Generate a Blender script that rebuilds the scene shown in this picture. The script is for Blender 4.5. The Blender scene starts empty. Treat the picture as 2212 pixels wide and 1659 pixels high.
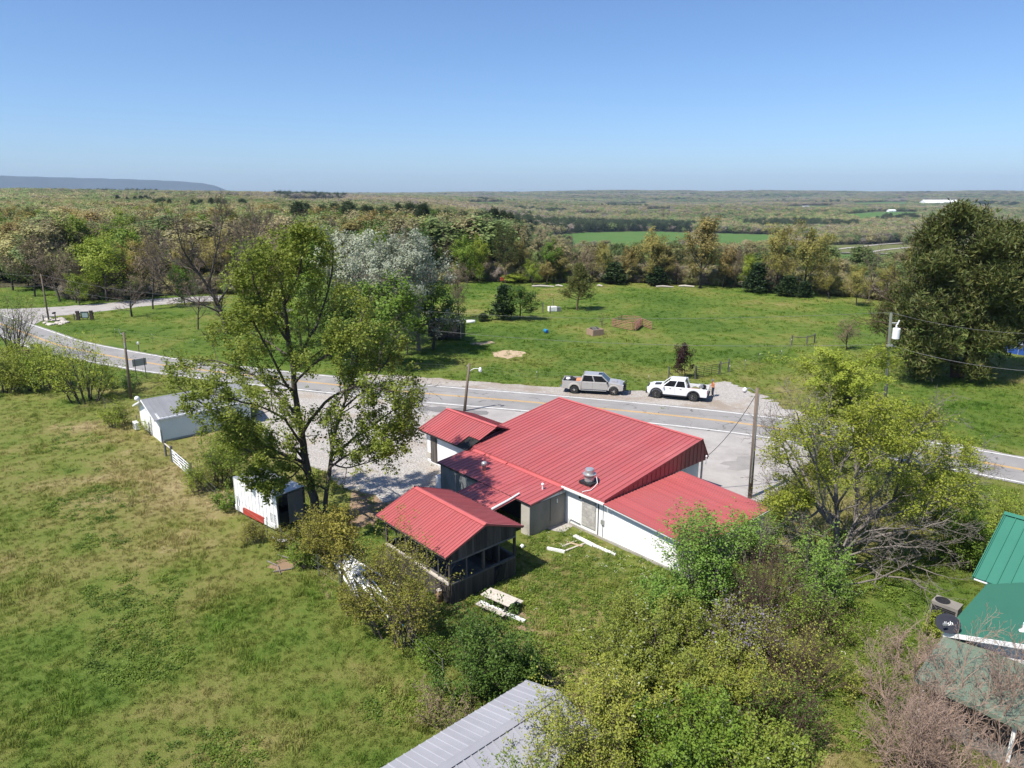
import bpy, bmesh, math, random
import numpy as np
from mathutils import Vector, Matrix, Euler

# ---------------------------------------------------------------- camera, sky, sun, exposure
scene = bpy.context.scene
COL = scene.collection
R = math.radians
PITCH, CAM_H = R(15.1), 20.0
cam_data = bpy.data.cameras.new("camera")
cam_data.sensor_fit = 'HORIZONTAL'; cam_data.sensor_width = 36.0
cam_data.lens = 36.0 * 1533.0 / 2212.0
cam_data.clip_start = 0.5; cam_data.clip_end = 60000.0
cam = bpy.data.objects.new("camera", cam_data); COL.objects.link(cam)
cam.location = (0, 0, CAM_H); cam.rotation_euler = (math.pi/2 - PITCH, 0, 0)
scene.camera = cam

SUN_AZ, SUN_EL = R(218.5), R(57.0)          # where the sun stands (ccw from +X) and how high
world = bpy.data.worlds.new("World"); scene.world = world; world.use_nodes = True
wn = world.node_tree.nodes; wl = world.node_tree.links
sky = wn.new("ShaderNodeTexSky"); sky.sky_type = 'NISHITA'; sky.sun_disc = False
sky.sun_elevation = SUN_EL; sky.sun_rotation = math.pi/2 - SUN_AZ
sky.altitude = 0; sky.air_density = 0.8; sky.dust_density = 0.6; sky.ozone_density = 9.0
bg = wn["Background"]; bg.inputs[1].default_value = 0.108
wl.new(sky.outputs[0], bg.inputs[0])
sun_data = bpy.data.lights.new("sun", 'SUN'); sun_data.energy = 4.5; sun_data.angle = R(0.53)
sun_data.color = (1.0, 0.945, 0.86)
sun = bpy.data.objects.new("sun", sun_data); COL.objects.link(sun)
S_DIR = Vector((math.cos(SUN_AZ)*math.cos(SUN_EL), math.sin(SUN_AZ)*math.cos(SUN_EL), math.sin(SUN_EL)))
sun.rotation_euler = S_DIR.to_track_quat('Z', 'Y').to_euler()
sun.location = (-40, -40, 80)
vs = scene.view_settings
vs.view_transform = 'Standard'; vs.look = 'None'; vs.exposure = 0.60; vs.gamma = 1.0; vs.use_curve_mapping = False
cy = scene.cycles
cy.max_bounces = 4; cy.diffuse_bounces = 2; cy.glossy_bounces = 2; cy.transmission_bounces = 4
cy.transparent_max_bounces = 6; cy.volume_bounces = 0; cy.caustics_reflective = False; cy.caustics_refractive = False
cy.use_adaptive_sampling = True; cy.adaptive_threshold = 0.015
try:
    cy.use_denoising = True; cy.denoiser = 'OPENIMAGEDENOISE'; cy.denoising_input_passes = 'RGB_ALBEDO_NORMAL'
except Exception:
    pass

# ---------------------------------------------------------------- measuring the photograph
F, CP, SP = 1533.0, math.cos(PITCH), math.sin(PITCH)
def ray(u, v):
    dx = (u-1106)/F; dy = -(v-829.5)/F
    return np.array([dx, CP+dy*SP, -SP+dy*CP])
def at(u, v, z=0.0):
    r = ray(u, v); t = (z-CAM_H)/r[2]; return np.array([t*r[0], t*r[1], z])
def atY(u, v, Y):
    r = ray(u, v); return np.array([0, 0, CAM_H]) + r*(Y/r[1])
def proj(x, y, z):
    d = z-CAM_H; zc = y*CP-d*SP; yc = y*SP+d*CP
    zc = np.where(zc < 1e-3, 1e-3, zc)
    return 1106+F*x/zc, 829.5-F*yc/zc
# building frame: A runs along the eaves, B away from the camera
TH = R(-48.2)
E1 = np.array([math.cos(TH), math.sin(TH), 0.0]); E2 = np.array([-math.sin(TH), math.cos(TH), 0.0])
ORG = np.array([-3.529, 48.264, 0.0])
def W(a, b, z=0.0):
    return ORG + a*E1 + b*E2 + np.array([0, 0, z])
def sstep(a, b, x):
    t = np.clip((np.asarray(x, float)-a)/(b-a), 0, 1); return t*t*(3-2*t)
def wob(x, y, l, ph=0.0):
    return (np.sin(x/l+ph)*np.cos(y/l*0.83+1.7*ph)+0.6*np.sin(x/l*1.9+y/l*1.3+2.1+ph)+0.4*np.cos(y/l*2.7-x/l*1.1+0.5*ph))/2.0
def terrain(x, y):
    x = np.asarray(x, float); y = np.asarray(y, float)
    d = np.hypot(x, y)+1e-6; az = np.arctan2(x, y)
    edge = 172+np.maximum(0, -15-x)*1.3-np.maximum(0, x-45)*0.6
    edge = np.maximum(edge, 125)
    front = sstep(0, 430, y-edge)*(np.abs(az) < 1.5)
    rt = sstep(-0.16, 0.14, az)
    z = -(9+34*rt)*front
    z = z+front*13*np.exp(-((d-980-150*np.sin(az*9))/330)**2)*(1-sstep(-.02, .10, az))*(.75+.25*np.sin(az*14+1))
    z = z+24*np.exp(-((az+0.42)/0.30)**2)*np.exp(-((d-2300)/800)**2)
    z = z+front*sstep(250, 1000, d)*(4.5*wob(x, y, 310, 0.3)+5*wob(x, y, 900, 1.1)+sstep(1100, 2300, d)*(rt*17*wob(x, y, 430, 2.7)+8*wob(x, y, 1300, .6)))
    z = z+front*sstep(4500, 9500, d)*((60*rt+8)+17*wob(x, y, 1900, 2.0)+6*wob(x, y, 700, 4.0))
    return z
HT = 60.0*1.004**np.arange(1410)
def hit(u, v, lift=0.0):
    """where the sight line through (u,v) meets the terrain"""
    r = ray(u, v); x, y, z = r[0]*HT, r[1]*HT, CAM_H+r[2]*HT
    k = np.argmax(z <= terrain(x, y)+lift)
    if k == 0: k = len(HT)-1
    return np.array([x[k], y[k], z[k]])

# ---------------------------------------------------------------- scene helpers
def link(o, parent=None):
    COL.objects.link(o)
    if parent is not None: o.parent = parent
    return o
def tag(o, label=None, cat=None, group=None, kind=None):
    if label: o["label"] = label
    if cat: o["category"] = cat
    if group: o["group"] = group
    if kind: o["kind"] = kind
    return o
def thing(name, label, cat, loc=(0, 0, 0), rz=0.0, group=None):
    o = bpy.data.objects.new(name, None); COL.objects.link(o)
    o.empty_display_size = 0.2
    o.location = loc; o.rotation_euler = (0, 0, rz)
    return tag(o, label, cat, group)
def arr_mesh(name, V, FS, mats=None, smooth=False, mi=None, attr=None):
    """V (n,3); FS list of (m,k) index arrays; mi material index for each array"""
    me = bpy.data.meshes.new(name)
    V = np.ascontiguousarray(V, dtype=np.float32)
    FS = [np.asarray(f, dtype=np.int32) for f in FS if len(f)]
    me.vertices.add(len(V)); me.vertices.foreach_set("co", V.ravel())
    nl = sum(f.size for f in FS); npoly = sum(len(f) for f in FS)
    me.loops.add(nl); me.polygons.add(npoly)
    me.loops.foreach_set("vertex_index", np.concatenate([f.ravel() for f in FS]) if FS else [])
    st, c = [], 0
    for f in FS:
        st.append(c+np.arange(len(f), dtype=np.int32)*f.shape[1]); c += f.size
    me.polygons.foreach_set("loop_start", np.concatenate(st).astype(np.int32))
    if mats:
        for m in mats: me.materials.append(m)
    if mi is not None:
        me.polygons.foreach_set("material_index", np.concatenate([np.full(len(f), k, dtype=np.int32) for f, k in zip(FS, mi)]))
    if smooth:
        me.polygons.foreach_set("use_smooth", np.ones(npoly, dtype=bool))
    if attr:
        for k, a in attr.items():
            at_ = me.attributes.new(k, 'FLOAT', 'POINT'); at_.data.foreach_set("value", np.ascontiguousarray(a, dtype=np.float32))
    me.update(calc_edges=True)
    return me
class MB:
    """collects boxes, bars and tubes of ONE part"""
    def __init__(s): s.v, s.f = [], []
    def add(s, V, Fc):
        o = len(s.v); s.v += [tuple(float(c) for c in p) for p in V]; s.f += [tuple(i+o for i in f) for f in Fc]; return s
    def box(s, c, size, rz=0.0, rot=None):
        h = np.array(size)/2; P = np.array([[x, y, z] for x in (-1, 1) for y in (-1, 1) for z in (-1, 1)])*h
        if rot is None: rot = Matrix.Rotation(rz, 3, 'Z')
        P = P @ np.array(rot).T + np.array(c)
        return s.add(P, [(0, 1, 3, 2), (4, 6, 7, 5), (0, 4, 5, 1), (2, 3, 7, 6), (0, 2, 6, 4), (1, 5, 7, 3)])
    def quadbox(s, P, n, t):
        """slab from 4 corner points, thickened by t along n"""
        P = np.array(P, float); n = np.array(n, float)*t
        Q = np.vstack([P, P+n])
        return s.add(Q, [(3, 2, 1, 0), (4, 5, 6, 7), (0, 1, 5, 4), (1, 2, 6, 5), (2, 3, 7, 6), (3, 0, 4, 7)])
    def prism(s, poly, z0, z1):
        n = len(poly); V = [(p[0], p[1], z0) for p in poly]+[(p[0], p[1], z1) for p in poly]
        return s.add(V, [tuple(range(n))[::-1], tuple(range(n, 2*n))]+[(i, (i+1) % n, n+(i+1) % n, n+i) for i in range(n)])
    def extr(s, poly, vec):
        poly = [np.array(p, float) for p in poly]; vec = np.array(vec, float); n = len(poly)
        V = poly+[p+vec for p in poly]
        return s.add(V, [tuple(range(n))[::-1], tuple(range(n, 2*n))]+[(i, (i+1) % n, n+(i+1) % n, n+i) for i in range(n)])
    def tube(s, pts, rad, k=8, caps=True):
        pts = np.array(pts, float); n = len(pts)
        if np.isscalar(rad): rad = [rad]*n
        tg = np.gradient(pts, axis=0); V = []
        ref = np.array([0.31, 0.17, 0.93]) if abs(tg[0][2]) < 0.9*np.linalg.norm(tg[0]) else np.array([1.0, 0.1, 0.05])
        for i in range(n):
            t = tg[i]/np.linalg.norm(tg[i]); u = np.cross(t, ref); u /= np.linalg.norm(u); w = np.cross(t, u)
            for j in range(k):
                a = 2*math.pi*j/k; V.append(pts[i]+rad[i]*(u*math.cos(a)+w*math.sin(a)))
        Fc = [(i*k+j, i*k+(j+1) % k, (i+1)*k+(j+1) % k, (i+1)*k+j) for i in range(n-1) for j in range(k)]
        if caps: Fc += [tuple(range(k))[::-1], tuple(range((n-1)*k, n*k))]
        return s.add(V, Fc)
    def lathe(s, prof, k=16, c=(0, 0, 0), axis='Z'):
        V = []
        for r_, h in prof:
            for j in range(k):
                a = 2*math.pi*j/k; x, y = r_*math.cos(a), r_*math.sin(a)
                p = (x, y, h) if axis == 'Z' else (x, h, y)
                V.append((p[0]+c[0], p[1]+c[1], p[2]+c[2]))
        n = len(prof)
        Fc = [(i*k+j, i*k+(j+1) % k, (i+1)*k+(j+1) % k, (i+1)*k+j) for i in range(n-1) for j in range(k)]
        Fc += [tuple(range(k))[::-1], tuple(range((n-1)*k, n*k))]
        return s.add(V, Fc)
    def ball(s, c, r, k=8):
        prof = [(max(1e-3, r*math.sin(math.pi*i/k)), -r*math.cos(math.pi*i/k)) for i in range(k+1)]
        return s.lathe(prof, 2*k, c)
    def mesh(s, name, m, smooth=False):
        me = bpy.data.meshes.new(name); me.from_pydata(s.v, [], s.f); me.materials.append(m)
        if smooth: me.polygons.foreach_set("use_smooth", np.ones(len(me.polygons), dtype=bool))
        bm = bmesh.new(); bm.from_mesh(me); bmesh.ops.recalc_face_normals(bm, faces=bm.faces); bm.to_mesh(me); bm.free()
        return me
    def build(s, name, m, parent=None, smooth=False, bevel=0):
        o = bpy.data.objects.new(name, s.mesh(name, m, smooth)); link(o, parent)
        if bevel:
            b = o.modifiers.new("bevel", 'BEVEL'); b.width = bevel; b.segments = 2; b.limit_method = 'ANGLE'; b.angle_limit = R(35)
        return o

# ---------------------------------------------------------------- materials
def newmat(name):
    m = bpy.data.materials.new(name); m.use_nodes = True
    return m, m.node_tree.nodes, m.node_tree.links, m.node_tree.nodes["Principled BSDF"]
def pos_node(n): return n.new("ShaderNodeNewGeometry").outputs["Position"]
def noise(n, l, vec, scale, detail=4, rough=0.6):
    t = n.new("ShaderNodeTexNoise"); t.inputs["Scale"].default_value = scale; t.inputs["Detail"].default_value = detail
    t.inputs["Roughness"].default_value = rough; l.new(vec, t.inputs["Vector"]); return t.outputs["Fac"]
def ramp(n, l, fac, stops):
    r = n.new("ShaderNodeValToRGB"); e = r.color_ramp.elements
    while len(e) < len(stops): e.new(0.5)
    for i, (p, c) in enumerate(stops):
        e[i].position = p; e[i].color = (c[0], c[1], c[2], 1)
    l.new(fac, r.inputs[0]); return r.outputs["Color"]
def mix(n, l, fac, a, b, mode='MIX'):
    m = n.new("ShaderNodeMix"); m.data_type = 'RGBA'; m.blend_type = mode
    if isinstance(fac, (int, float)): m.inputs[0].default_value = fac
    else: l.new(fac, m.inputs[0])
    for s, v in ((6, a), (7, b)):
        if isinstance(v, tuple): m.inputs[s].default_value = (*v, 1)
        else: l.new(v, m.inputs[s])
    return m.outputs[2]
def mth(n, l, op, a, b=None, clamp=False):
    m = n.new("ShaderNodeMath"); m.operation = op; m.use_clamp = clamp
    for i, v in enumerate((a, b)):
        if v is None: continue
        if isinstance(v, (int, float)): m.inputs[i].default_value = v
        else: l.new(v, m.inputs[i])
    return m.outputs[0]
def bump(n, l, h, strength, dist, bsdf):
    b = n.new("ShaderNodeBump"); b.inputs["Strength"].default_value = strength; b.inputs["Distance"].default_value = dist
    l.new(h, b.inputs["Height"]); l.new(b.outputs[0], bsdf.inputs["Normal"])
def objvec(n):
    return n.new("ShaderNodeTexCoord").outputs["Object"]
def pm(name, c1, c2=None, scale=3.0, rough=0.7, metal=0.0, bmp=0.0, bscale=None, spec=0.4, stain=None, stretch=None, rv=0.0, coat=0.0):
    """two-tone weathered surface: patches of c2 on c1, optional stains, fine bump, little per-object variation"""
    m, n, l, b = newmat(name)
    vec = pos_node(n)
    if stretch:
        mp = n.new("ShaderNodeMapping"); mp.inputs["Scale"].default_value = stretch; l.new(vec, mp.inputs[0]); vec = mp.outputs[0]
    c2 = c2 or tuple(min(1, x*0.8) for x in c1)
    f = noise(n, l, vec, scale, 5, 0.65)
    col = ramp(n, l, f, [(0.35, c1), (0.68, c2)])
    if stain:
        g = noise(n, l, vec, scale*0.31+0.05, 6, 0.7)
        fac = ramp(n, l, g, [(0.55, (0, 0, 0)), (0.72, (1, 1, 1))])
        col = mix(n, l, fac, col, stain)
    if rv:
        oi = n.new("ShaderNodeObjectInfo")
        v = mth(n, l, 'MULTIPLY_ADD', oi.outputs["Random"], rv*2)
        v.node.inputs[2].default_value = 1-rv
        hs = n.new("ShaderNodeHueSaturation"); l.new(v, hs.inputs["Value"]); l.new(col, hs.inputs["Color"]); col = hs.outputs[0]
    l.new(col, b.inputs["Base Color"])
    b.inputs["Roughness"].default_value = rough; b.inputs["Metallic"].default_value = metal
    b.inputs["Specular IOR Level"].default_value = spec
    if coat: b.inputs["Coat Weight"].default_value = coat; b.inputs["Coat Roughness"].default_value = 0.08
    if bmp:
        bump(n, l, noise(n, l, vec, bscale or scale*4, 4), bmp, 0.02, b)
    return m
def leafmat(name, cols, transl=0.35, tint=False, rough=0.55):
    """leaf colours picked per leaf (attribute rnd), lit from both sides"""
    m, n, l, b = newmat(name)
    a = n.new("ShaderNodeAttribute"); a.attribute_name = "rnd"
    cols = [tuple(min(.85, x*(1.4 if max(c) < .5 else 1)) for x in c) for c in cols]
    k = len(cols); col = ramp(n, l, a.outputs["Fac"], [(i/(k-1), c) for i, c in enumerate(cols)])
    nz = noise(n, l, pos_node(n), 0.45, 2)
    col = mix(n, l, mth(n, l, 'MULTIPLY', nz, 0.35), col, cols[0])
    hs = n.new("ShaderNodeHueSaturation"); l.new(col, hs.inputs["Color"])
    if tint:
        t = n.new("ShaderNodeAttribute"); t.attribute_type = 'INSTANCER'; t.attribute_name = "tint"; rnd = t.outputs["Fac"]
    else:
        rnd = n.new("ShaderNodeObjectInfo").outputs["Random"]
    v = mth(n, l, 'MULTIPLY_ADD', rnd, 0.8 if tint else 0.45); v.node.inputs[2].default_value = 0.65 if tint else 0.78; l.new(v, hs.inputs["Value"])
    h = mth(n, l, 'MULTIPLY_ADD', rnd, -0.03); h.node.inputs[2].default_value = 0.515; l.new(h, hs.inputs["Hue"])
    l.new(hs.outputs[0], b.inputs["Base Color"]); b.inputs["Roughness"].default_value = rough
    b.inputs["Specular IOR Level"].default_value = 0.25
    tr = n.new("ShaderNodeBsdfTranslucent"); l.new(hs.outputs[0], tr.inputs[0])
    mx = n.new("ShaderNodeMixShader"); mx.inputs[0].default_value = transl
    l.new(b.outputs[0], mx.inputs[1]); l.new(tr.outputs[0], mx.inputs[2])
    l.new(mx.outputs[0], n["Material Output"].inputs[0])
    return m
def grass_col(n, l, dry=0.5):
    """shared by the turf sheet and the tufts so that they agree: lush and dry patches laid out in world space"""
    p = pos_node(n)
    big = noise(n, l, p, 0.055, 5, 0.62); mid = noise(n, l, p, 0.33, 5, 0.65); fine = noise(n, l, p, 2.6, 5, 0.7)
    sep = n.new("ShaderNodeSeparateXYZ"); l.new(p, sep.inputs[0])
    # the meadow on the camera's side of the fence is drier than the grazed field over the road
    left = mth(n, l, 'MULTIPLY_ADD', sep.outputs[0], -0.03); left.node.inputs[2].default_value = -0.15; left.node.use_clamp = True
    nearf = mth(n, l, 'MULTIPLY_ADD', sep.outputs[1], -0.05); nearf.node.inputs[2].default_value = 3.6; nearf.node.use_clamp = True
    d0 = mth(n, l, 'MULTIPLY', left, nearf)
    d1 = mth(n, l, 'MULTIPLY_ADD', d0, 0.085); l.new(big, d1.node.inputs[2])
    far = mth(n, l, 'MULTIPLY_ADD', sep.outputs[1], 0.012); far.node.inputs[2].default_value = -1.4; far.node.use_clamp = True
    d2 = mth(n, l, 'MULTIPLY_ADD', far, 0.09); l.new(d1, d2.node.inputs[2])
    mid_b = mth(n, l, 'MULTIPLY_ADD', sep.outputs[1], 0.06); mid_b.node.inputs[2].default_value = -4.3; mid_b.node.use_clamp = True
    d3 = mth(n, l, 'MULTIPLY_ADD', mid_b, -0.10); l.new(d2, d3.node.inputs[2]); d2 = d3
    dx = mth(n, l, 'ABSOLUTE', mth(n, l, 'ADD', sep.outputs[0], -9.0)); yd = mth(n, l, 'MULTIPLY_ADD', dx, -0.07); yd.node.inputs[2].default_value = 1.1; yd.node.use_clamp = True
    d4 = mth(n, l, 'MULTIPLY_ADD', mth(n, l, 'MULTIPLY', yd, nearf), 0.085); l.new(d2, d4.node.inputs[2]); d2 = d4
    s = mth(n, l, 'ADD', mth(n, l, 'MULTIPLY', d2, 0.70), mth(n, l, 'MULTIPLY', mid, 0.30))
    s = mth(n, l, 'ADD', mth(n, l, 'MULTIPLY', s, 0.85), mth(n, l, 'MULTIPLY', fine, 0.15))
    return ramp(n, l, s, [(0.37, (0.068, 0.136, 0.018)), (0.445, (0.112, 0.178, 0.027)), (0.50, (0.168, 0.202, 0.042)),
                          (0.56, (0.242, 0.226, 0.075)), (0.63, (0.38, 0.305, 0.155))]), fine
def make_grass(name, sheet):
    m, n, l, b = newmat(name)
    col, fine = grass_col(n, l)
    if sheet:
        l.new(mix(n, l, 0.15, col, (0.12, 0.10, 0.04)), b.inputs["Base Color"])
        p = pos_node(n)
        h = mth(n, l, 'ADD', noise(n, l, p, 9.0, 5, 0.75), noise(n, l, p, 1.3, 3))
        bump(n, l, h, 0.9, 0.12, b)
    else:
        t = n.new("ShaderNodeAttribute"); t.attribute_type = 'INSTANCER'; t.attribute_name = "tint"
        hs = n.new("ShaderNodeHueSaturation"); l.new(col, hs.inputs["Color"])
        v = mth(n, l, 'MULTIPLY_ADD', t.outputs["Fac"], 0.7); v.node.inputs[2].default_value = 0.85; l.new(v, hs.inputs["Value"])
        l.new(hs.outputs[0], b.inputs["Base Color"])
        tr = n.new("ShaderNodeBsdfTranslucent"); l.new(hs.outputs[0], tr.inputs[0])
        mx = n.new("ShaderNodeMixShader"); mx.inputs[0].default_value = 0.3
        l.new(b.outputs[0], mx.inputs[1]); l.new(tr.outputs[0], mx.inputs[2]); l.new(mx.outputs[0], n["Material Output"].inputs[0])
    b.inputs["Roughness"].default_value = 0.8; b.inputs["Specular IOR Level"].default_value = 0.11
    return m
def make_asphalt():
    m, n, l, b = newmat("asphalt"); p = pos_node(n)
    f = noise(n, l, p, 0.35, 5, 0.6); g = noise(n, l, p, 22, 3, 0.8)
    col = ramp(n, l, f, [(0.3, (0.26, 0.25, 0.24)), (0.55, (0.325, 0.31, 0.295)), (0.75, (0.39, 0.37, 0.35))])
    col = mix(n, l, mth(n, l, 'MULTIPLY', g, 0.5), col, (0.12, 0.12, 0.12))
    wv = n.new("ShaderNodeTexVoronoi"); wv.feature = 'DISTANCE_TO_EDGE'; wv.inputs["Scale"].default_value = 0.22
    dis = n.new("ShaderNodeVectorMath"); dis.operation = 'ADD'
    nz = n.new("ShaderNodeTexNoise"); nz.inputs["Scale"].default_value = 0.9; nz.inputs["Detail"].default_value = 5; l.new(p, nz.inputs[0])
    sc = n.new("ShaderNodeVectorMath"); sc.operation = 'SCALE'; sc.inputs[3].default_value = 1.6; l.new(nz.outputs["Color"], sc.inputs[0])
    l.new(p, dis.inputs[0]); l.new(sc.outputs[0], dis.inputs[1]); l.new(dis.outputs[0], wv.inputs["Vector"])
    cr = ramp(n, l, wv.outputs["Distance"], [(0.0, (1, 1, 1)), (0.016, (0, 0, 0))])
    brk = ramp(n, l, noise(n, l, p, 0.6, 3), [(0.47, (0, 0, 0)), (0.56, (1, 1, 1))])
    col = mix(n, l, mix(n, l, 1.0, cr, brk, 'MULTIPLY'), col, (0.06, 0.058, 0.055))
    l.new(col, b.inputs["Base Color"]); b.inputs["Roughness"].default_value = 0.85; bump(n, l, g, 0.35, 0.01, b)
    return m
def make_gravel(name, base, dark, dirt=(0.23, 0.17, 0.11), dirt_lo=0.56):
    m, n, l, b = newmat(name); p = pos_node(n)
    vo = n.new("ShaderNodeTexVoronoi"); vo.inputs["Scale"].default_value = 7.5; l.new(p, vo.inputs["Vector"])
    bw = n.new("ShaderNodeRGBToBW"); l.new(vo.outputs["Color"], bw.inputs[0])
    col = mix(n, l, 0.5, ramp(n, l, noise(n, l, p, 5.0, 6, 0.8), [(0.35, dark), (0.6, base)]), mix(n, l, 1.0, bw.outputs[0], base, 'MULTIPLY'))
    col = mix(n, l, 0.35, col, base)
    fac = ramp(n, l, noise(n, l, p, 0.28, 5, 0.65), [(dirt_lo, (0, 0, 0)), (dirt_lo+0.16, (1, 1, 1))])
    col = mix(n, l, fac, col, dirt)
    l.new(col, b.inputs["Base Color"]); b.inputs["Roughness"].default_value = 0.95
    bump(n, l, mth(n, l, 'ADD', vo.outputs["Distance"], noise(n, l, p, 1.5, 4)), 0.8, 0.08, b)
    return m
M = {}
M['turf'] = make_grass("turf", True); M['blade'] = make_grass("grass_blade", False)
M['asphalt'] = make_asphalt()
M['gravel'] = make_gravel("gravel", (0.50, 0.468, 0.43), (0.27, 0.245, 0.22), dirt=(0.34, 0.285, 0.23), dirt_lo=0.50)
M['shoulder'] = make_gravel("shoulder_gravel", (0.48, 0.44, 0.40), (0.28, 0.25, 0.22), dirt=(0.30, 0.25, 0.20), dirt_lo=0.46)
M['dirt'] = pm("bare_dirt", (0.30, 0.20, 0.13), (0.22, 0.15, 0.09), 0.8, 0.95, bmp=0.6, bscale=6, stain=(0.14, 0.15, 0.05))
M['sand'] = pm("pale_dirt", (0.50, 0.38, 0.25), (0.36, 0.27, 0.17), 1.4, 0.95, bmp=0.6, bscale=6)
M['pavement'] = pm("worn_pavement", (0.40, 0.375, 0.355), (0.31, 0.29, 0.275), 0.5, 0.9, bmp=0.3, bscale=20, stain=(0.22, 0.205, 0.19))
M['concrete'] = pm("concrete", (0.42, 0.40, 0.36), (0.30, 0.28, 0.25), 0.9, 0.9, bmp=0.3, bscale=15, stain=(0.2, 0.18, 0.16))
M['white_line'] = pm("white_road_paint", (0.78, 0.77, 0.74), (0.55, 0.54, 0.52), 1.6, 0.8)
M['yellow_line'] = pm("yellow_road_paint", (0.72, 0.40, 0.07), (0.55, 0.33, 0.10), 1.6, 0.8)
M['red_metal'] = pm("red_metal_roofing", (0.39, 0.090, 0.090), (0.37, 0.102, 0.101), 0.35, 0.42, spec=0.5, rv=0.07, bmp=0.03, bscale=2, stain=(0.45, 0.135, 0.13))
M['red_trim'] = pm("red_metal_trim", (0.50, 0.12, 0.115), (0.45, 0.10, 0.10), 1.0, 0.4)
M['grey_metal'] = pm("grey_metal_roofing", (0.335, 0.335, 0.36), (0.30, 0.30, 0.325), 0.6, 0.45, spec=0.4, rv=0.05)
M['silver_metal'] = pm("pale_grey_metal_roofing", (0.25, 0.255, 0.265), (0.21, 0.215, 0.225), 0.6, 0.55, spec=0.3, rv=0.05)
M['green_metal'] = pm("green_metal_roofing", (0.035, 0.165, 0.115), (0.04, 0.18, 0.125), 0.4, 0.42, rv=0.04)
M['green_flat'] = pm("green_roll_roofing", (0.038, 0.155, 0.105), (0.034, 0.14, 0.095), 0.5, 0.7)
M['green_old'] = pm("faded_green_shingles", (0.14, 0.19, 0.145), (0.115, 0.15, 0.115), 1.2, 0.9, bmp=0.4, bscale=12)
M['white_paint'] = pm("white_wall_paint", (0.86, 0.86, 0.85), (0.82, 0.82, 0.80), 0.7, 0.7, stain=(0.74, 0.73, 0.69))
M['white_siding'] = pm("white_lap_siding", (0.88, 0.88, 0.87), (0.85, 0.85, 0.84), 0.8, 0.55, rv=0.03)
M['white_trim'] = pm("white_trim", (0.82, 0.82, 0.81), (0.74, 0.74, 0.73), 2, 0.5)
M['blue_white'] = pm("pale_painted_siding", (0.74, 0.78, 0.80), (0.70, 0.74, 0.77), 0.8, 0.65)
M['block'] = pm("concrete_block", (0.46, 0.44, 0.41), (0.38, 0.36, 0.33), 3, 0.9, bmp=0.3, rv=0.12)
M['grey_board'] = pm("weathered_grey_board", (0.15, 0.145, 0.13), (0.085, 0.08, 0.075), 2.5, 0.9, bmp=0.5, bscale=14, stretch=(1, 1, 0.15), rv=0.25)
M['old_board'] = pm("old_barn_board", (0.105, 0.092, 0.08), (0.05, 0.043, 0.038), 3.5, 0.9, bmp=0.6, bscale=20, stretch=(1, 1, 0.12), rv=0.30)
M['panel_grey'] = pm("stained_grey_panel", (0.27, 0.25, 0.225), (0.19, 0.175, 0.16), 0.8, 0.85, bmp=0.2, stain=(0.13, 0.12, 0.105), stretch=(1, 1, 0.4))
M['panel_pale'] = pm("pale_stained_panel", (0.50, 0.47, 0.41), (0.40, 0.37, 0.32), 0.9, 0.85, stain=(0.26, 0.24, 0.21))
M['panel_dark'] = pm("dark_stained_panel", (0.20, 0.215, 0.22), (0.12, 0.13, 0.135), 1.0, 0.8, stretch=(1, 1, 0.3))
M['table_wood'] = pm("bleached_wood", (0.55, 0.50, 0.43), (0.42, 0.375, 0.32), 5, 0.85, bmp=0.4, bscale=25, rv=0.12)
M['pole_wood'] = pm("utility_pole_wood", (0.20, 0.155, 0.115), (0.13, 0.10, 0.08), 3, 0.9, bmp=0.5, stretch=(1, 1, 0.1))
M['green_pole'] = pm("treated_pole_wood", (0.15, 0.165, 0.13), (0.10, 0.115, 0.09), 3, 0.9, bmp=0.5, stretch=(1, 1, 0.1))
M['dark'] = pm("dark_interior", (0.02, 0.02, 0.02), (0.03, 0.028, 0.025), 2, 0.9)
M['black'] = pm("black_plastic", (0.018, 0.018, 0.02), (0.03, 0.03, 0.032), 4, 0.55)
M['rubber'] = pm("tyre_rubber", (0.022, 0.022, 0.022), (0.035, 0.034, 0.032), 5, 0.85)
M['steel'] = pm("galvanised_steel", (0.52, 0.52, 0.51), (0.40, 0.40, 0.395), 4, 0.4, metal=0.55)
M['alu'] = pm("aluminium", (0.62, 0.62, 0.61), (0.52, 0.52, 0.515), 3, 0.35, metal=0.6)
M['wire'] = pm("cable", (0.09, 0.09, 0.09), (0.12, 0.12, 0.12), 4, 0.7)
M['wire_pale'] = pm("bare_cable", (0.25, 0.25, 0.24), (0.20, 0.20, 0.19), 4, 0.5, metal=0.3)
M['glass'] = pm("dark_glass", (0.012, 0.014, 0.016), (0.016, 0.018, 0.02), 2, 0.12, spec=0.35)
M['chrome'] = pm("chrome", (0.75, 0.75, 0.75), (0.7, 0.7, 0.7), 2, 0.12, metal=1.0)
M['truck_white'] = pm("white_truck_paint", (0.80, 0.81, 0.82), (0.78, 0.79, 0.80), 1, 0.3, coat=0.6)
M['truck_silver'] = pm("silver_truck_paint", (0.44, 0.425, 0.405), (0.42, 0.405, 0.385), 1, 0.35, metal=0.15, coat=0.6)
M['truck_tan'] = pm("champagne_truck_paint", (0.56, 0.53, 0.47), (0.53, 0.50, 0.44), 1, 0.35, metal=0.25, coat=0.6)
M['red_lens'] = pm("red_lens", (0.35, 0.015, 0.012), (0.3, 0.012, 0.01), 2, 0.2)
M['lamp_lens'] = pm("clear_lens", (0.6, 0.62, 0.64), (0.5, 0.52, 0.54), 2, 0.12)
M['orange'] = pm("orange_cloth", (0.55, 0.20, 0.09), (0.45, 0.16, 0.07), 4, 0.8)
M['orange_box'] = pm("orange_plastic", (0.65, 0.27, 0.13), (0.6, 0.24, 0.11), 4, 0.6)
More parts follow.
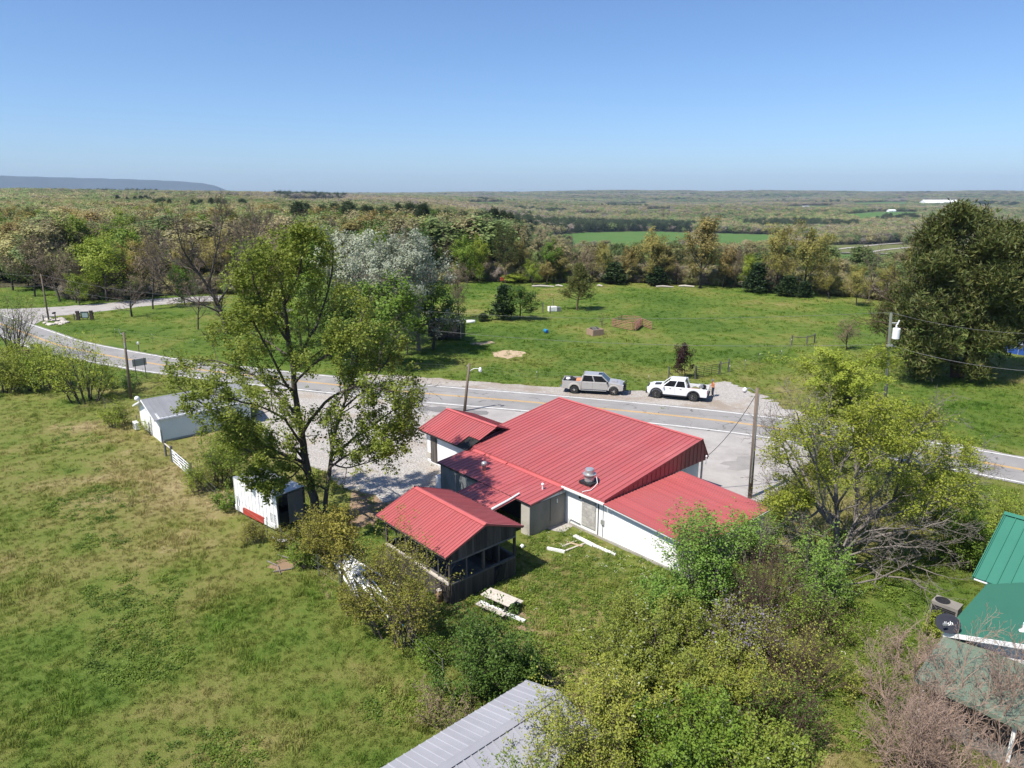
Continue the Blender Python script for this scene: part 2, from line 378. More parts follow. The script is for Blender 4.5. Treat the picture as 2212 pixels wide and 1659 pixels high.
M['rust'] = pm("rusty_pipe", (0.42, 0.21, 0.15), (0.33, 0.16, 0.11), 4, 0.8)
M['blue'] = pm("blue_plastic", (0.03, 0.22, 0.42), (0.025, 0.18, 0.36), 3, 0.4)
M['pool_blue'] = pm("deep_blue_panel", (0.03, 0.09, 0.34), (0.03, 0.08, 0.30), 3, 0.4)
M['skin'] = pm("skin", (0.46, 0.27, 0.19), (0.42, 0.24, 0.17), 4, 0.6)
M['denim'] = pm("dark_denim", (0.03, 0.04, 0.065), (0.04, 0.05, 0.08), 6, 0.85)
M['sign_back'] = pm("sign_back_metal", (0.42, 0.41, 0.40), (0.35, 0.34, 0.33), 2, 0.5)
M['sign_face'] = pm("sign_face", (0.28, 0.36, 0.36), (0.36, 0.42, 0.40), 5, 0.6)
M['stone'] = pm("dark_stone", (0.085, 0.06, 0.055), (0.055, 0.042, 0.04), 5, 0.9, bmp=0.8, bscale=9, rv=0.3)
M['pale_stone'] = pm("pale_rock", (0.55, 0.50, 0.44), (0.42, 0.38, 0.33), 3, 0.9, bmp=0.8, rv=0.2)
M['trough'] = pm("tan_concrete_trough", (0.36, 0.25, 0.18), (0.28, 0.19, 0.14), 3, 0.9, bmp=0.4)
M['trailer_red'] = pm("faded_red_paint", (0.42, 0.055, 0.035), (0.33, 0.045, 0.03), 3, 0.6)
M['log'] = pm("cut_log", (0.34, 0.22, 0.13), (0.22, 0.14, 0.085), 6, 0.9, bmp=0.5)
M['bark'] = pm("grey_brown_bark", (0.095, 0.080, 0.066), (0.055, 0.046, 0.038), 5, 0.95, bmp=0.8, bscale=14)
M['bark_grey'] = pm("pale_grey_bark", (0.23, 0.205, 0.18), (0.14, 0.12, 0.10), 5, 0.95, bmp=0.7, bscale=14)
M['bark_red'] = pm("pine_bark", (0.13, 0.085, 0.06), (0.075, 0.05, 0.038), 5, 0.95, bmp=0.8, bscale=12)
M['twig'] = pm("brown_twigs", (0.20, 0.152, 0.12), (0.135, 0.10, 0.082), 3, 0.95)
M['twig_pink'] = pm("pinkish_brown_twigs", (0.40, 0.29, 0.225), (0.28, 0.195, 0.15), 3, 0.95)
M['dead_leaf'] = pm("dry_brown_stems", (0.13, 0.085, 0.062), (0.085, 0.055, 0.042), 3, 0.95)
LM = {}
LM['maple'] = leafmat("maple_leaf", [(0.115, 0.155, 0.022), (0.205, 0.24, 0.038), (0.33, 0.345, 0.08)], transl=.45)
LM['locust'] = leafmat("locust_leaf", [(0.12, 0.155, 0.015), (0.205, 0.24, 0.028), (0.30, 0.315, 0.055)], transl=.42)
LM['lime'] = leafmat("yellow_green_leaf", [(0.125, 0.175, 0.016), (0.215, 0.265, 0.034), (0.31, 0.335, 0.065)], transl=.4)
LM['green'] = leafmat("fresh_green_leaf", [(0.075, 0.13, 0.014), (0.13, 0.20, 0.024), (0.20, 0.265, 0.045)])
LM['deep'] = leafmat("deep_green_leaf", [(0.045, 0.082, 0.012), (0.08, 0.135, 0.022), (0.135, 0.19, 0.04)])
LM['honey'] = leafmat("honeysuckle_leaf", [(0.12, 0.15, 0.02), (0.215, 0.24, 0.038), (0.33, 0.335, 0.085)])
LM['weedy'] = leafmat("bright_weed_leaf", [(0.075, 0.125, 0.016), (0.145, 0.195, 0.028), (0.235, 0.265, 0.055)])
LM['forsythia'] = leafmat("olive_yellow_leaf", [(0.13, 0.125, 0.022), (0.215, 0.20, 0.035), (0.32, 0.29, 0.07)])
LM['poplar'] = leafmat("white_poplar_leaf", [(0.06, 0.13, 0.016), (0.09, 0.175, 0.024), (0.12, 0.21, 0.03), (0.14, 0.23, 0.04), (0.15, 0.24, 0.045), (0.16, 0.25, 0.05), (0.17, 0.25, 0.06), (0.85, 0.88, 0.82)])
LM['silver'] = leafmat("silvery_leaf", [(0.19, 0.21, 0.13), (0.32, 0.34, 0.25), (0.48, 0.49, 0.42)])
LM['oak'] = leafmat("budding_oak_leaf", [(0.13, 0.105, 0.036), (0.215, 0.18, 0.058), (0.32, 0.265, 0.105)])
LM['oaky'] = leafmat("yellow_budding_leaf", [(0.145, 0.132, 0.034), (0.24, 0.218, 0.058), (0.34, 0.305, 0.105)])
LM['russet'] = leafmat("russet_bud", [(0.12, 0.092, 0.058), (0.18, 0.14, 0.09), (0.24, 0.19, 0.125)])
LM['pine'] = leafmat("pine_needle", [(0.040, 0.056, 0.013), (0.078, 0.092, 0.022), (0.15, 0.132, 0.042)], transl=0.12)
LM['cedar'] = leafmat("cedar_foliage", [(0.018, 0.032, 0.012), (0.032, 0.055, 0.018), (0.055, 0.08, 0.026)], transl=0.1)
LM['plum'] = leafmat("dark_plum_leaf", [(0.018, 0.008, 0.009), (0.035, 0.014, 0.015), (0.07, 0.028, 0.026)], transl=0.2)
LM['violet'] = leafmat("wisteria_bloom", [(0.16, 0.13, 0.20), (0.26, 0.22, 0.32), (0.40, 0.35, 0.46)])
for k_, cols_ in dict(f_oak=[(0.195, 0.169, 0.086), (0.234, 0.205, 0.104), (0.284, 0.25, 0.133)],
                      f_green=[(0.121, 0.163, 0.055), (0.15, 0.195, 0.065), (0.186, 0.227, 0.083)],
                      f_yel=[(0.198, 0.191, 0.073), (0.24, 0.231, 0.091), (0.291, 0.274, 0.116)],
                      f_bare=[(0.189, 0.16, 0.131), (0.221, 0.189, 0.156), (0.253, 0.217, 0.181)],
                      f_pine=[(0.034, 0.051, 0.023), (0.055, 0.076, 0.032), (0.081, 0.098, 0.041)]).items():
    LM[k_] = leafmat("forest_"+k_[2:], cols_, tint=True, transl=0.3)

# ---------------------------------------------------------------- plants: skeletons, tubes, leaves
UP = np.array([0, 0, 1.0])
def nrm(v):
    v = np.asarray(v, float); return v/(math.sqrt(v[0]*v[0]+v[1]*v[1]+v[2]*v[2])+1e-9)
def nrows(v): return v/(np.sqrt(np.sum(v*v, axis=-1, keepdims=True))+1e-9)
def side(d, ang, az):
    """directions at angle ang from d, turned by az round it (row by row)"""
    ref = np.where(np.abs(d[:, 2:3]) > 0.8, np.array([[0.21, 0.93, 0.3]]), np.array([[0, 0, 1.0]]))
    u = nrows(np.cross(d, ref)); w = np.cross(d, u); c, s = np.cos(ang)[:, None], np.sin(ang)[:, None]
    return nrows(d*c+(u*np.cos(az)[:, None]+w*np.sin(az)[:, None])*s)
def children(rng, pts, dirs, rad, L, lev, S, out):
    """side branches of a batch of branches: pts (m,n+1,3), dirs (m,n,3), rad (m,n+1), L (m)"""
    m, n = dirs.shape[:2]; k = S['n'][lev]; t0 = S['t0'][lev]; j = np.arange(k)[None, :]
    t = t0+(1-t0)*(j+rng.uniform(.15, .85, (m, k)))/k
    i = np.minimum((t*n).astype(int), n-1); f = t*n-i; a_ = np.arange(m)[:, None]
    q = pts[a_, i]*(1-f[..., None])+pts[a_, i+1]*f[..., None]; r = rad[a_, i]*(1-f)+rad[a_, i+1]*f
    az = rng.uniform(0, 6.28, (m, 1))+np.cumsum(2.4+rng.normal(0, .5, (m, k)), axis=1)
    ang = np.radians(S['ang'][lev]*(1-.35*t)+rng.normal(0, 9, (m, k)))
    sh = S['shape'](t) if lev == 0 else 1-.35*t
    Lc = np.minimum(L[:, None], S.get('cap', 99))*S['rat'][lev]*sh*rng.uniform(.72, 1.22, (m, k))
    grow_many(rng, q.reshape(-1, 3), side(dirs[a_, i].reshape(-1, 3), ang.ravel(), az.ravel()), Lc.ravel(), (r*S['rr']).ravel(), lev+1, S, out)
def grow_many(rng, p, d, L, r, lev, S, out):
    m = len(p); n = S['seg'][lev]; pts = np.empty((m, n+1, 3)); pts[:, 0] = p; dirs = np.empty((m, n, 3)); N = rng.normal(0, S['wob'][lev], (m, n, 3)); tr = S['trop'][lev]
    for i in range(n):
        d = d+N[:, i]; d[:, 2] += tr; d = nrows(d); dirs[:, i] = d; pts[:, i+1] = pts[:, i]+d*(L/n)[:, None]
    rad = np.maximum(r[:, None]*(1-(1-S['tip'])*np.linspace(0, 1, n+1))[None, :], S.get('rmin', .004))
    out.append((pts, rad, lev))
    if lev+1 < S['lev']: children(rng, pts, dirs, rad, L, lev, S, out)
def grow(rng, p, d, L, r, lev, S, out):
    grow_many(rng, np.array([p], float), np.array([nrm(d)]), np.array([L], float), np.array([r], float), lev, S, out)
def limb(rng, pts, r0, r1, lev, S, out, sub=3):
    """a limb traced by hand; its side branches are grown"""
    P = [np.array(p, float) for p in pts]; Q = []
    for i in range(len(P)-1):
        a, b, c, d = P[max(i-1, 0)], P[i], P[i+1], P[min(i+2, len(P)-1)]
        for k in range(sub):
            t = k/sub; Q.append(0.5*((2*b)+(c-a)*t+(2*a-5*b+4*c-d)*t*t+(3*b-a-3*c+d)*t**3))
    Q.append(P[-1]); Q = np.array(Q)
    Q[1:-1] += rng.normal(0, .03, Q[1:-1].shape)
    dirs = nrows(np.diff(Q, axis=0)); L = float(np.sum(np.linalg.norm(np.diff(Q, axis=0), axis=1)))
    rad = np.linspace(r0, r1, len(Q)); out.append((Q[None], rad[None], lev))
    children(rng, Q[None], dirs[None], rad[None], np.array([L]), lev, S, out)
def tubes(brs, sides=(8, 6, 5, 4, 3, 3)):
    V, Fq, o = [], [], 0
    for P, r, lev in brs:
        k = sides[min(lev, len(sides)-1)]; m, n = P.shape[:2]
        t = nrows(np.gradient(P, axis=1)); u = nrows(np.cross(t, np.array([0.57, 0.64, 0.13]))); w = np.cross(t, u); a = np.arange(k)*2*math.pi/k
        ring = P[:, :, None, :]+r[:, :, None, None]*(u[:, :, None, :]*np.cos(a)[None, None, :, None]+w[:, :, None, :]*np.sin(a)[None, None, :, None])
        V.append(ring.reshape(-1, 3))
        b0 = (np.arange(m)*n*k)[:, None, None]; i = np.arange(n-1)[None, :, None]; j = np.arange(k)[None, None, :]; j2 = (j+1) % k
        Fq.append(np.stack([b0+i*k+j, b0+i*k+j2, b0+(i+1)*k+j2, b0+(i+1)*k+j], axis=-1).reshape(-1, 4)+o); o += m*n*k
    return np.concatenate(V), np.concatenate(Fq)
def nbr(brs, lev): return sum(len(b[0]) for b in brs if b[2] == lev)
def sample(rng, brs, levs, per, sig, tmin=0.25, cap=None):
    C = []
    for pts, rad, lev in brs:
        if lev not in levs: continue
        m, n = pts.shape[0], pts.shape[1]-1; t = rng.uniform(tmin, 1, (m, per))*n; i = np.minimum(t.astype(int), n-1); f = (t-i)[..., None]; a_ = np.arange(m)[:, None]
        C.append((pts[a_, i]*(1-f)+pts[a_, i+1]*f).reshape(-1, 3))
    C = np.concatenate(C); C = C+rng.normal(0, sig, C.shape)
    if cap and len(C) > cap: C = C[rng.choice(len(C), cap, replace=False)]
    return C
def leaf_mesh(rng, C, size, asp=0.62, up=0.6, droop=0.0, var=0.35, clump=0.0, out=0.0):
    n = len(C)
    nv = rng.normal(0, 1, (n, 3)); nv[:, 2] = np.abs(nv[:, 2])+up
    if out:                                                   # leaves of a crown face outwards, so that the crown shades as one rounded mass
        c = np.median(C, axis=0); c[2] -= .15*np.ptp(C[:, 2]); o = (C-c)/(np.std(C, axis=0)+1e-6); nv = rng.normal(0, .55, (n, 3))+out*nrows(o)
    nv /= np.linalg.norm(nv, axis=1, keepdims=True)
    tv = rng.normal(0, 1, (n, 3)); tv[:, 2] -= droop; tv -= nv*np.sum(tv*nv, axis=1, keepdims=True); tv /= np.linalg.norm(tv, axis=1, keepdims=True)+1e-9
    bv = np.cross(nv, tv); s = size*(1+rng.uniform(-var, var, n))[:, None]
    V = np.stack([C-tv*s*.5, C+bv*s*asp*.5-tv*s*.08, C+tv*s*.5, C-bv*s*asp*.5-tv*s*.08], axis=1).reshape(-1, 3)
    Fq = np.arange(n*4).reshape(n, 4)
    r = rng.beta(2, 2, n)
    if clump: r = np.clip(r*(1-clump)+clump*(0.5+0.5*wob(C[:, 0], C[:, 1]+C[:, 2], 0.6, 1.0)), 0, 1)
    return V, Fq, np.repeat(r, 4)
def needles(rng, C, size, thin=0.2, k=5):
    """tufts of k thin blades bursting from each point"""
    C = np.repeat(C, k, axis=0); n = len(C)
    d = rng.normal(0, 1, (n, 3)); d[:, 2] = np.abs(d[:, 2])*0.9+0.15; d /= np.linalg.norm(d, axis=1, keepdims=True)
    b = np.cross(d, rng.normal(0, 1, (n, 3))); b /= np.linalg.norm(b, axis=1, keepdims=True)+1e-9
    s = size*rng.uniform(.7, 1.3, n)[:, None]
    V = np.stack([C-b*s*thin*.3, C+d*s*.6+b*s*thin*.5, C+d*s, C+d*s*.6-b*s*thin*.5], axis=1).reshape(-1, 3)
    return V, np.arange(n*4).reshape(n, 4), np.repeat(rng.beta(2, 2, n), 4)
DOME = lambda t: 1.15-0.75*np.abs(t-.45)
CONE = lambda t: 1.25-1.1*t
VASE = lambda t: 0.75+0.4*t
def spec(lev, seg, wb, trop, n, t0, ang, rat, shape=DOME, rr=.62, tip=.25, rmin=.006):
    return dict(lev=lev, seg=seg, wob=wb, trop=trop, n=n, t0=t0, ang=ang, rat=rat, shape=shape, rr=rr, tip=tip, rmin=rmin)
BROAD = spec(4, (7, 6, 4, 3), (.07, .12, .16, .2), (.02, .05, .04, .02), (15, 8, 6), (.22, .2, .2), (62, 48, 45), (.46, .5, .5), DOME)
TALL = spec(4, (8, 6, 4, 3), (.05, .10, .15, .2), (.02, .08, .05, .02), (18, 8, 5), (.25, .2, .2), (50, 42, 42), (.36, .5, .5), DOME)
BARE = spec(5, (6, 6, 4, 3, 2), (.09, .12, .13, .15, .2), (.02, .06, .06, .04, .02), (10, 7, 6, 5), (.25, .2, .15, .15), (52, 42, 38, 36), (.62, .52, .5, .5), VASE, rr=.66, rmin=.012)
PINES = spec(3, (9, 5, 3), (.03, .10, .15), (.02, .03, .06), (34, 7), (.22, .35), (82, 50), (.34, .38), CONE)
PINEOLD = spec(4, (9, 6, 4, 3), (.05, .12, .15, .2), (.02, .03, .05, .06), (20, 8, 5), (.3, .3, .25), (70, 50, 48), (.42, .42, .45), DOME)
CEDARS = spec(3, (7, 4, 3), (.02, .08, .12), (.02, .12, .06), (46, 7), (.04, .2), (62, 45), (.26, .42), CONE)
def crown_leaves(rng, brs, S, kind, n, size):
    last = S['lev']-1; cnt = nbr(brs, last)
    per = max(1, int(math.ceil(n/max(1, cnt))))
    C = sample(rng, brs, (last,), per, size*0.9, 0.15, n)
    if kind in ('pine', 'f_pine'): return needles(rng, C, size, 0.17, 6)
    if kind == 'cedar': return needles(rng, C, size, 0.55, 3)
    return leaf_mesh(rng, C, size, clump=.3, out=1.3)
class Tree:
    """mesh pair (trunk, crown) with the size it was grown at"""
    def __init__(s, seed, S, kind, H, n, size, bark='bark', r0=None, lean=0.0, far=False):
        rng = np.random.default_rng(seed); out = []
        grow(rng, (0, 0, -.1), (lean, 0, 1), H*.86, r0 or H*.018, 0, S, out)
        V, Fq = tubes(out, (6, 4, 3, 3, 3))
        zmax = V[:, 2].max(); wid = np.percentile(np.hypot(V[:, 0], V[:, 1]), 97)*2
        s.H, s.Wd = zmax, wid
        if far:
            LV, LF, lr = crown_leaves(rng, out, S, kind, n, size)
            keep = [b for b in out if b[2] <= 1]; V, Fq = tubes(keep, (4, 3, 3, 3))
            me = arr_mesh("far_tree", np.vstack([V, LV]), [Fq, LF+len(V)], [M[bark], LM[kind]], mi=[0, 1], attr={"rnd": np.concatenate([np.zeros(len(V)), lr])})
            s.mesh = me; return
        if n:
            V, Fq = tubes([(p[::3], r[::3], l_) if l_ == S['lev']-1 else (p, r, l_) for p, r, l_ in out], (6, 4, 3, 3, 3)); s.trunk = arr_mesh("trunk", V, [Fq], [M[bark]], smooth=True)
            LV, LF, lr = crown_leaves(rng, out, S, kind, n, size)
            s.crown = arr_mesh("crown", LV, [LF], [LM[kind]], attr={"rnd": lr})
        else:
            # a bare crown: the twigs are the crown
            a = tubes([b for b in out if b[2] <= 1], (6, 4)); c = tubes([b for b in out if b[2] > 1], (3, 3, 3, 3, 3))
            s.trunk = arr_mesh("trunk", a[0], [a[1]], [M[bark]], smooth=True)
            s.crown = arr_mesh("crown", c[0], [c[1]], [M[kind]])
    def place(s, name, label, loc, h, w=None, rz=0.0, group=None, cat="tree", z0=0.0):
        sh = h/s.H; sw = (w/s.Wd) if w else sh
        o = thing(name, label, cat, (loc[0], loc[1], z0), rz, group); o.scale = (sw, sw, sh)
        link(bpy.data.objects.new("trunk", s.trunk), o); link(bpy.data.objects.new("crown", s.crown), o)
        return o
def pxh(u, v, vt, z0=0.0):
    """metres between a foot at pixel (u,v) on the ground and a top at row vt"""
    b = at(u, v, z0); return b, atY(u, vt, b[1])[2]-z0
def pxw(b, px):
    return px/F*(b[1]*CP+(CAM_H-b[2])*SP)

# ---------------------------------------------------------------- scattering of what nobody could count
def scatter_group():
    ng = bpy.data.node_groups.new("scatter", 'GeometryNodeTree')
    ng.interface.new_socket("Geometry", in_out='INPUT', socket_type='NodeSocketGeometry')
    ng.interface.new_socket("Source", in_out='INPUT', socket_type='NodeSocketCollection')
    ng.interface.new_socket("Geometry", in_out='OUTPUT', socket_type='NodeSocketGeometry')
    n, l = ng.nodes, ng.links
    gi, go = n.new("NodeGroupInput"), n.new("NodeGroupOutput")
    ci = n.new("GeometryNodeCollectionInfo"); ci.inputs["Separate Children"].default_value = True; ci.inputs["Reset Children"].default_value = True
    l.new(gi.outputs["Source"], ci.inputs["Collection"])
    ip = n.new("GeometryNodeInstanceOnPoints"); ip.inputs["Pick Instance"].default_value = True
    l.new(gi.outputs["Geometry"], ip.inputs["Points"]); l.new(ci.outputs[0], ip.inputs["Instance"])
    def na(name, ty):
        a = n.new("GeometryNodeInputNamedAttribute"); a.data_type = ty; a.inputs["Name"].default_value = name; return a.outputs["Attribute"]
    l.new(na("idx", 'INT'), ip.inputs["Instance Index"])
    e = n.new("FunctionNodeEulerToRotation"); l.new(na("rot", 'FLOAT_VECTOR'), e.inputs[0]); l.new(e.outputs[0], ip.inputs["Rotation"])
    l.new(na("scl", 'FLOAT_VECTOR'), ip.inputs["Scale"])
    l.new(ip.outputs[0], go.inputs[0])
    return ng
SCAT = scatter_group()
def scatter(name, pos, scl, rot, idx, tint, meshes, label, cat):
    coll = bpy.data.collections.new(name+"_source")
    for i, me in enumerate(meshes):
        coll.objects.link(bpy.data.objects.new("%s_%02d" % (name, i), me))
    n = len(pos); me = bpy.data.meshes.new(name); me.vertices.add(n); me.vertices.foreach_set("co", np.ascontiguousarray(pos, dtype=np.float32).ravel())
    a = me.attributes.new("idx", 'INT', 'POINT'); a.data.foreach_set("value", np.asarray(idx, dtype=np.int32))
    a = me.attributes.new("tint", 'FLOAT', 'POINT'); a.data.foreach_set("value", np.asarray(tint, dtype=np.float32))
    a = me.attributes.new("rot", 'FLOAT_VECTOR', 'POINT'); a.data.foreach_set("vector", np.ascontiguousarray(rot, dtype=np.float32).ravel())
    a = me.attributes.new("scl", 'FLOAT_VECTOR', 'POINT'); a.data.foreach_set("vector", np.ascontiguousarray(scl, dtype=np.float32).ravel())
    o = bpy.data.objects.new(name, me); COL.objects.link(o)
    md = o.modifiers.new("scatter", 'NODES'); md.node_group = SCAT
    md[[i.identifier for i in SCAT.interface.items_tree if i.name == "Source"][0]] = coll
    return tag(o, label, cat, kind="stuff")
def inpoly(x, y, poly):
    x = np.asarray(x); y = np.asarray(y); r = np.zeros(x.shape, bool); n = len(poly); j = n-1
    for i in range(n):
        xi, yi = poly[i][0], poly[i][1]; xj, yj = poly[j][0], poly[j][1]
        c = ((yi > y) != (yj > y)) & (x < (xj-xi)*(y-yi)/((yj-yi) if yj != yi else 1e-9)+xi); r ^= c; j = i
    return r

# ---------------------------------------------------------------- ground
def ground():
    rad = np.concatenate([np.linspace(0, 200, 21)[1:], 200*np.exp(np.linspace(0, math.log(16500/200), 105))[1:]])
    az = np.concatenate([np.linspace(-46, 46, 277), np.linspace(46, 314, 60)[1:-1]])*math.pi/180
    Rr, Az = np.meshgrid(rad, az, indexing='ij'); x = Rr*np.sin(Az); y = Rr*np.cos(Az); z = terrain(x, y)
    V = np.vstack([[[0, 0, 0]], np.stack([x, y, z], -1).reshape(-1, 3)]); m = len(az)
    i = np.arange(len(rad)-1)[:, None]; j = np.arange(m)[None, :]; j2 = (j+1) % m
    q = np.stack([1+i*m+j, 1+i*m+j2, 1+(i+1)*m+j2, 1+(i+1)*m+j], -1).reshape(-1, 4)
    t = np.stack([np.zeros(m, int), 1+np.arange(m), 1+(np.arange(m)+1) % m], -1)
    q = q[:, ::-1]; t = t[:, ::-1]
    cen = Rr[:-1].reshape(-1)
    mi_far = (np.repeat(rad[:-1], m) > 185)
    # beyond the field edge the ground under the woods is leaf litter
    qn, qf = q[~mi_far], q[mi_far]
    me = arr_mesh("ground", V, [t, qn, qf], [M['turf'], M['forest_floor']], smooth=True, mi=[0, 0, 1])
    return tag(link(bpy.data.objects.new("ground", me)), kind="structure", label="grass meadow and wooded hills running to the horizon")
def make_floor():
    m, n, l, b = newmat("woodland_floor"); p = pos_node(n)
    col = ramp(n, l, noise(n, l, p, 0.0028, 8, 0.72), [(0.36, (0.10, 0.115, 0.05)), (0.47, (0.16, 0.145, 0.085)), (0.56, (0.12, 0.13, 0.06)), (0.66, (0.19, 0.17, 0.10))])
    col = mix(n, l, mth(n, l, 'MULTIPLY', noise(n, l, p, 0.03, 6, 0.8), 0.7), col, (0.06, 0.065, 0.035))
    l.new(col, b.inputs["Base Color"]); b.inputs["Roughness"].default_value = 1.0; b.inputs["Specular IOR Level"].default_value = 0.05
    bump(n, l, noise(n, l, p, 0.02, 8, 0.75), 1.0, 25.0, b)
    return m
M['forest_floor'] = make_floor()
M['pasture'] = pm("pasture_grass", (0.075, 0.15, 0.035), (0.095, 0.165, 0.045), 0.02, 1.0, spec=0.05, stain=(0.12, 0.16, 0.055))
M['pasture_dry'] = pm("dry_pasture_grass", (0.14, 0.15, 0.055), (0.12, 0.14, 0.05), 0.02, 1.0, spec=0.05)
M['mesa'] = pm("wooded_mesa", (0.055, 0.06, 0.05), (0.032, 0.036, 0.032), 0.0016, 1.0, spec=0.02, bmp=1.0, bscale=0.01)
ground()
def mesa():
    a0, a1 = math.atan((-160-1106)/F/1.0), math.atan((520-1106)/F)
    az = np.linspace(a0-0.05, a1+0.02, 200); s = (az-az[0])/(az[-1]-az[0]); rr = np.linspace(13800, 16200, 26)
    u = 1106+F*np.tan(az)
    top = np.interp(u, [-300, 0, 150, 300, 400, 460, 490, 512, 530], [392, 392, 393, 394, 396, 399, 404, 412, 417])
    Z = []
    for k, r_ in enumerate(rr):
        t = k/25.0
        prof = min(1, t*1.9)**1.6
        zt = CAM_H+(415.5-top)/F*np.cos(az)**-1*rr[14]*0.985
        ero = 1-0.30*np.clip(1-t*1.7, 0, 1)*(0.5+0.5*np.sin(az*90+3*np.sin(az*37)))
        Z.append((zt+60)*prof*ero-60+4*np.sin(az*210+k))
    Z = np.array(Z); X = rr[:, None]*np.sin(az)[None, :]; Y = rr[:, None]*np.cos(az)[None, :]
    V = np.stack([X, Y, Z], -1).reshape(-1, 3); m = len(az); i = np.arange(25)[:, None]; j = np.arange(m-1)[None, :]
    q = np.stack([i*m+j, (i+1)*m+j, (i+1)*m+j+1, i*m+j+1], -1).reshape(-1, 4)[:, ::-1]
    tag(link(bpy.data.objects.new("mesa_hills", arr_mesh("mesa_hills", V, [q], [M['mesa']], smooth=True))), kind="structure", label="long flat-topped blue mesa on the horizon")
mesa()
# ---- sheets laid on the ground, each some millimetres above the one below
def jitter(poly, amp, step=1.2, seed=1):
    rng = np.random.default_rng(seed); out = []
    n = len(poly)
    for i in range(n):
        a, b = np.array(poly[i][:2]), np.array(poly[(i+1) % n][:2]); L = np.linalg.norm(b-a); k = max(1, int(L/step))
        for j in range(k): out.append(a+(b-a)*j/k+rng.normal(0, amp, 2))
    return out
SHEETS = []; BARE_SOIL = []
def sheet(name, poly, z, m, label, amp=0.0, seed=1, step=1.2):
    P = [p[:2] for p in poly]
    if amp: P = jitter(P, amp, step, seed)
    (BARE_SOIL if name == 'dirt_patch' else SHEETS).append(P)
    bm = bmesh.new(); bm.faces.new([bm.verts.new((p[0], p[1], z)) for p in P]); bmesh.ops.triangulate(bm, faces=bm.faces); bmesh.ops.recalc_face_normals(bm, faces=bm.faces)
    for f in bm.faces:
        if f.normal.z < 0: f.normal_flip()
    me = bpy.data.meshes.new(name); bm.to_mesh(me); bm.free(); me.materials.append(m)
    return tag(link(bpy.data.objects.new(name, me)), label=label, kind="structure")
def smoothline(P, k=8):
    P = [np.array(p, float) for p in P]; Q = []
    for i in range(len(P)-1):
        a, b, c, d = P[max(i-1, 0)], P[i], P[i+1], P[min(i+2, len(P)-1)]
        for j in range(k):
            t = j/k; Q.append(0.5*((2*b)+(c-a)*t+(2*a-5*b+4*c-d)*t*t+(3*b-a-3*c+d)*t**3))
    Q.append(P[-1]); return np.array(Q)
def offs(line, o):
    t = np.gradient(line, axis=0); t /= np.linalg.norm(t, axis=1, keepdims=True); nvec = np.stack([-t[:, 1], t[:, 0]], -1)
    return line+nvec*np.asarray(o).reshape(-1, 1) if not np.isscalar(o) else line+nvec*o
def ribbon(name, line, o0, o1, z, m, parent=None, label=None, amp=0.0, seed=3):
    rng = np.random.default_rng(seed)
    a = offs(line, o0+(rng.normal(0, amp, len(line)) if amp else 0*line[:, 0])); b = offs(line, o1+(rng.normal(0, amp, len(line)) if amp else 0*line[:, 0])); n = len(line)
    V = np.vstack([np.column_stack([a, np.full(n, z)]), np.column_stack([b, np.full(n, z)])])
    q = np.array([(i, i+1, n+i+1, n+i) for i in range(n-1)])
    o = bpy.data.objects.new(name, arr_mesh(name, V, [q[:, ::-1]], [m])); link(o, parent)
    bm = bmesh.new(); bm.from_mesh(o.data)
    for f in bm.faces:
        if f.normal.z < 0: f.normal_flip()
    bm.to_mesh(o.data); bm.free()
    if parent is None: tag(o, label=label, kind="structure")
    SHEETS.append(np.vstack([a, b[::-1]])) if parent is None else None
    return o
CENTER = smoothline([(-104, 134), (-90, 118.5), (-79, 109), (-69.4, 100.9), (-61, 94.0), (-51.4, 88.0), (-44.1, 83.9), (-39.3, 81.6), (-25, 75.9), (-9.8, 70.6), (3.1, 66.8),
                     (14.4, 63.0), (21.6, 60.0), (28.5, 56.0), (34.9, 51.8), (40.5, 47.6), (50, 39.8), (62, 29), (80, 12)], 10)
# left of travel is away from the camera
g = lambda u, v: at(u, v)
sheet("gravel_lot", [g(545, 836), g(700, 848), g(870, 860), g(1000, 890), g(1200, 915), g(1450, 945), g(1640, 975), g(1700, 1000), g(1690, 1040), g(1650, 1078), g(1600, 1090),
      g(1250, 1080), W(11, -1), W(1, -2.5), g(945, 1062), g(900, 1072), g(830, 1082), g(760, 1062), g(700, 1020), g(630, 985), g(580, 965), g(560, 920)], 0.010, M['gravel'],
      "white crushed gravel lot beside and in front of the red-roofed building", 0.22, 5)
sheet("paved_lot", [g(880, 858), g(1010, 868), g(1200, 888), g(1450, 915), g(1650, 940), g(1790, 965), g(1745, 1010), g(1690, 1060), g(1640, 1084), g(1560, 1080), W(13.3, 9.3), W(0.5, 9.5), g(985, 905), g(890, 893)], 0.016, M['pavement'],
      "worn grey paved forecourt between the building and the road", 0.1, 6)
sheet("road_shoulder", [g(790, 806), g(900, 814), g(1000, 821), g(1100, 829), g(1220, 837), g(1340, 842), g(1420, 849), g(1535, 842), g(1560, 846), g(1640, 868), g(1700, 888), g(1800, 912), g(1900, 934), g(2060, 958), g(2230, 990), g(2230, 1000), g(2060, 972), g(1900, 944),
      g(1673, 903), g(1440, 880), g(1276, 865), g(1135, 853), g(994, 843), g(900, 837), g(790, 826)], 0.012, M['shoulder'], "pale gravel shoulder where two pickups are parked", 0.25, 7)
sheet("gravel_driveway", [g(1535, 838), g(1548, 826), g(1575, 826), g(1612, 838), g(1650, 856), g(1700, 882), g(1740, 898), g(1680, 900), g(1600, 886), g(1545, 862)], 0.018, M['gravel'], "white gravel spilling from the field gate to the road", 0.35, 8, .5)
ribbon("dirt_verge", CENTER[8:80], 3.3, 5.2, 0.008, M['dirt'], label="bare brown dirt verge along the outside of the curve", amp=0.35)
hw = ribbon("highway", CENTER, -3.35, 3.35, 0.030, M['asphalt'], label="two-lane grey asphalt highway curving past the building", amp=0.04)
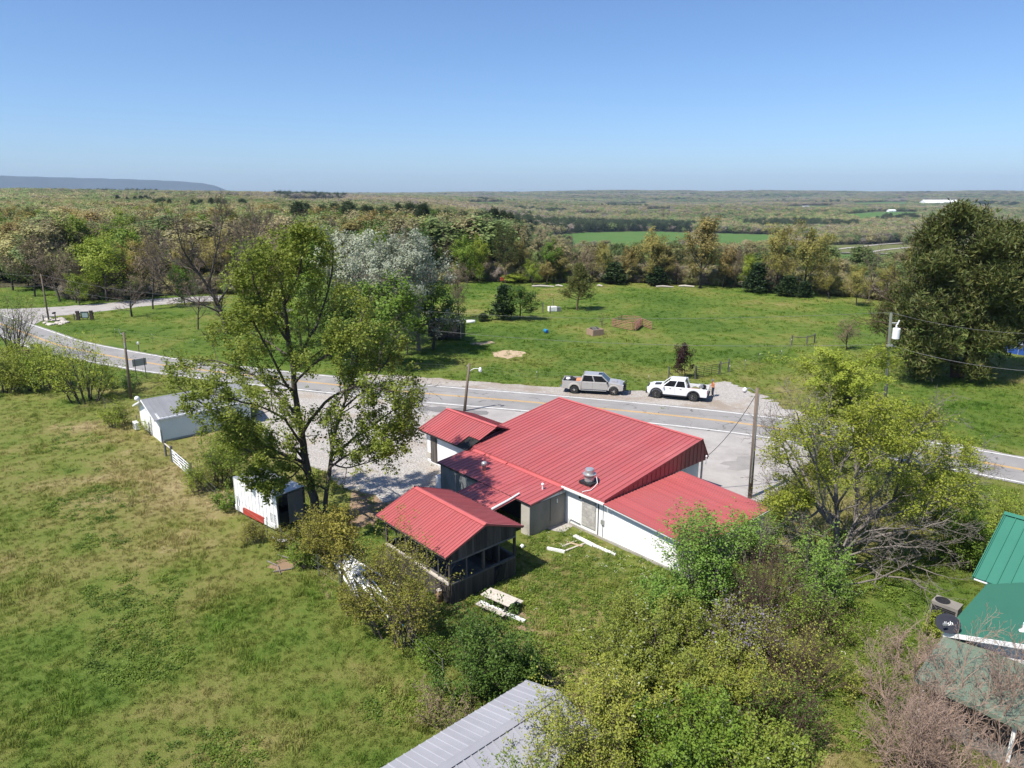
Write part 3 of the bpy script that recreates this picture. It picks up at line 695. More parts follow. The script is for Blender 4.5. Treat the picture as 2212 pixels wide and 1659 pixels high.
ribbon("edge_line", CENTER, 2.84, 3.03, 0.035, M['white_line'], hw); ribbon("edge_line", CENTER, -3.03, -2.84, 0.035, M['white_line'], hw)
ribbon("center_line", CENTER, 0.06, 0.17, 0.035, M['yellow_line'], hw); ribbon("center_line", CENTER, -0.17, -0.06, 0.035, M['yellow_line'], hw)
sheet("side_road", [g(-40, 668), g(45, 667), g(128, 663), g(242, 654), g(300, 648), g(380, 643), g(480, 638), g(480, 650), g(400, 654), g(330, 660), g(250, 669), g(190, 676), g(118, 683), g(95, 692), g(60, 706), g(-40, 700)], 0.020, M['pavement'],
      "narrow pale side road leaving the highway at the curve", 0.1, 9)
sheet("farm_lane", [g(235, 670), g(330, 662), g(420, 659), g(540, 652), g(660, 650), g(660, 668), g(560, 682), g(450, 677), g(380, 678), g(300, 677)], 0.014, M['gravel'], "light gravel farm lane under the bare trees", 0.3, 10)
sheet("dirt_patch", [g(1062, 762), g(1085, 756), g(1120, 757), g(1134, 763), g(1125, 770), g(1100, 774), g(1075, 770)], 0.008, M['sand'], "round pale bare patch in the green field", 0.25, 11, 0.8)
sheet("dirt_patch", [g(1015, 742), g(1060, 737), g(1070, 741), g(1040, 747), g(1018, 746)], 0.008, M['sand'], "thin bare patch beside the dark stock shelter", 0.25, 12, 0.8)
sheet("dirt_patch", [g(1100, 1322), g(1118, 1316), g(1140, 1340), g(1158, 1365), g(1140, 1372), g(1118, 1352)], 0.008, M['dirt'], "bare reddish soil strip beside the picnic table", 0.12, 13, 0.4)
sheet("dirt_patch", [g(578, 1222), g(604, 1212), g(645, 1206), g(658, 1214), g(620, 1231), g(592, 1233)], 0.008, M['dirt'], "bare brown soil patch near the fallen branches", 0.17, 14, 0.25)
sheet("dirt_patch", [g(395, 1040), g(430, 1050), g(490, 1110), g(540, 1150), g(590, 1180), g(570, 1195), g(520, 1165), g(470, 1125), g(420, 1075)], 0.006, M['sand'], "strip of dry straw-coloured soil along the meadow fence line", 0.35, 15, 0.5)
sheet("dirt_patch", [g(760, 1060), g(900, 1065), g(945, 1075), g(880, 1100), g(820, 1120), g(740, 1150), g(680, 1150), g(650, 1120), g(690, 1085)], 0.006, M['dirt'], "shaded bare soil under the tall maple", 0.3, 16, 0.3)
# wear of the road: tar-filled cracks, a resurfaced patch, dark oil drips and dried puddles
M['tar'] = pm("crack_sealing_tar", (0.15, 0.145, 0.14), (0.20, 0.19, 0.185), 3, 0.8)
M['pavement2'] = pm("stained_pavement", (0.31, 0.29, 0.275), (0.25, 0.235, 0.225), 0.7, 0.9, bmp=0.3, bscale=20)
M['patch'] = pm("newer_asphalt", (0.17, 0.165, 0.16), (0.21, 0.20, 0.195), 0.8, 0.9, bmp=0.3, bscale=20)
def tar_seam(i0, n, o0, o1, seed, w=.022):
    rng = np.random.default_rng(seed); seg = CENTER[i0:i0+n]; o = np.linspace(o0, o1, len(seg))+np.cumsum(rng.normal(0, .12, len(seg)))*.6
    L = smoothline(offs(seg, o), 3); ribbon("tar_seam", L, -w, w, 0.0335, M['tar'], hw)
for k, (i0, n, o0, o1) in enumerate(((92, 7, -2.4, -1.9), (100, 9, 1.2, 2.2), (104, 6, -1.2, -2.6), (110, 8, .8, 1.6), (118, 7, -2.2, -.8), (128, 6, 1.8, .7), (84, 7, 2.2, 1.0), (70, 8, -1.4, -2.0), (60, 8, 1.0, 1.9), (138, 6, -1.6, -2.4))): tar_seam(i0, n, o0, o1, 50+k)
for k, i in enumerate((90, 101, 113, 133)):
    c = CENTER[i]; t_ = CENTER[i+1]-CENTER[i]; t_ /= np.linalg.norm(t_); nv_ = np.array((-t_[1], t_[0])); rng_ = np.random.default_rng(k)
    L = smoothline([c+nv_*o+t_*rng_.normal(0, .35) for o in np.linspace(-3.2, 3.2, 8)], 3); ribbon("tar_seam", L, -.018, .018, 0.0335, M['tar'], hw)
sheet("asphalt_patch", [g(905, 876), g(960, 880), g(1010, 884), g(1060, 892), g(1040, 898), g(990, 893), g(940, 890), g(900, 886)], 0.021, M['patch'], "dark damp stain on the forecourt beside the road edge", 0.22, 21, .5)
sheet("asphalt_patch", [g(1560, 1000), g(1600, 985), g(1640, 992), g(1625, 1012), g(1580, 1018)], 0.021, M['pavement2'], "faint darker patch on the forecourt near the tall pole", 0.2, 22, .5)
sheet("asphalt_patch", [g(1660, 1010), g(1720, 1005), g(1700, 1030), g(1655, 1045)], 0.021, M['pavement2'], "faint darker patch on the forecourt under the airy tree", 0.2, 23, .5)

# ---------------------------------------------------------------- buildings
def under(o, root):
    o.parent = root
    if root.type == 'EMPTY':
        o.matrix_parent_inverse = (Matrix.Translation(root.location) @ root.rotation_euler.to_matrix().to_4x4()).inverted()
    return o
def part(mb, name, m, root, bevel=0, smooth=False, label=None):
    o = under(mb.build(name, m, None, smooth, bevel), root)
    if label: o["label"] = label
    return o
_pcache = {}
def panel_mesh(w, L, m, rib=0.045, name="roof_panel"):
    key = (round(w, 3), round(L, 3), m.name, rib)
    if key not in _pcache:
        mb = MB()
        prof = [(0, 0), (0.012, rib), (0.05, rib), (0.07, 0), (w, 0), (w, -.018), (0, -.018)]
        mb.extr([(x, 0, z) for x, z in prof], (0, L, 0))
        _pcache[key] = mb.mesh(name, m)
    return _pcache[key]
def roof_slope(roof, P0, along, total, n, upv, m, rib=0.045, seed=0, name="roof_panel"):
    """one pitch of ribbed metal roofing, panel by panel"""
    P0 = np.array(P0, float); along = nrm(np.array(along, float)); upv = np.array(upv, float); L = np.linalg.norm(upv); uu = upv/L
    w = total/n; nv = np.cross(along, uu)
    if nv[2] < 0: P0 = P0+along*total; along = -along; nv = -nv
    me = panel_mesh(w, L, m, rib, name); rng = random.Random(seed)
    for i in range(n):
        o = bpy.data.objects.new(name, me); link(o, roof)
        p = P0+along*w*i+nv*rng.uniform(0, .003)
        Mx = Matrix(((along[0], uu[0], nv[0], p[0]), (along[1], uu[1], nv[1], p[1]), (along[2], uu[2], nv[2], p[2]), (0, 0, 0, 1)))
        o.matrix_local = Mx
def wall_poly(root, pts, nvec, t, m, name="wall", label=None):
    """vertical wall face outlined by pts, thickened inwards"""
    mb = MB(); mb.extr([np.array(p, float) for p in pts], -nrm(np.array(nvec, float))*t)
    return part(mb, name, m, root, label=label)
def boards(root, p, along, total, wd, z0, z1, nvec, m, gap=0.012, t=0.025, name="board", seed=0, top=None, ragged=0.0, skip=()):
    """upright boards side by side; top(s) gives the height of the upper end"""
    rng = random.Random(seed); k = int(round(total/wd)); wd = total/k; along = nrm(np.array(along, float)); nvec = nrm(np.array(nvec, float)); p = np.array(p, float)
    for i in range(k):
        if i in skip: continue
        a = p+along*(wd*i+gap/2)+nvec*rng.uniform(0, .008); b = p+along*(wd*(i+1)-gap/2)+nvec*rng.uniform(0, .008)
        h1 = (top((i+.0)*wd), top((i+1.)*wd)) if top else (z1, z1); dz = rng.uniform(-ragged, ragged)
        mb = MB(); mb.quadbox([(a[0], a[1], z0+dz), (b[0], b[1], z0+dz), (b[0], b[1], h1[1]), (a[0], a[1], h1[0])], nvec, t)
        part(mb, name, m, root)
def laps(root, p, along, total, z0, z1, n, nvec, m, name="siding_board", clip=None):
    """horizontal lap siding, each board tilted so that its lower edge stands proud"""
    along = nrm(np.array(along, float)); nvec = nrm(np.array(nvec, float)); p = np.array(p, float); h = (z1-z0)/n
    for i in range(n):
        a0 = p.copy(); a1 = p+along*total; zb, zt = z0+h*i, z0+h*(i+1)+.012
        s0, s1 = (clip(zb) if clip else (0, total)); a0 = p+along*s0; a1 = p+along*s1
        mb = MB(); lo, hi = nvec*.028, nvec*.008
        P = [a0+lo+(0, 0, zb), a1+lo+(0, 0, zb), a1+hi+(0, 0, zt), a0+hi+(0, 0, zt)]
        mb.add(P+[a0+(0, 0, zb), a1+(0, 0, zb), a1+(0, 0, zt), a0+(0, 0, zt)], [(0, 1, 2, 3), (7, 6, 5, 4), (0, 4, 5, 1), (1, 5, 6, 2), (2, 6, 7, 3), (3, 7, 4, 0)])
        part(mb, name, m, root)
V3 = lambda a: np.array(a, float)
NB, NA = -E2, E1            # outward normals of the faces turned to the camera
def wbox(a0, a1, b0, b1, z0, z1):
    """box in the building frame"""
    mb = MB(); P = [W(a0, b0, z0), W(a1, b0, z0), W(a1, b1, z0), W(a0, b1, z0)]
    Q = [W(a0, b0, z1), W(a1, b0, z1), W(a1, b1, z1), W(a0, b1, z1)]
    return mb.add(P+Q, [(3, 2, 1, 0), (4, 5, 6, 7), (0, 1, 5, 4), (1, 2, 6, 5), (2, 3, 7, 6), (3, 0, 4, 7)])
def main_building():
    t = thing("roadside_building", "rambling white roadside building under wide red ribbed metal roofs", "building", tuple(W(7, 5)))
    zE, zR = 2.60, 4.06
    # -- main shell
    wall_poly(t, [W(0.3, 0.2, 0), W(13.15, 0.2, 0), W(13.15, 0.2, 2.52), W(0.3, 0.2, 2.52)], NB, .2, M['white_paint'], "back_wall")
    wall_poly(t, [W(13.15, .4, 0), W(13.15, 10.0, 0), W(13.15, 10.0, 2.50), W(13.15, .4, 2.50)], NA, .2, M['white_paint'], "end_wall")
    wall_poly(t, [W(.3, 10.0, 0), W(.3, .4, 0), W(.3, .4, 2.50), W(.3, 10.0, 2.50)], -E1, .2, M['white_paint'], "end_wall")
    wall_poly(t, [W(13.0, 8.6, 0), W(.3, 8.6, 0), W(.3, 8.6, 2.50), W(13.0, 8.6, 2.50)], E2, .2, M['white_paint'], "front_wall")
    # dark red ribbed cladding of the road-side gable, sheet by sheet
    gz = lambda b: (zE+(zR-zE)*b/9.85) if b < 9.85 else zR-(zR-zE)*(b-9.85)/.85
    for i in range(24):
        b0, b1 = 10.7*i/24, 10.7*(i+1)/24
        P = [W(13.36, b0, 2.47), W(13.36, b1, 2.47), W(13.36, b1, gz(b1)-.03), W(13.36, b0, gz(b0)-.03)]
        mb = MB(); mb.quadbox(P, NA, .02); mb.quadbox([W(13.38, b0, 2.47), W(13.38, b0+.05, 2.47), W(13.38, b0+.05, gz(b0)-.03), W(13.38, b0, gz(b0)-.03)], NA, .03)
        part(mb, "gable_sheet", M['red_metal'], t)
        if i % 3 == 0:
            mb = MB(); b1 = min(b1+10.7/12, 10.7); mb.quadbox([W(0.06, b0, 2.5), W(0.06, b1, 2.5), W(.06, b1, gz(b1)-.04), W(.06, b0, gz(b0)-.04)], -E1, .02); part(mb, "gable_sheet", M['red_metal'], t)
    # roof deck, panels, ridge and eave trim
    mb = MB(); mb.extr([W(0.02, 0.02, zE-.07), W(0.02, 9.85, zR-.07), W(.02, 10.68, zE-.07), W(.02, 10.68, zE-.12), W(.02, 9.85, zR-.14), W(.02, 0.02, zE-.12)], 13.34*E1)
    roof = part(mb, "roof", M['dark'], t)
    roof_slope(roof, W(0, 0, zE), E1, 13.42, 36, 9.85*E2+V3((0, 0, zR-zE)), M['red_metal'], .042, 1)
    roof_slope(roof, W(0, 10.72, zE), E1, 13.42, 36, -.86*E2+V3((0, 0, zR-zE)), M['red_metal'], .05, 2)
    mb = MB(); mb.extr([W(-.02, 9.68, zR+.03), W(-.02, 9.86, zR+.075), W(-.02, 9.93, zR-.06), W(-.02, 9.85, zR+.03)], 13.46*E1); part(mb, "ridge_cap", M['red_trim'], roof)
    mb = MB(); mb.extr([W(-.03, -.02, zE-.1), W(-.03, -.02, zE+.06), W(-.03, 9.85, zR+.06), W(-.03, 9.85, zR-.1)], .05*E1); part(mb, "rake_trim", M['red_trim'], roof)
    mb = MB(); mb.extr([W(13.41, -.02, zE-.1), W(13.41, -.02, zE+.055), W(13.41, 9.85, zR+.055), W(13.41, 9.85, zR-.03)], .03*E1); part(mb, "rake_trim", M['red_metal'], roof)
    part(wbox(-.02, 13.44, -.05, -.02, zE-.13, zE-.005), "eave_trim", M['red_metal'], roof)
    part(wbox(9.9, 13.45, -.16, -.055, zE-.24, zE-.12), "gutter", M['white_trim'], roof)
    part(wbox(0.1, 1.1, -.12, -.055, zE-.22, zE-.13), "gutter", M['white_trim'], roof)
    # block infill of a former doorway
    rng = random.Random(4); k = 0
    part(wbox(11.50, 12.62, .155, .197, .35, 2.28), "mortar_bed", M['concrete'], t)
    for r_ in range(9):
        z = .37+r_*.205; x = 11.52-(.2 if r_ % 2 else 0)
        while x < 12.6:
            a0, a1 = max(x, 11.52), min(x+.39, 12.62-rng.uniform(0, .1 if r_ < 6 else .02))
            if a1-a0 > .06: part(wbox(a0, a1, .135+rng.uniform(0, .006), .19, z, z+.19), "block", M['block'], t)
            x += .40
    part(wbox(11.55, 12.1, .13, .16, 2.2, 2.34), "vent_opening", M['dark'], t)
    mb = MB(); mb.lathe([(.09, 0), (.09, .1), (.07, .12)], 12, (0, 0, 0), 'Y'); o = part(mb, "exhaust_hood", M['black'], t)
    o.matrix_basis = Matrix.Translation(Vector(W(11.36, .2, 2.1))) @ Matrix.Rotation(TH+math.pi, 4, 'Z')
    part(wbox(13.08, 13.3, .10, .19, .95, 1.25), "electric_meter", M['steel'], t)
    part(wbox(12.80, 12.84, .15, .19, .1, 2.4), "conduit", M['black'], t)
    mb = MB(); mb.tube([W(10.5, .1, .05), W(10.5, .08, .42), W(10.62, .08, .48), W(11.4, .08, .44)], .035, 6); part(mb, "drain_pipe", M['white_trim'], t)
    part(wbox(10.4, 19.5, .10, .16, 0.0, .14), "foundation", M['concrete'], t)
    # -- annex behind the main roof
    aL, aR, bF = .95, 10.22, -2.95
    za = lambda b: 2.44+(2.16-2.44)*(-b)/2.95
    mb = MB(); mb.extr([W(aL, -.02, 2.36), W(aL, -.02, 2.30), W(aL, bF+.02, 2.02), W(aL, bF+.02, 2.10)], (aR-aL)*E1); r2 = part(mb, "annex_roof", M['dark'], t)
    roof_slope(r2, W(aL, bF, 2.16), E1, aR-aL, 25, 2.95*E2+V3((0, 0, .28)), M['red_metal'], .038, 3)
    for x0, x1 in ((1.0, 2.6), (2.7, 4.9), (5.0, 10.0)):
        mb = MB(); mb.extr([W(x0, -.26, 2.46), W(x0, -.04, 2.53), W(x0, -.04, 2.43), W(x0, -.26, 2.43)], (x1-x0)*E1); part(mb, "flashing", M['red_trim'], r2)
    part(wbox(aL, aR, bF-.03, bF-.002, 2.05, 2.155), "eave_trim", M['black'], r2)
    mb = MB(); mb.quadbox([W(aR+.002, bF, 2.07), W(aR+.002, 0, 2.35), W(aR+.002, 0, 2.46), W(aR+.002, bF, 2.18)], NA, .03); part(mb, "rake_trim", M['red_metal'], r2)
    mb = MB(); mb.quadbox([W(aL-.002, bF, 2.07), W(aL-.002, 0, 2.35), W(aL-.002, 0, 2.46), W(aL-.002, bF, 2.18)], -NA, .03); part(mb, "rake_trim", M['red_trim'], r2)
    # stained panels of the annex end and its dark back wall, with carport shade painted behind
    for b0, b1 in ((-2.83, -1.18), (-1.15, .17)):
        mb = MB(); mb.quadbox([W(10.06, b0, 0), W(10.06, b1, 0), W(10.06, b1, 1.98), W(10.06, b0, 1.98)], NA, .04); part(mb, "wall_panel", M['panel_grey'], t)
    mb = MB(); mb.extr([W(10.02, -2.83, 1.995), W(10.02, .17, 1.995), W(10.02, .17, 2.30), W(10.02, -2.83, 2.06)], .055*E1); part(mb, "gable_panel", M['blue_white'], t)
    mb = MB(); mb.quadbox([W(10.085, -.35, 2.02), W(10.085, .0, 2.02), W(10.085, .0, 2.27), W(10.085, -.35, 2.25)], NA, .03); part(mb, "junction_box", M['steel'], t)
    mb = MB(); mb.quadbox([W(10.10, -1.17, .5), W(10.10, -1.14, .5), W(10.10, -1.14, 1.97), W(10.10, -1.17, 1.97)], NA, .012); part(mb, "seam", M['black'], t)
    mb = MB(); mb.quadbox([W(10.10, -.62, 1.55), W(10.10, -.55, 1.55), W(10.10, -.55, 1.8), W(10.10, -.62, 1.8)], NA, .05); part(mb, "wall_lamp", M['white_trim'], t)
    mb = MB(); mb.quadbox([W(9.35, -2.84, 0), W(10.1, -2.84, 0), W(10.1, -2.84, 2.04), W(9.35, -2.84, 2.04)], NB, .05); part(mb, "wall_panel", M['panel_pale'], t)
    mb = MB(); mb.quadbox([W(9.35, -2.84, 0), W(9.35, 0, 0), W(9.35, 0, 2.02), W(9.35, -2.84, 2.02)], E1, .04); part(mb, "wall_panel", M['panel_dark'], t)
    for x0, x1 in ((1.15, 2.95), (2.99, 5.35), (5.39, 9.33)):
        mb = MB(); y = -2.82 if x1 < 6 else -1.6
        mb.quadbox([W(x0, y, 0), W(x1, y, 0), W(x1, y, 2.03), W(x0, y, 2.03)], NB, .05); part(mb, "wall_panel", M['panel_dark'] if x1 < 6 else M['dark'], t)  # near-black sheet set back stands in for shade inside the open carport
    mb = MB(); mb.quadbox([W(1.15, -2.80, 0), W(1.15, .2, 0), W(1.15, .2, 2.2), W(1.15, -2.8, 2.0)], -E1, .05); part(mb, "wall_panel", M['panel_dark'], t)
    part(wbox(.35, .95, -2.75, -2.2, 0, .95), "heat_pump", M['white_trim'], t, bevel=.02)
    # low porch roof that carries the annex slope on
    mb = MB(); mb.extr([W(5.42, bF, 2.05), W(5.42, bF, 1.99), W(5.42, -4.68, 1.78), W(5.42, -4.68, 1.84)], 3.5*E1); r3 = part(mb, "porch_roof", M['dark'], t)
    roof_slope(r3, W(5.4, -4.7, 1.89), E1, 3.56, 10, 1.745*E2+V3((0, 0, .235)), M['red_metal'], .04, 4)
    mb = MB(); mb.tube([W(8.86, -4.8, 1.98), W(8.84, -3.4, 2.16), W(8.82, -2.55, 2.32)], [.07, .06, .05], 6); part(mb, "loose_trim", M['white_trim'], r3)
    for a_ in (5.6, 8.85):
        part(wbox(a_, a_+.1, -4.6, -4.5, 0, 1.84), "post", M['old_board'], t)
    # -- lean-to at the road end
    zl = lambda a: 2.47-(a-13.48)*.06
    mb = MB(); mb.extr([W(13.5, -.06, 2.36), W(19.85, -.06, 1.98), W(19.85, -.06, 1.92), W(13.5, -.06, 2.30)], 7.52*E2); r4 = part(mb, "lean_to_roof", M['dark'], t)
    roof_slope(r4, W(19.9, -.1, zl(19.9)), E2, 7.6, 25, -6.42*E1+V3((0, 0, zl(13.48)-zl(19.9))), M['red_metal'], .04, 5)
    mb = MB(); mb.quadbox([W(13.5, -.105, 2.33), W(19.9, -.105, 1.95), W(19.9, -.105, 2.085), W(13.5, -.105, 2.465)], NB, .02); part(mb, "fascia", M['white_trim'], r4)
    mb = MB(); mb.quadbox([W(13.48, -.13, 2.44), W(19.9, -.13, 2.058), W(19.9, -.13, 2.10), W(13.48, -.13, 2.485)], NB, .025); part(mb, "rake_trim", M['red_trim'], r4)
    part(wbox(19.91, 19.94, -.1, 7.5, 1.93, 2.05), "fascia", M['white_trim'], r4)
    wall_poly(t, [W(13.2, .2, 0), W(19.6, .2, 0), W(19.6, .2, 1.97), W(13.2, .2, 2.33)], NB, .15, M['white_paint'], "lean_to_wall")
    laps(t, W(13.85, .2, 0), E1, 5.75, .16, 2.28, 17, NB, M['white_siding'], clip=lambda z: (0, min(5.75, (2.33-.06-z-.13)/.06) if z > 1.75 else 5.75))
    wall_poly(t, [W(19.6, .2, 0), W(19.6, 7.3, 0), W(19.6, 7.3, 1.97), W(19.6, .2, 1.97)], NA, .15, M['white_paint'], "lean_to_wall")
    wall_poly(t, [W(19.5, 7.3, 0), W(13.2, 7.3, 0), W(13.2, 7.3, 2.33), W(19.5, 7.3, 1.97)], E2, .15, M['white_paint'], "lean_to_wall")
    # forecourt canopy posts under the front eave
    for a_ in (13.1, 9.0, 4.6, .6):
        part(wbox(a_, a_+.1, 10.35, 10.45, 0, 2.5), "canopy_post", M['steel'], t)
    part(wbox(.05, 13.36, 10.1, 10.62, 2.44, 2.475), "soffit", M['white_trim'], t)
    # -- gabled wing to the left
    zw, zr, b0, b1 = 2.55, 3.60, -.58, 5.05; bm_ = 2.22
    mb = MB(); mb.extr([W(-4.78, b0+.02, zw-.08), W(-4.78, bm_, zr-.08), W(-4.78, b1-.02, zw-.08), W(-4.78, b1-.02, zw-.14), W(-4.78, bm_, zr-.15), W(-4.78, b0+.02, zw-.14)], 5.9*E1); r5 = part(mb, "wing_roof", M['dark'], t)
    roof_slope(r5, W(-4.8, b0, zw), E1, 4.78, 16, (bm_-b0)*E2+V3((0, 0, zr-zw)), M['red_metal'], .045, 6)
    roof_slope(r5, W(-4.8, b1, zw), E1, 6.0, 20, (bm_-b1)*E2+V3((0, 0, zr-zw)), M['red_metal'], .045, 7)
    roof_slope(r5, W(-.02, .55, zw+.42), E1, 1.2, 5, (bm_-.55)*E2+V3((0, 0, zr-zw-.42)), M['red_metal'], .045, 8)
    mb = MB(); mb.extr([W(-4.82, bm_-.16, zr+.02), W(-4.82, bm_, zr+.085), W(-4.82, bm_+.16, zr+.02), W(-4.82, bm_, zr+.05)], 6.05*E1); part(mb, "ridge_cap", M['red_trim'], r5)
    mb = MB(); mb.extr([W(-4.84, b0-.02, zw-.08), W(-4.84, b0-.02, zw+.05), W(-4.84, bm_, zr+.06), W(-4.84, b1, zw+.05), W(-4.84, b1, zw-.08), W(-4.84, bm_, zr-.08)], .035*E1); part(mb, "rake_trim", M['red_metal'], r5)
    wall_poly(t, [W(-4.4, -.12, 0), W(.28, -.12, 0), W(.28, -.12, 2.5), W(-4.4, -.12, 2.5)], NB, .15, M['white_paint'], "wing_wall")
    wall_poly(t, [W(-4.4, 4.7, 0), W(-4.4, -.12, 0), W(-4.4, -.12, 2.55), W(-4.4, 2.25, 3.4), W(-4.4, 4.7, 2.55)], -E1, .15, M['white_paint'], "wing_wall")
    boards(t, W(-3.85, -.125, 0), E1, .82, .135, .12, 2.45, NB, M['old_board'], t=.03, name="door_board", seed=9)
    part(wbox(-4.42, -3.9, -.15, -.123, .28, .75), "stain_patch", M['panel_pale'], t)
    # roof furniture
    mb = MB(); mb.tube([W(9.36, -1.1, 2.3), W(9.36, -1.1, 2.62)], .055, 8); mb.ball(tuple(W(9.36, -1.1, 2.66)), .10, 5); part(mb, "vent_pipe", M['white_trim'], t)
    mb = MB(); mb.lathe([(.13, 0), (.13, .32), (.2, .36), (.2, .5), (.16, .58), (.05, .62)], 14, tuple(W(4.45, -1.7, 2.28))); part(mb, "turbine_vent", M['steel'], t, smooth=True)
    fan = W(11.25, 1.05, 2.72)
    mb = MB(); mb.box((0, 0, .05), (.95, .85, .22)); o = part(mb, "fan_curb", M['black'], t); o.matrix_basis = Matrix.Translation(Vector(fan)) @ Matrix.Rotation(TH, 4, 'Z')
    mb = MB(); mb.lathe([(.27, .14), (.30, .2), (.30, .45), (.42, .62), (.42, .66), (.36, .64), (.28, .64), (.28, .92), (.26, .97), (.05, 1.0)], 20, tuple(fan)); part(mb, "exhaust_fan", M['alu'], t, smooth=False)
    mb = MB(); mb.tube([fan+V3((.4, -.1, .6)), fan+.45*E1+V3((.15, -.1, .2)), W(11.95, .7, 2.78), W(12.0, .35, 2.72), W(11.7, -.05, 2.64), W(11.7, -.12, 2.3)], .022, 6); part(mb, "flex_conduit", M['white_trim'], t)
    # service head where the overhead wires land
    mb = MB(); mb.tube([W(13.5, 10.3, 2.2), W(13.5, 10.3, 2.75)], .04, 6); mb.ball(tuple(W(13.5, 10.3, 2.78)), .08, 4); part(mb, "service_head", M['white_trim'], t)
    return t
main_building()

def pavilion():
    t = thing("screened_pavilion", "weathered dark board pavilion under a red metal gable roof near picnic table", "pavilion", tuple(W(9.9, -8.6)))
    a0, a1, b0, b1 = 6.95, 12.75, -10.80, -6.50; zw, zr, bm_ = 2.86, 3.80, -8.66
    A0, A1, B0, B1 = 6.68, 13.02, -11.25, -6.08
    mb = MB(); mb.extr([W(A0+.03, B0+.02, zw-.09), W(A0+.03, bm_, zr-.09), W(A0+.03, B1-.02, zw-.09), W(A0+.03, B1-.02, zw-.12), W(A0+.03, bm_, zr-.14), W(A0+.03, B0+.02, zw-.12)], (A1-A0-.06)*E1); rf = part(mb, "roof", M['old_board'], t)
    roof_slope(rf, W(A0, B0, zw), E1, A1-A0, 29, (bm_-B0)*E2+V3((0, 0, zr-zw)), M['red_metal'], .035, 11)
    roof_slope(rf, W(A0, B1, zw), E1, A1-A0, 29, (bm_-B1)*E2+V3((0, 0, zr-zw)), M['red_metal'], .035, 12)
    mb = MB(); mb.extr([W(A0-.02, bm_-.17, zr+.005), W(A0-.02, bm_, zr+.075), W(A0-.02, bm_+.17, zr+.005), W(A0-.02, bm_, zr+.04)], (A1-A0+.04)*E1); part(mb, "ridge_cap", M['red_trim'], rf)
    for x in (A0-.03, A1):
        mb = MB(); mb.extr([W(x, B0, zw-.07), W(x, B0, zw+.04), W(x, bm_, zr+.045), W(x, B1, zw+.04), W(x, B1, zw-.07), W(x, bm_, zr-.07)], .03*E1); part(mb, "rake_trim", M['red_metal'], rf)
    # posts
    for (a, b) in [(a0, b0), (a1, b0), (a0, b1), (a1, b1), (a1, -8.65), (a0, -8.65), (8.9, b0), (10.85, b0), (8.9, b1), (10.85, b1)]:
        part(wbox(a-.06, a+.06, b-.06, b+.06, 0, 2.74), "post", M['old_board'], t)
    # skirting boards on the three faces in view, rails and studs
    boards(t, W(a0, b0-.07, 0), E1, a1-a0, .165, .02, 1.08, NB, M['old_board'], seed=21, ragged=.02)
    boards(t, W(a1+.07, b0, 0), E2, b1-b0, .165, .02, 1.08, NA, M['old_board'], seed=22, ragged=.02, skip=(17, 18, 19))
    boards(t, W(a0, b1+.07, 0), E1, a1-a0, .33, .02, 1.08, E2, M['old_board'], seed=23)
    boards(t, W(a0-.07, b0, 0), E2, b1-b0, .33, .02, 1.08, -E1, M['old_board'], seed=24)
    gt = lambda s: zw-.12+(zr-zw)*(1-abs((b0+s)-bm_)/(bm_-B0))
    boards(t, W(a1+.07, b0, 0), E2, b1-b0, .165, 2.36, 2.9, NA, M['old_board'], seed=25, top=gt)
    boards(t, W(a0-.07, b0, 0), E2, b1-b0, .33, 2.36, 2.9, -E1, M['old_board'], seed=26, top=gt)
    for z in (1.09, 2.30):
        part(wbox(a1-.03, a1+.12, b0, b1, z, z+.09), "rail", M['grey_board'], t)
        part(wbox(a0, a1, b0-.12, b0+.03, z, z+.09), "rail", M['table_wood'] if z < 2 else M['grey_board'], t)
        part(wbox(a0, a1, b1-.03, b1+.1, z, z+.09), "rail", M['grey_board'], t)
        part(wbox(a0-.1, a0+.03, b0, b1, z, z+.09), "rail", M['grey_board'], t)
    for b in (-9.75, -7.6):
        part(wbox(a1-.03, a1+.03, b-.03, b+.03, 1.18, 2.30), "stud", M['grey_board'], t)
    for a in (7.9, 9.9, 11.8):
        part(wbox(a-.03, a+.03, b0-.03, b0+.03, 1.18, 2.30), "stud", M['grey_board'], t)
    mb = MB(); mb.tube([W(a1+.04, b0+.05, 1.95), W(a1+.04, b0+.45, 2.3)], .035, 4); part(mb, "brace", M['grey_board'], t)
    mb = MB(); mb.tube([W(a1+.13, -7.95, .16), W(a1+.16, -7.6, .95)], .02, 4); mb.quadbox([W(a1+.10, -8.05, .12), W(a1+.10, -7.35, .2), W(a1+.10, -7.2, 1.0), W(a1+.10, -7.85, .92)], NA, .03); part(mb, "loose_panel", M['dark'], t)
    # plank floor inside
    for i in range(14):
        b = b0+.05+i*(b1-b0-.1)/14; part(wbox(a0+.05, a1-.05, b, b+(b1-b0-.1)/14-.015, .05, .09), "floor_board", M['grey_board'], t)
    for a in (7.4, 8.2, 9.4, 10.3, 11.3, 12.3):       # wire mesh strands in the long openings
        mb = MB(); mb.tube([W(a, b0-.02, 1.2), W(a+.25, b0-.02, 2.28)], .008, 3); part(mb, "screen_wire", M['steel'], t)
    return t
pavilion()

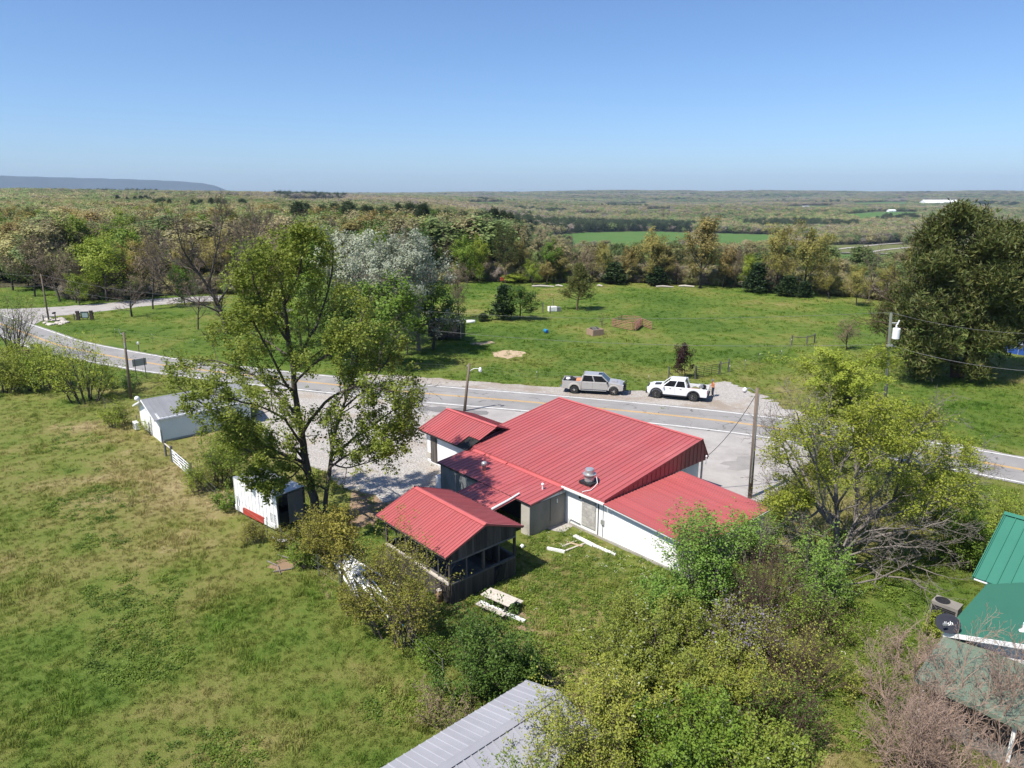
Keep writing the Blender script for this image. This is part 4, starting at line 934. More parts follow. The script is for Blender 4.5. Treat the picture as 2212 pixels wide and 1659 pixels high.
def small_shed():
    t = thing("white_shed", "long white shed with pale grey metal roof behind the maple", "shed", tuple(W(-25.3, -10)))
    a0, a1, b0, b1, zw, zr, am = -28.0, -22.35, -14.2, -6.6, 2.08, 3.05, -25.5
    wall_poly(t, [W(a0, b0, 0), W(a1, b0, 0), W(a1, b0, zw), W(am, b0, zr-.08), W(a0, b0, zw)], NB, .12, M['white_paint'], "end_wall")
    wall_poly(t, [W(a1, b1, 0), W(a0, b1, 0), W(a0, b1, zw), W(am, b1, zr-.08), W(a1, b1, zw)], E2, .12, M['white_paint'], "end_wall")
    wall_poly(t, [W(a1, b0+.13, .18), W(a1, b1-.13, .18), W(a1, b1-.13, zw), W(a1, b0+.13, zw)], NA, .12, M['blue_white'], "side_wall")
    wall_poly(t, [W(a1, b0+.13, 0), W(a1, b1-.13, 0), W(a1, b1-.13, .17), W(a1, b0+.13, .17)], NA, .1, M['concrete'], "foundation")
    wall_poly(t, [W(a0, b1-.13, 0), W(a0, b0+.13, 0), W(a0, b0+.13, zw), W(a0, b1-.13, zw)], -E1, .12, M['blue_white'], "side_wall")
    mb = MB(); c0, c1 = a0-.5, a1+.12; dz = .05
    mb.extr([W(c0, b0-.3, zw-.2), W(am, b0-.3, zr-.06), W(c1, b0-.3, zw-.11), W(c1, b0-.3, zw-.16), W(am, b0-.3, zr-.12), W(c0, b0-.3, zw-.26)], (b1-b0+.6)*E2); rf = part(mb, "roof", M['white_trim'], t)
    roof_slope(rf, W(c1, b0-.35, zw-.08), E2, b1-b0+.7, 22, (am-c1)*E1+V3((0, 0, zr-zw+.10)), M['silver_metal'], .03, 31)
    roof_slope(rf, W(c0, b0-.35, zw-.17), E2, b1-b0+.7, 22, (am-c0)*E1+V3((0, 0, zr-zw+.19)), M['silver_metal'], .03, 32)
    mb = MB(); mb.extr([W(am-.14, b0-.36, zr-.02), W(am, b0-.36, zr+.06), W(am+.14, b0-.36, zr-.02)], (b1-b0+.72)*E2); part(mb, "ridge_cap", M['silver_metal'], rf)
    mb = MB(); mb.extr([W(c0-.02, b0-.36, zw-.28), W(c0-.02, b0-.36, zw-.14), W(am, b0-.36, zr+.03), W(c1, b0-.36, zw-.05), W(c1, b0-.36, zw-.19), W(am, b0-.36, zr-.12)], -.03*E2); part(mb, "barge_board", M['white_trim'], rf)
    mb = MB(); mb.extr([W(-25.6, b0-.005, .12), W(-24.7, b0-.005, .12), W(-24.7, b0-.005, 1.95), W(-25.6, b0-.005, 1.95)], -.035*E2); d = part(mb, "door", M['white_trim'], t)
    part(wbox(-24.69, -24.64, b0-.045, b0-.005, .12, 1.95), "door_frame", M['steel'], d)
    part(wbox(-24.83, -24.77, b0-.09, b0-.042, .95, 1.05), "handle", M['steel'], d)
    part(wbox(-27.75, -26.95, b0-.75, b0-.35, .08, .72), "heat_pump", M['white_trim'], t, bevel=.02)
    part(wbox(-27.65, -27.05, b0-.765, b0-.752, .16, .62), "fan_grille", M['steel'], t)
    mb = MB(); mb.ball(tuple(W(am-.35, b0-.55, zr+.1)), .22, 6); mb.tube([W(am-.2, b0-.36, zr), W(am-.33, b0-.52, zr+.08)], .04, 5); part(mb, "flood_lamp", M['white_trim'], t, smooth=True)
small_shed()

def grey_shed():
    t = thing("grey_roofed_shed", "low shed with plain grey metal roof at the bottom edge below the dark bush", "shed", tuple(W(23.5, -18)))
    a0, a1, am, b0, b1, ze, zr = 21.65, 25.35, 23.42, -23.5, -13.95, 2.30, 2.82
    for nm, pts, nv in (("end_wall", [W(a0+.2, b1-.2, 0), W(a1-.2, b1-.2, 0), W(a1-.2, b1-.2, 2.25), W(am, b1-.2, 2.68), W(a0+.2, b1-.2, 2.25)], E2),
                        ("side_wall", [W(a0+.2, b0, 0), W(a0+.2, b1-.35, 0), W(a0+.2, b1-.35, 2.2), W(a0+.2, b0, 2.2)], -E1),
                        ("side_wall", [W(a1-.2, b0, 0), W(a1-.2, b1-.35, 0), W(a1-.2, b1-.35, 2.2), W(a1-.2, b0, 2.2)], E1)):
        wall_poly(t, pts, nv, .1, M['grey_metal'], nm)
    mb = MB(); mb.extr([W(a0+.02, b0, ze-.06), W(am, b0, zr-.06), W(a1-.02, b0, ze-.06), W(a1-.02, b0, ze-.1), W(am, b0, zr-.1), W(a0+.02, b0, ze-.1)], (b1-b0-.02)*E2); rf = part(mb, "roof", M['dark'], t)
    roof_slope(rf, W(a0, b0, ze), E2, b1-b0, 32, (am-a0)*E1+V3((0, 0, zr-ze)), M['grey_metal'], .018, 41)
    roof_slope(rf, W(a1, b0, ze), E2, b1-b0, 32, (am-a1)*E1+V3((0, 0, zr-ze)), M['grey_metal'], .035, 42)
    mb = MB(); mb.extr([W(am-.17, b0, zr-.01), W(am, b0, zr+.06), W(am+.17, b0, zr-.0), W(am+.17, b0, zr+.012), W(am, b0, zr+.075), W(am-.17, b0, zr+.01)], (b1-b0+.02)*E2); part(mb, "ridge_cap", M['grey_metal'], rf)
    mb = MB(); mb.extr([W(a0, b1+.002, ze-.09), W(a0, b1+.002, ze+.03), W(am, b1+.002, zr+.07), W(a1, b1+.002, ze+.03), W(a1, b1+.002, ze-.09), W(am, b1+.002, zr-.07)], .03*E2); part(mb, "rake_trim", M['grey_metal'], rf)
grey_shed()

def green_house():
    t = thing("green_roofed_house", "white sided house with bright green roofs at the right edge", "house", tuple(W(36, 5)))
    # main gable, ridge along A
    e0, rB, zE_, zR_ = 6.40, 10.20, 2.62, 4.66
    mb = MB(); mb.extr([W(30.6, e0, zE_-.08), W(30.6, rB, zR_-.08), W(30.6, rB+3.8, zE_-.08), W(30.6, rB+3.8, zE_-.14), W(30.6, rB, zR_-.15), W(30.6, e0, zE_-.14)], 13*E1); rf = part(mb, "roof", M['white_trim'], t)
    roof_slope(rf, W(30.57, e0-.03, zE_), E1, 13.0, 29, (rB-e0+.03)*E2+V3((0, 0, zR_-zE_)), M['green_metal'], .05, 51)
    roof_slope(rf, W(30.57, rB+3.83, zE_), E1, 13.0, 29, -3.83*E2+V3((0, 0, zR_-zE_)), M['green_metal'], .05, 52)
    mb = MB(); mb.extr([W(30.52, rB-.2, zR_+.0), W(30.52, rB, zR_+.10), W(30.52, rB+.2, zR_+.0)], 13.1*E1); part(mb, "ridge_cap", M['green_metal'], rf)
    mb = MB(); mb.extr([W(30.52, e0-.06, zE_-.14), W(30.52, e0-.06, zE_+.05), W(30.52, rB, zR_+.07), W(30.52, rB+3.86, zE_+.05), W(30.52, rB+3.86, zE_-.14), W(30.52, rB, zR_-.1)], .04*E1); part(mb, "rake_trim", M['green_metal'], rf)
    wall_poly(t, [W(31.0, 13.6, 0), W(31.0, 6.8, 0), W(31.0, 6.8, 2.55), W(31.0, rB, 4.4), W(31.0, 13.6, 2.55)], -E1, .15, M['white_paint'], "end_wall")
    laps(t, W(31.0, 13.5, 0), -E2, 6.7, .2, 2.5, 18, -E1, M['white_siding'])
    # front wing, ridge along B, smooth green roofing
    w0, wz, sl, bb = 31.15, 2.55, .305, .72; am = 37.0; zm = wz+sl*(am-w0)
    mb = MB(); mb.extr([W(w0, bb, wz), W(am, bb, zm), W(2*am-w0, bb, wz), W(2*am-w0, bb, wz-.07), W(am, bb, zm-.07), W(w0, bb, wz-.07)], 6.2*E2); r2 = part(mb, "wing_roof", M['green_flat'], t)
    mb = MB(); mb.extr([W(w0-.02, bb-.005, wz-.2), W(w0-.02, bb-.005, wz+.0), W(am, bb-.005, zm+.0), W(am, bb-.005, zm-.2)], -.035*E2); part(mb, "fascia", M['white_trim'], r2)
    wall_poly(t, [W(31.55, 1.15, 0), W(42.4, 1.15, 0), W(42.4, 1.15, 2.5), W(am, 1.15, zm-.15), W(31.55, 1.15, 2.55)], NB, .15, M['white_paint'], "wing_wall")
    for i in range(9):
        z = 2.30+i*.135; s0 = max(0, (z+.16-2.62)/sl); laps(t, W(31.6+s0, 1.15, 0), E1, 8.5-s0, z, z+.135, 1, NB, M['white_siding'])
    wall_poly(t, [W(31.55, 6.7, 0), W(31.55, 1.3, 0), W(31.55, 1.3, 2.5), W(31.55, 6.7, 2.5)], -E1, .15, M['white_paint'], "wing_wall")
    laps(t, W(31.55, 6.6, 0), -E2, 5.3, .2, 2.45, 17, -E1, M['white_siding'])
    mb = MB(); mb.tube([W(33.5, 1.9, 3.1), W(33.5, 1.9, 3.62)], .05, 8); mb.lathe([(.16, 0), (.07, .12)], 10, tuple(W(33.5, 1.9, 3.24))); part(mb, "vent_pipe", M['white_trim'], t)
    # shed-roofed porch below
    mb = MB(); mb.quadbox([W(31.15, .95, 2.36), W(37.5, .95, 2.36), W(37.5, -2.25, 1.86), W(31.15, -2.25, 1.86)], (0, 0, 1), .05); r3 = part(mb, "porch_roof", M['green_old'], t)
    part(wbox(31.15, 37.5, -2.285, -2.255, 1.72, 1.92), "fascia", M['green_old'], r3)
    for a in (31.4, 34.4):
        part(wbox(a, a+.12, -2.1, -1.98, 0, 1.85), "post", M['white_trim'], t)
    part(wbox(31.3, 37.5, -2.15, 1.1, 0.02, .16), "porch_floor", M['grey_board'], t)
    # satellite dish
    d = thing("satellite_dish", "dark grey oval satellite dish on the green porch roof corner", "satellite dish", tuple(W(31.25, 1.0, 2.45)))
    mb = MB(); prof = [(.02, .0), (.15, .012), (.3, .045), (.42, .09), (.43, .10), (.42, .102), (.3, .058), (.02, .014)]
    mb.lathe(prof, 22); o = link(bpy.data.objects.new("reflector", mb.mesh("reflector", M['dish'], True)), d)
    aim = Vector((-.55, -.45, .70)).normalized(); q = aim.to_track_quat('Z', 'Y').to_matrix().to_4x4()
    o.matrix_basis = Matrix.Translation((-.12, -.05, .42)) @ q @ Matrix.Diagonal((1.1, .95, 1, 1))
    mb = MB(); mb.tube([(0, 0, -.3), (0, 0, .3), (-.1, -.02, .4)], .03, 6); link(bpy.data.objects.new("mast", mb.mesh("mast", M['steel'])), d)
    mb = MB(); p1 = Vector((-.12, -.05, .42))+aim*.55+Vector((0, 0, -.22)); mb.tube([(-.08, -.1, .1), tuple(p1)], .018, 5); mb.box(tuple(p1), (.16, .08, .08)); link(bpy.data.objects.new("feed_arm", mb.mesh("feed_arm", M['steel'])), d)
    cu = bpy.data.curves.new("lettering", 'FONT'); cu.body = "dish"; cu.size = .24; cu.align_x = 'CENTER'; cu.align_y = 'CENTER'; cu.extrude = .002; cu.materials.append(M['white_trim'])
    tmp = bpy.data.objects.new("lettering_curve", cu); COL.objects.link(tmp); bpy.context.view_layer.update()
    lm_ = bpy.data.meshes.new_from_object(tmp.evaluated_get(bpy.context.evaluated_depsgraph_get())); bpy.data.objects.remove(tmp); lm_.name = "lettering"
    tx = link(bpy.data.objects.new("lettering", lm_), d)
    xa = (Vector((.92, .12, -.38))-aim*Vector((.92, .12, -.38)).dot(aim)).normalized(); ya = aim.cross(xa)
    tx.matrix_basis = Matrix.Translation(Vector((-.12, -.05, .42))+aim*.075) @ Matrix((xa, ya, aim)).transposed().to_4x4()
    # heat pump pair beside the house
    h = thing("heat_pump", "grey outdoor heat pump unit overgrown beside the green-roofed house", "heat pump", tuple(W(29.75, 6.25)), TH)
    mb = MB(); mb.box((0, 0, .50), (1.15, .75, .9)); link(bpy.data.objects.new("cabinet", mb.mesh("cabinet", M['panel_grey'])), h)
    mb = MB(); mb.lathe([(.33, 1.055), (.33, 1.075), (.05, 1.085)], 16, (-.2, 0, -.1)); link(bpy.data.objects.new("fan_guard", mb.mesh("fan_guard", M['black'])), h)
    for i in range(8):
        mb = MB(); mb.box((0, -.385, .14+i*.09), (1.0, .03, .045)); link(bpy.data.objects.new("louvre", mb.mesh("louvre", M['black'])), h)
M['dish'] = pm("dark_dish", (0.022, 0.025, 0.035), (0.028, 0.03, 0.04), 3, 0.75, spec=0.2)
green_house()

# ---------------------------------------------------------------- vehicles
def lp(mb, name, m, parent, bevel=0, smooth=False):
    o = link(bpy.data.objects.new(name, mb.mesh(name, m, smooth)), parent)
    if bevel:
        b = o.modifiers.new("bevel", 'BEVEL'); b.width = bevel; b.segments = 2; b.limit_method = 'ANGLE'; b.angle_limit = R(30)
    return o
def arch(cx, r, zb, k=8):
    return [(cx+r*math.cos(math.pi*i/k), zb+r*math.sin(math.pi*i/k)) for i in range(k+1)]
def pickup(t, L, wb, Wd, paint, lower, black_flare, dually, style):
    """x forward, y to the left; origin under the middle of the wheelbase"""
    xf, xr = wb/2, -wb/2; fo = .93; x1 = xf+fo; x0 = x1-L; rw = .44 if style == 'raptor' else .42; h = Wd/2
    zb = .55; zh = 1.28; zbed = 1.30; ar = rw+.10
    # lower body side profile with wheel arches (front clip, doors, bed side)
    prof = [(x0, .62), (x0, zbed), (x0+1.95, zbed), (x0+1.95, 1.26), (xf-.55, 1.26), (xf-.35, zh), (x1-.35, zh-.10), (x1-.06, zh-.22), (x1, .95), (x1, .62)]
    low = list(reversed([(x, z) for x, z in arch(xr, ar, .5)]))
    bot = [(x1-.1, .5)]+[(xf+ar, .5)]+[(x, z) for x, z in arch(xf, ar, .5)][1:-1]+[(xf-ar, .5), (xr+ar, .5)]+[(x, z) for x, z in arch(xr, ar, .5)][1:-1]+[(xr-ar, .5), (x0+.06, .5)]
    poly = prof+bot
    xc = x0+1.95                                  # back of the cab
    # each body side is a skin, closed by hood, floor, tailgate
    for s in (-1, 1):
        mb = MB(); mb.extr([(x, s*h, z) for x, z in poly], (0, -s*.10, 0)); lp(mb, "body_side", paint, t, .03)
    mb = MB(); mb.extr([(xf-.62, -h+.1, 1.27), (xf-.35, -h+.1, zh+.01), (x1-.35, -h+.1, zh-.09), (x1-.05, -h+.1, zh-.22), (x1-.02, -h+.1, .62), (xf-.62, -h+.1, .62)], (0, 2*h-.2, 0)); hood = lp(mb, "hood", paint, t, .05)
    mb = MB(); mb.box((xf-.02, 0, zh+.015), (.62, .75, .05), rot=Matrix.Rotation(R(4.5), 3, 'Y')); lp(mb, "hood_scoop", M['black'] if style == 'raptor' else paint, t, .02)
    mb = MB(); mb.box(((xc+xf-.6)/2, 0, .62), (xf-.6-xc, 2*h-.2, .2)); lp(mb, "floor_pan", M['black'], t)
    mb = MB(); mb.box(((x0+xc)/2, 0, .74), (1.93, 2*h-.22, .06)); lp(mb, "bed_floor", M['black'], t)
    if style == 'raptor':
        mb = MB(); mb.box((x0-.02, 0, .98), (.07, 2*h-.16, .55)); lp(mb, "tailgate", paint, t, .02)
    else:
        mb = MB(); mb.box((x0+.03, 0, .98), (.08, 2*h-.2, .62)); lp(mb, "tailgate", paint, t, .02)
    mb = MB(); mb.box((xc+.03, 0, .98), (.06, 2*h-.2, .6)); lp(mb, "bed_front", M['black'], t)
    # greenhouse: roof, pillars and panes
    zt = 1.92; hi = h-.17; ho = h-.06
    xA, xB, xR0, xR1 = xf-.52, xf-1.22, xc+.35, xc+.04   # windscreen foot, roof front, roof back, back pane foot
    def ring(f): return 0
    P = {}
    for s in (-1, 1):
        P[s] = [np.array((xR1, s*ho, 1.25)), np.array((xA, s*ho, 1.25)), np.array((xB, s*hi, zt-.03)), np.array((xR0-.12, s*hi, zt))]
    mb = MB(); mb.add([P[-1][2]+(.02, 0, 0), P[-1][3], P[1][3], P[1][2]+(.02, 0, 0), P[-1][2]+(-.05, .06, .07), P[-1][3]+(.08, .06, .07), P[1][3]+(.08, -.06, .07), P[1][2]+(-.05, -.06, .07)],
           [(0, 1, 2, 3), (4, 7, 6, 5), (0, 4, 5, 1), (1, 5, 6, 2), (2, 6, 7, 3), (3, 7, 4, 0)]); lp(mb, "cab_roof", paint, t, .03)
    for s in (-1, 1):
        a, b, c, d = P[s]; inn = np.array((0, -s*.05, 0))
        def seg(p, q, w):
            mb = MB(); mb.tube([p, q], w, 4, True); return mb
        for p, q, w in ((b, c, .055), (a, d, .10), (a*.52+b*.48, d*.52+c*.48, .06)):
            lp(seg(p, q, w), "pillar", paint, t)
        mb = MB(); mb.tube([a+(0, 0, .02), b+(0, 0, .02)], .04, 4); lp(mb, "belt_line", paint, t)
        m1, m2 = a*.50+b*.50, d*.50+c*.50
        for p, q, r_, u_ in ((a, m1, m2, d), (m1, b, c, m2)):
            mb = MB(); mb.quadbox([p, q, r_, u_], inn, .3); lp(mb, "side_window", M['glass'], t)
        mb = MB(); mb.box((xA-.16, s*(h+.10), 1.32), (.12, .22, .20)); mb.box((xA-.14, s*(h+.0), 1.27), (.06, .2, .05)); lp(mb, "mirror", paint if style == 'raptor' else M['black'], t, .02)
        mb = MB(); mb.box(((xc+xf-.75)/2, s*(h+.02), .44), (xf-.75-xc, .16, .07)); lp(mb, "running_board", M['black'] if style == 'raptor' else M['chrome'], t, .01)
        for xh in (xc+.95, xf-1.0):
            mb = MB(); mb.box((xh-.35, s*(h+.012), 1.13), (.18, .03, .04)); lp(mb, "door_handle", M['black'] if style == 'raptor' else paint, t)
        for xh in (xc+.06, xc+1.18, xf-.62):
            mb = MB(); mb.box((xh, s*(h+.001), .92), (.012, .008, .62)); lp(mb, "door_seam", M['black'], t)
        mb = MB(); mb.box((x1-.02, s*(h-.22), .98), (.10, .36, .20)); lp(mb, "headlight", M['lamp_lens'], t, .02)
        mb = MB(); mb.box((x0+.0, s*(h-.07), 1.05), (.06, .14, .36)); lp(mb, "tail_light", M['red_lens'], t, .01)
    mb = MB(); mb.quadbox([P[-1][1]+(0, .03, .02), P[1][1]+(0, -.03, .02), P[1][2]+(0, -.03, 0), P[-1][2]+(0, .03, 0)], (1, 0, .4), .01); lp(mb, "windscreen", M['glass'], t)
    mb = MB(); mb.quadbox([P[-1][0], P[1][0], P[1][3], P[-1][3]], (-1, 0, .1), .01); lp(mb, "back_window", M['glass'], t)
    if style != 'raptor':
        mb = MB(); mb.box((xB-.22, 0, zt+.055), (.42, .8, .02)); lp(mb, "sunroof", M['glass'], t)
        mb = MB(); mb.tube([(xB-.02, -hi+.12, zt+.07), (xB-.02, hi-.12, zt+.07)], .03, 5); lp(mb, "cab_lights", M['chrome'], t)
    # bumpers, grille
    mb = MB(); mb.box((x1+.06, 0, .58), (.18, 2*h-.1, .26)); lp(mb, "front_bumper", M['black'], t, .04)
    mb = MB(); mb.box((x0-.07, 0, .62), (.16, 2*h-.2, .18)); lp(mb, "rear_bumper", M['black'] if style == 'raptor' else M['chrome'], t, .03)
    mb = MB(); mb.box((x1+.0, 0, .94), (.06, 1.05, .36)); lp(mb, "grille", M['black'], t, .02)
    if style != 'raptor':      # heavy grille guard
        for z in (.62, .82, 1.02, 1.2):
            mb = MB(); mb.tube([(x1-.02, -h+.04, z), (x1+.20, -h+.22, z), (x1+.22, h-.22, z), (x1-.02, h-.04, z)], .035, 5); lp(mb, "guard_bar", M['black'], t)
        for y in (-.45, .45):
            mb = MB(); mb.box((x1+.22, y, .86), (.05, .09, .85)); lp(mb, "guard_upright", M['black'], t)
    # wheel-arch flares and wheels
    for cx in (xf, xr):
        for s in (-1, 1):
            wide = (dually and cx == xr)
            mb = MB(); o_ = .20 if wide else (.07 if black_flare else .03)
            A_ = arch(cx, ar+(.16 if wide else .11), .48, 10); B_ = arch(cx, ar-.02, .48, 10)
            mb.extr([(x, s*(h-.02), z) for x, z in A_]+[(x, s*(h-.02), z) for x, z in reversed(B_)], (0, s*(o_+.02), 0)); lp(mb, "fender_flare", M['black'] if black_flare else lower, t, .03)
            y = s*(h-.14+(.12 if wide else 0)); tw = .30 if not wide else .34
            mb = MB(); mb.lathe([(rw-.18, -tw/2), (rw-.03, -tw/2), (rw, -tw/2+.05), (rw, tw/2-.05), (rw-.03, tw/2), (rw-.18, tw/2)], 22, (cx, y, rw), 'Y'); w = lp(mb, "tyre", M['rubber'], t)
            mb = MB(); sgn = s
            mb.lathe([(rw-.17, -.02), (rw-.17, .02), (rw-.22, .03), (.12, .0), (.10, .05), (.02, .06)] if s > 0 else [(.02, -.06), (.10, -.05), (.12, .0), (rw-.22, -.03), (rw-.17, -.02), (rw-.17, .02)], 14, (cx, y+s*(tw/2-.04), rw), 'Y')
            lp(mb, "rim", M['black'] if style == 'raptor' else M['chrome'], w)
            for kk in range(6):
                a_ = kk*math.pi/3; mb = MB(); mb.box((cx+math.cos(a_)*.15, y+s*(tw/2-.015), rw+math.sin(a_)*.15), (.2, .03, .05), rot=Matrix.Rotation(-a_, 3, 'Y')); lp(mb, "spoke", M['steel'], w)
WT = thing("pickup_truck", "white crew-cab pickup with black wheel flares parked by the purple tree", "pickup truck", (16.55, 68.95, .02), R(160.0), "pickups parked on the shoulder")
pickup(WT, 5.85, 3.62, 2.12, M['truck_white'], M['black'], True, False, 'raptor')
ST = thing("pickup_truck", "silver dual-rear-wheel pickup with black grille guard and loaded bed", "pickup truck", (8.6, 70.95, .02), R(-12.0), "pickups parked on the shoulder")
pickup(ST, 6.25, 4.02, 2.05, M['truck_silver'], M['truck_tan'], False, True, 'dually')
def at_truck(T_, x, y, z):
    c, s = math.cos(T_.rotation_euler.z), math.sin(T_.rotation_euler.z)
    return (T_.location.x+c*x-s*y, T_.location.y+s*x+c*y, T_.location.z+z)
o = MB().box((0, 0, .2), (.75, 1.0, .42)).build("storage_box", M['orange_box'], None, False, .05); o.location = at_truck(ST, -1.55, -.15, .8); o.rotation_euler = ST.rotation_euler
tag(o, "faded orange box in the bed of the silver pickup", "box"); o.scale = (1, 1, 1.35)
def lump(name, loc, r, m, label, cat, seed, sq=(1, 1, .6)):
    bm = bmesh.new(); bmesh.ops.create_icosphere(bm, subdivisions=3, radius=r); rng = np.random.default_rng(seed)
    for v in bm.verts:
        k = 1+.22*wob(v.co.x/r*3, v.co.y/r*3+v.co.z/r*2, .6, seed); v.co = Vector((v.co.x*k*sq[0], v.co.y*k*sq[1], v.co.z*k*sq[2]))
    me = bpy.data.meshes.new(name); bm.to_mesh(me); bm.free(); me.materials.append(m); o = link(bpy.data.objects.new(name, me)); o.location = loc
    return tag(o, label, cat)
lump("tarp_bundle", at_truck(ST, -2.6, .1, 1.12), .62, M['black'], "heap of black bags in the rear of the silver pickup bed", "bundle", 3, (1, 1, .55))
lump("tool_bag", at_truck(ST, -2.75, -.4, 1.38), .24, M['white_trim'], "small white bag on the black heap in the silver pickup", "bag", 4)
lump("lumber_bundle", at_truck(WT, -1.7, .1, .95), .5, M['trough'], "tan load lying in the bed of the white pickup", "bundle", 5, (1.3, .9, .4))
b = thing("garden_machine", "silver and grey machine standing in the white pickup bed tail", "machine", at_truck(WT, -2.4, -.35, 1.0), .4)
mb = MB(); mb.tube([(-.4, 0, .2), (-.1, 0, .5), (.3, 0, .45), (.5, .1, .2)], .05, 6); mb.tube([(-.1, -.2, .5), (-.1, .25, .5)], .03, 5); lp(mb, "frame", M['alu'], b)
mb = MB(); mb.lathe([(.1, -.06), (.25, -.06), (.25, .06), (.1, .06)], 14, (.35, 0, .15), 'Y'); lp(mb, "wheel", M['rubber'], b)
mb = MB(); mb.box((.0, 0, .22), (.35, .3, .25)); lp(mb, "engine", M['steel'], b, .03)

def person():
    """standing at the tailgate, arms bent forward"""
    t = thing("person", "person in orange shirt, dark trousers and cap at the white pickup's tailgate", "person", (20.35, 69.15, .02), R(190))
    v = {'pel': (0, 0, .95), 'sp': (.03, 0, 1.15), 'ch': (.05, 0, 1.36), 'nk': (.06, 0, 1.50), 'hd': (.09, 0, 1.62), 'tp': (.09, 0, 1.73)}
    E_ = [('pel', 'sp'), ('sp', 'ch'), ('ch', 'nk'), ('nk', 'hd'), ('hd', 'tp')]
    rad = {'pel': (.16, .12), 'sp': (.15, .11), 'ch': (.19, .12), 'nk': (.06, .06), 'hd': (.085, .095), 'tp': (.07, .08)}
    for s, n in ((1, 'l'), (-1, 'r')):
        v.update({'hip'+n: (0, s*.10, .90), 'kn'+n: (.06, s*.12, .50), 'an'+n: (.0, s*.13, .10), 'to'+n: (.16, s*.14, .045),
                  'sh'+n: (.05, s*.20, 1.40), 'el'+n: (.06, s*.27, 1.13), 'wr'+n: (.30, s*.18, 1.08), 'ha'+n: (.38, s*.16, 1.09)})
        E_ += [('pel', 'hip'+n), ('hip'+n, 'kn'+n), ('kn'+n, 'an'+n), ('an'+n, 'to'+n), ('ch', 'sh'+n), ('sh'+n, 'el'+n), ('el'+n, 'wr'+n), ('wr'+n, 'ha'+n)]
        rad.update({'hip'+n: (.10, .10), 'kn'+n: (.07, .07), 'an'+n: (.05, .05), 'to'+n: (.045, .035), 'sh'+n: (.075, .075), 'el'+n: (.05, .05), 'wr'+n: (.034, .034), 'ha'+n: (.04, .025)})
    ks = list(v); me = bpy.data.meshes.new("body"); me.from_pydata([v[k] for k in ks], [(ks.index(a), ks.index(b)) for a, b in E_], [])
    ob = link(bpy.data.objects.new("body", me), t)
    ob.modifiers.new("skin", 'SKIN'); ob.modifiers.new("sub", 'SUBSURF').levels = 2; ob.modifiers["sub"].render_levels = 2
    for i, k in enumerate(ks):
        sv = me.skin_vertices[0].data[i]; sv.radius = rad[k]; sv.use_root = (k == 'pel')
    m, n, l, bs = newmat("clothed_body"); tc = n.new("ShaderNodeTexCoord"); sp = n.new("ShaderNodeSeparateXYZ"); l.new(tc.outputs["Object"], sp.inputs[0])
    c = ramp(n, l, mth(n, l, 'MULTIPLY', sp.outputs[2], 0.5), [(0.0, (.03, .025, .02)), (.055, (.03, .04, .065)), (.48, (.03, .04, .065)), (.485, (.50, .19, .08)), (.752, (.52, .20, .09)), (.757, (.46, .27, .19))])
    c.node.color_ramp.interpolation = 'CONSTANT'; c = mix(n, l, mth(n, l, 'GREATER_THAN', sp.outputs[0], .19), c, (.46, .27, .19)); l.new(c, bs.inputs["Base Color"]); bs.inputs["Roughness"].default_value = .8
    me.materials.append(m)
    mb = MB(); mb.lathe([(.105, 1.68), (.108, 1.72), (.09, 1.79), (.03, 1.815)], 14, (.09, 0, 0)); mb.box((.21, 0, 1.69), (.14, .15, .02)); lp(mb, "cap", M['panel_dark'], t, 0, True)
    for s in (-1, 1):                                            # fingers of the hands resting on the tailgate
        for k in range(4):
            mb = MB(); y = s*.16+(k-1.5)*.021; mb.tube([(.38, y, 1.09), (.43, y, 1.085), (.455-.004*abs(k-1.5), y, 1.06)], [.010, .009, .008], 5); lp(mb, "finger", M['skin'], t)
        mb = MB(); mb.tube([(.345, s*.16-s*.03, 1.09), (.385, s*.105, 1.085), (.41, s*.10, 1.07)], [.011, .010, .009], 5); lp(mb, "thumb", M['skin'], t)
    mb = MB(); mb.ball((.185, 0, 1.615), .018, 4); lp(mb, "nose", M['skin'], t)
    return t
person()

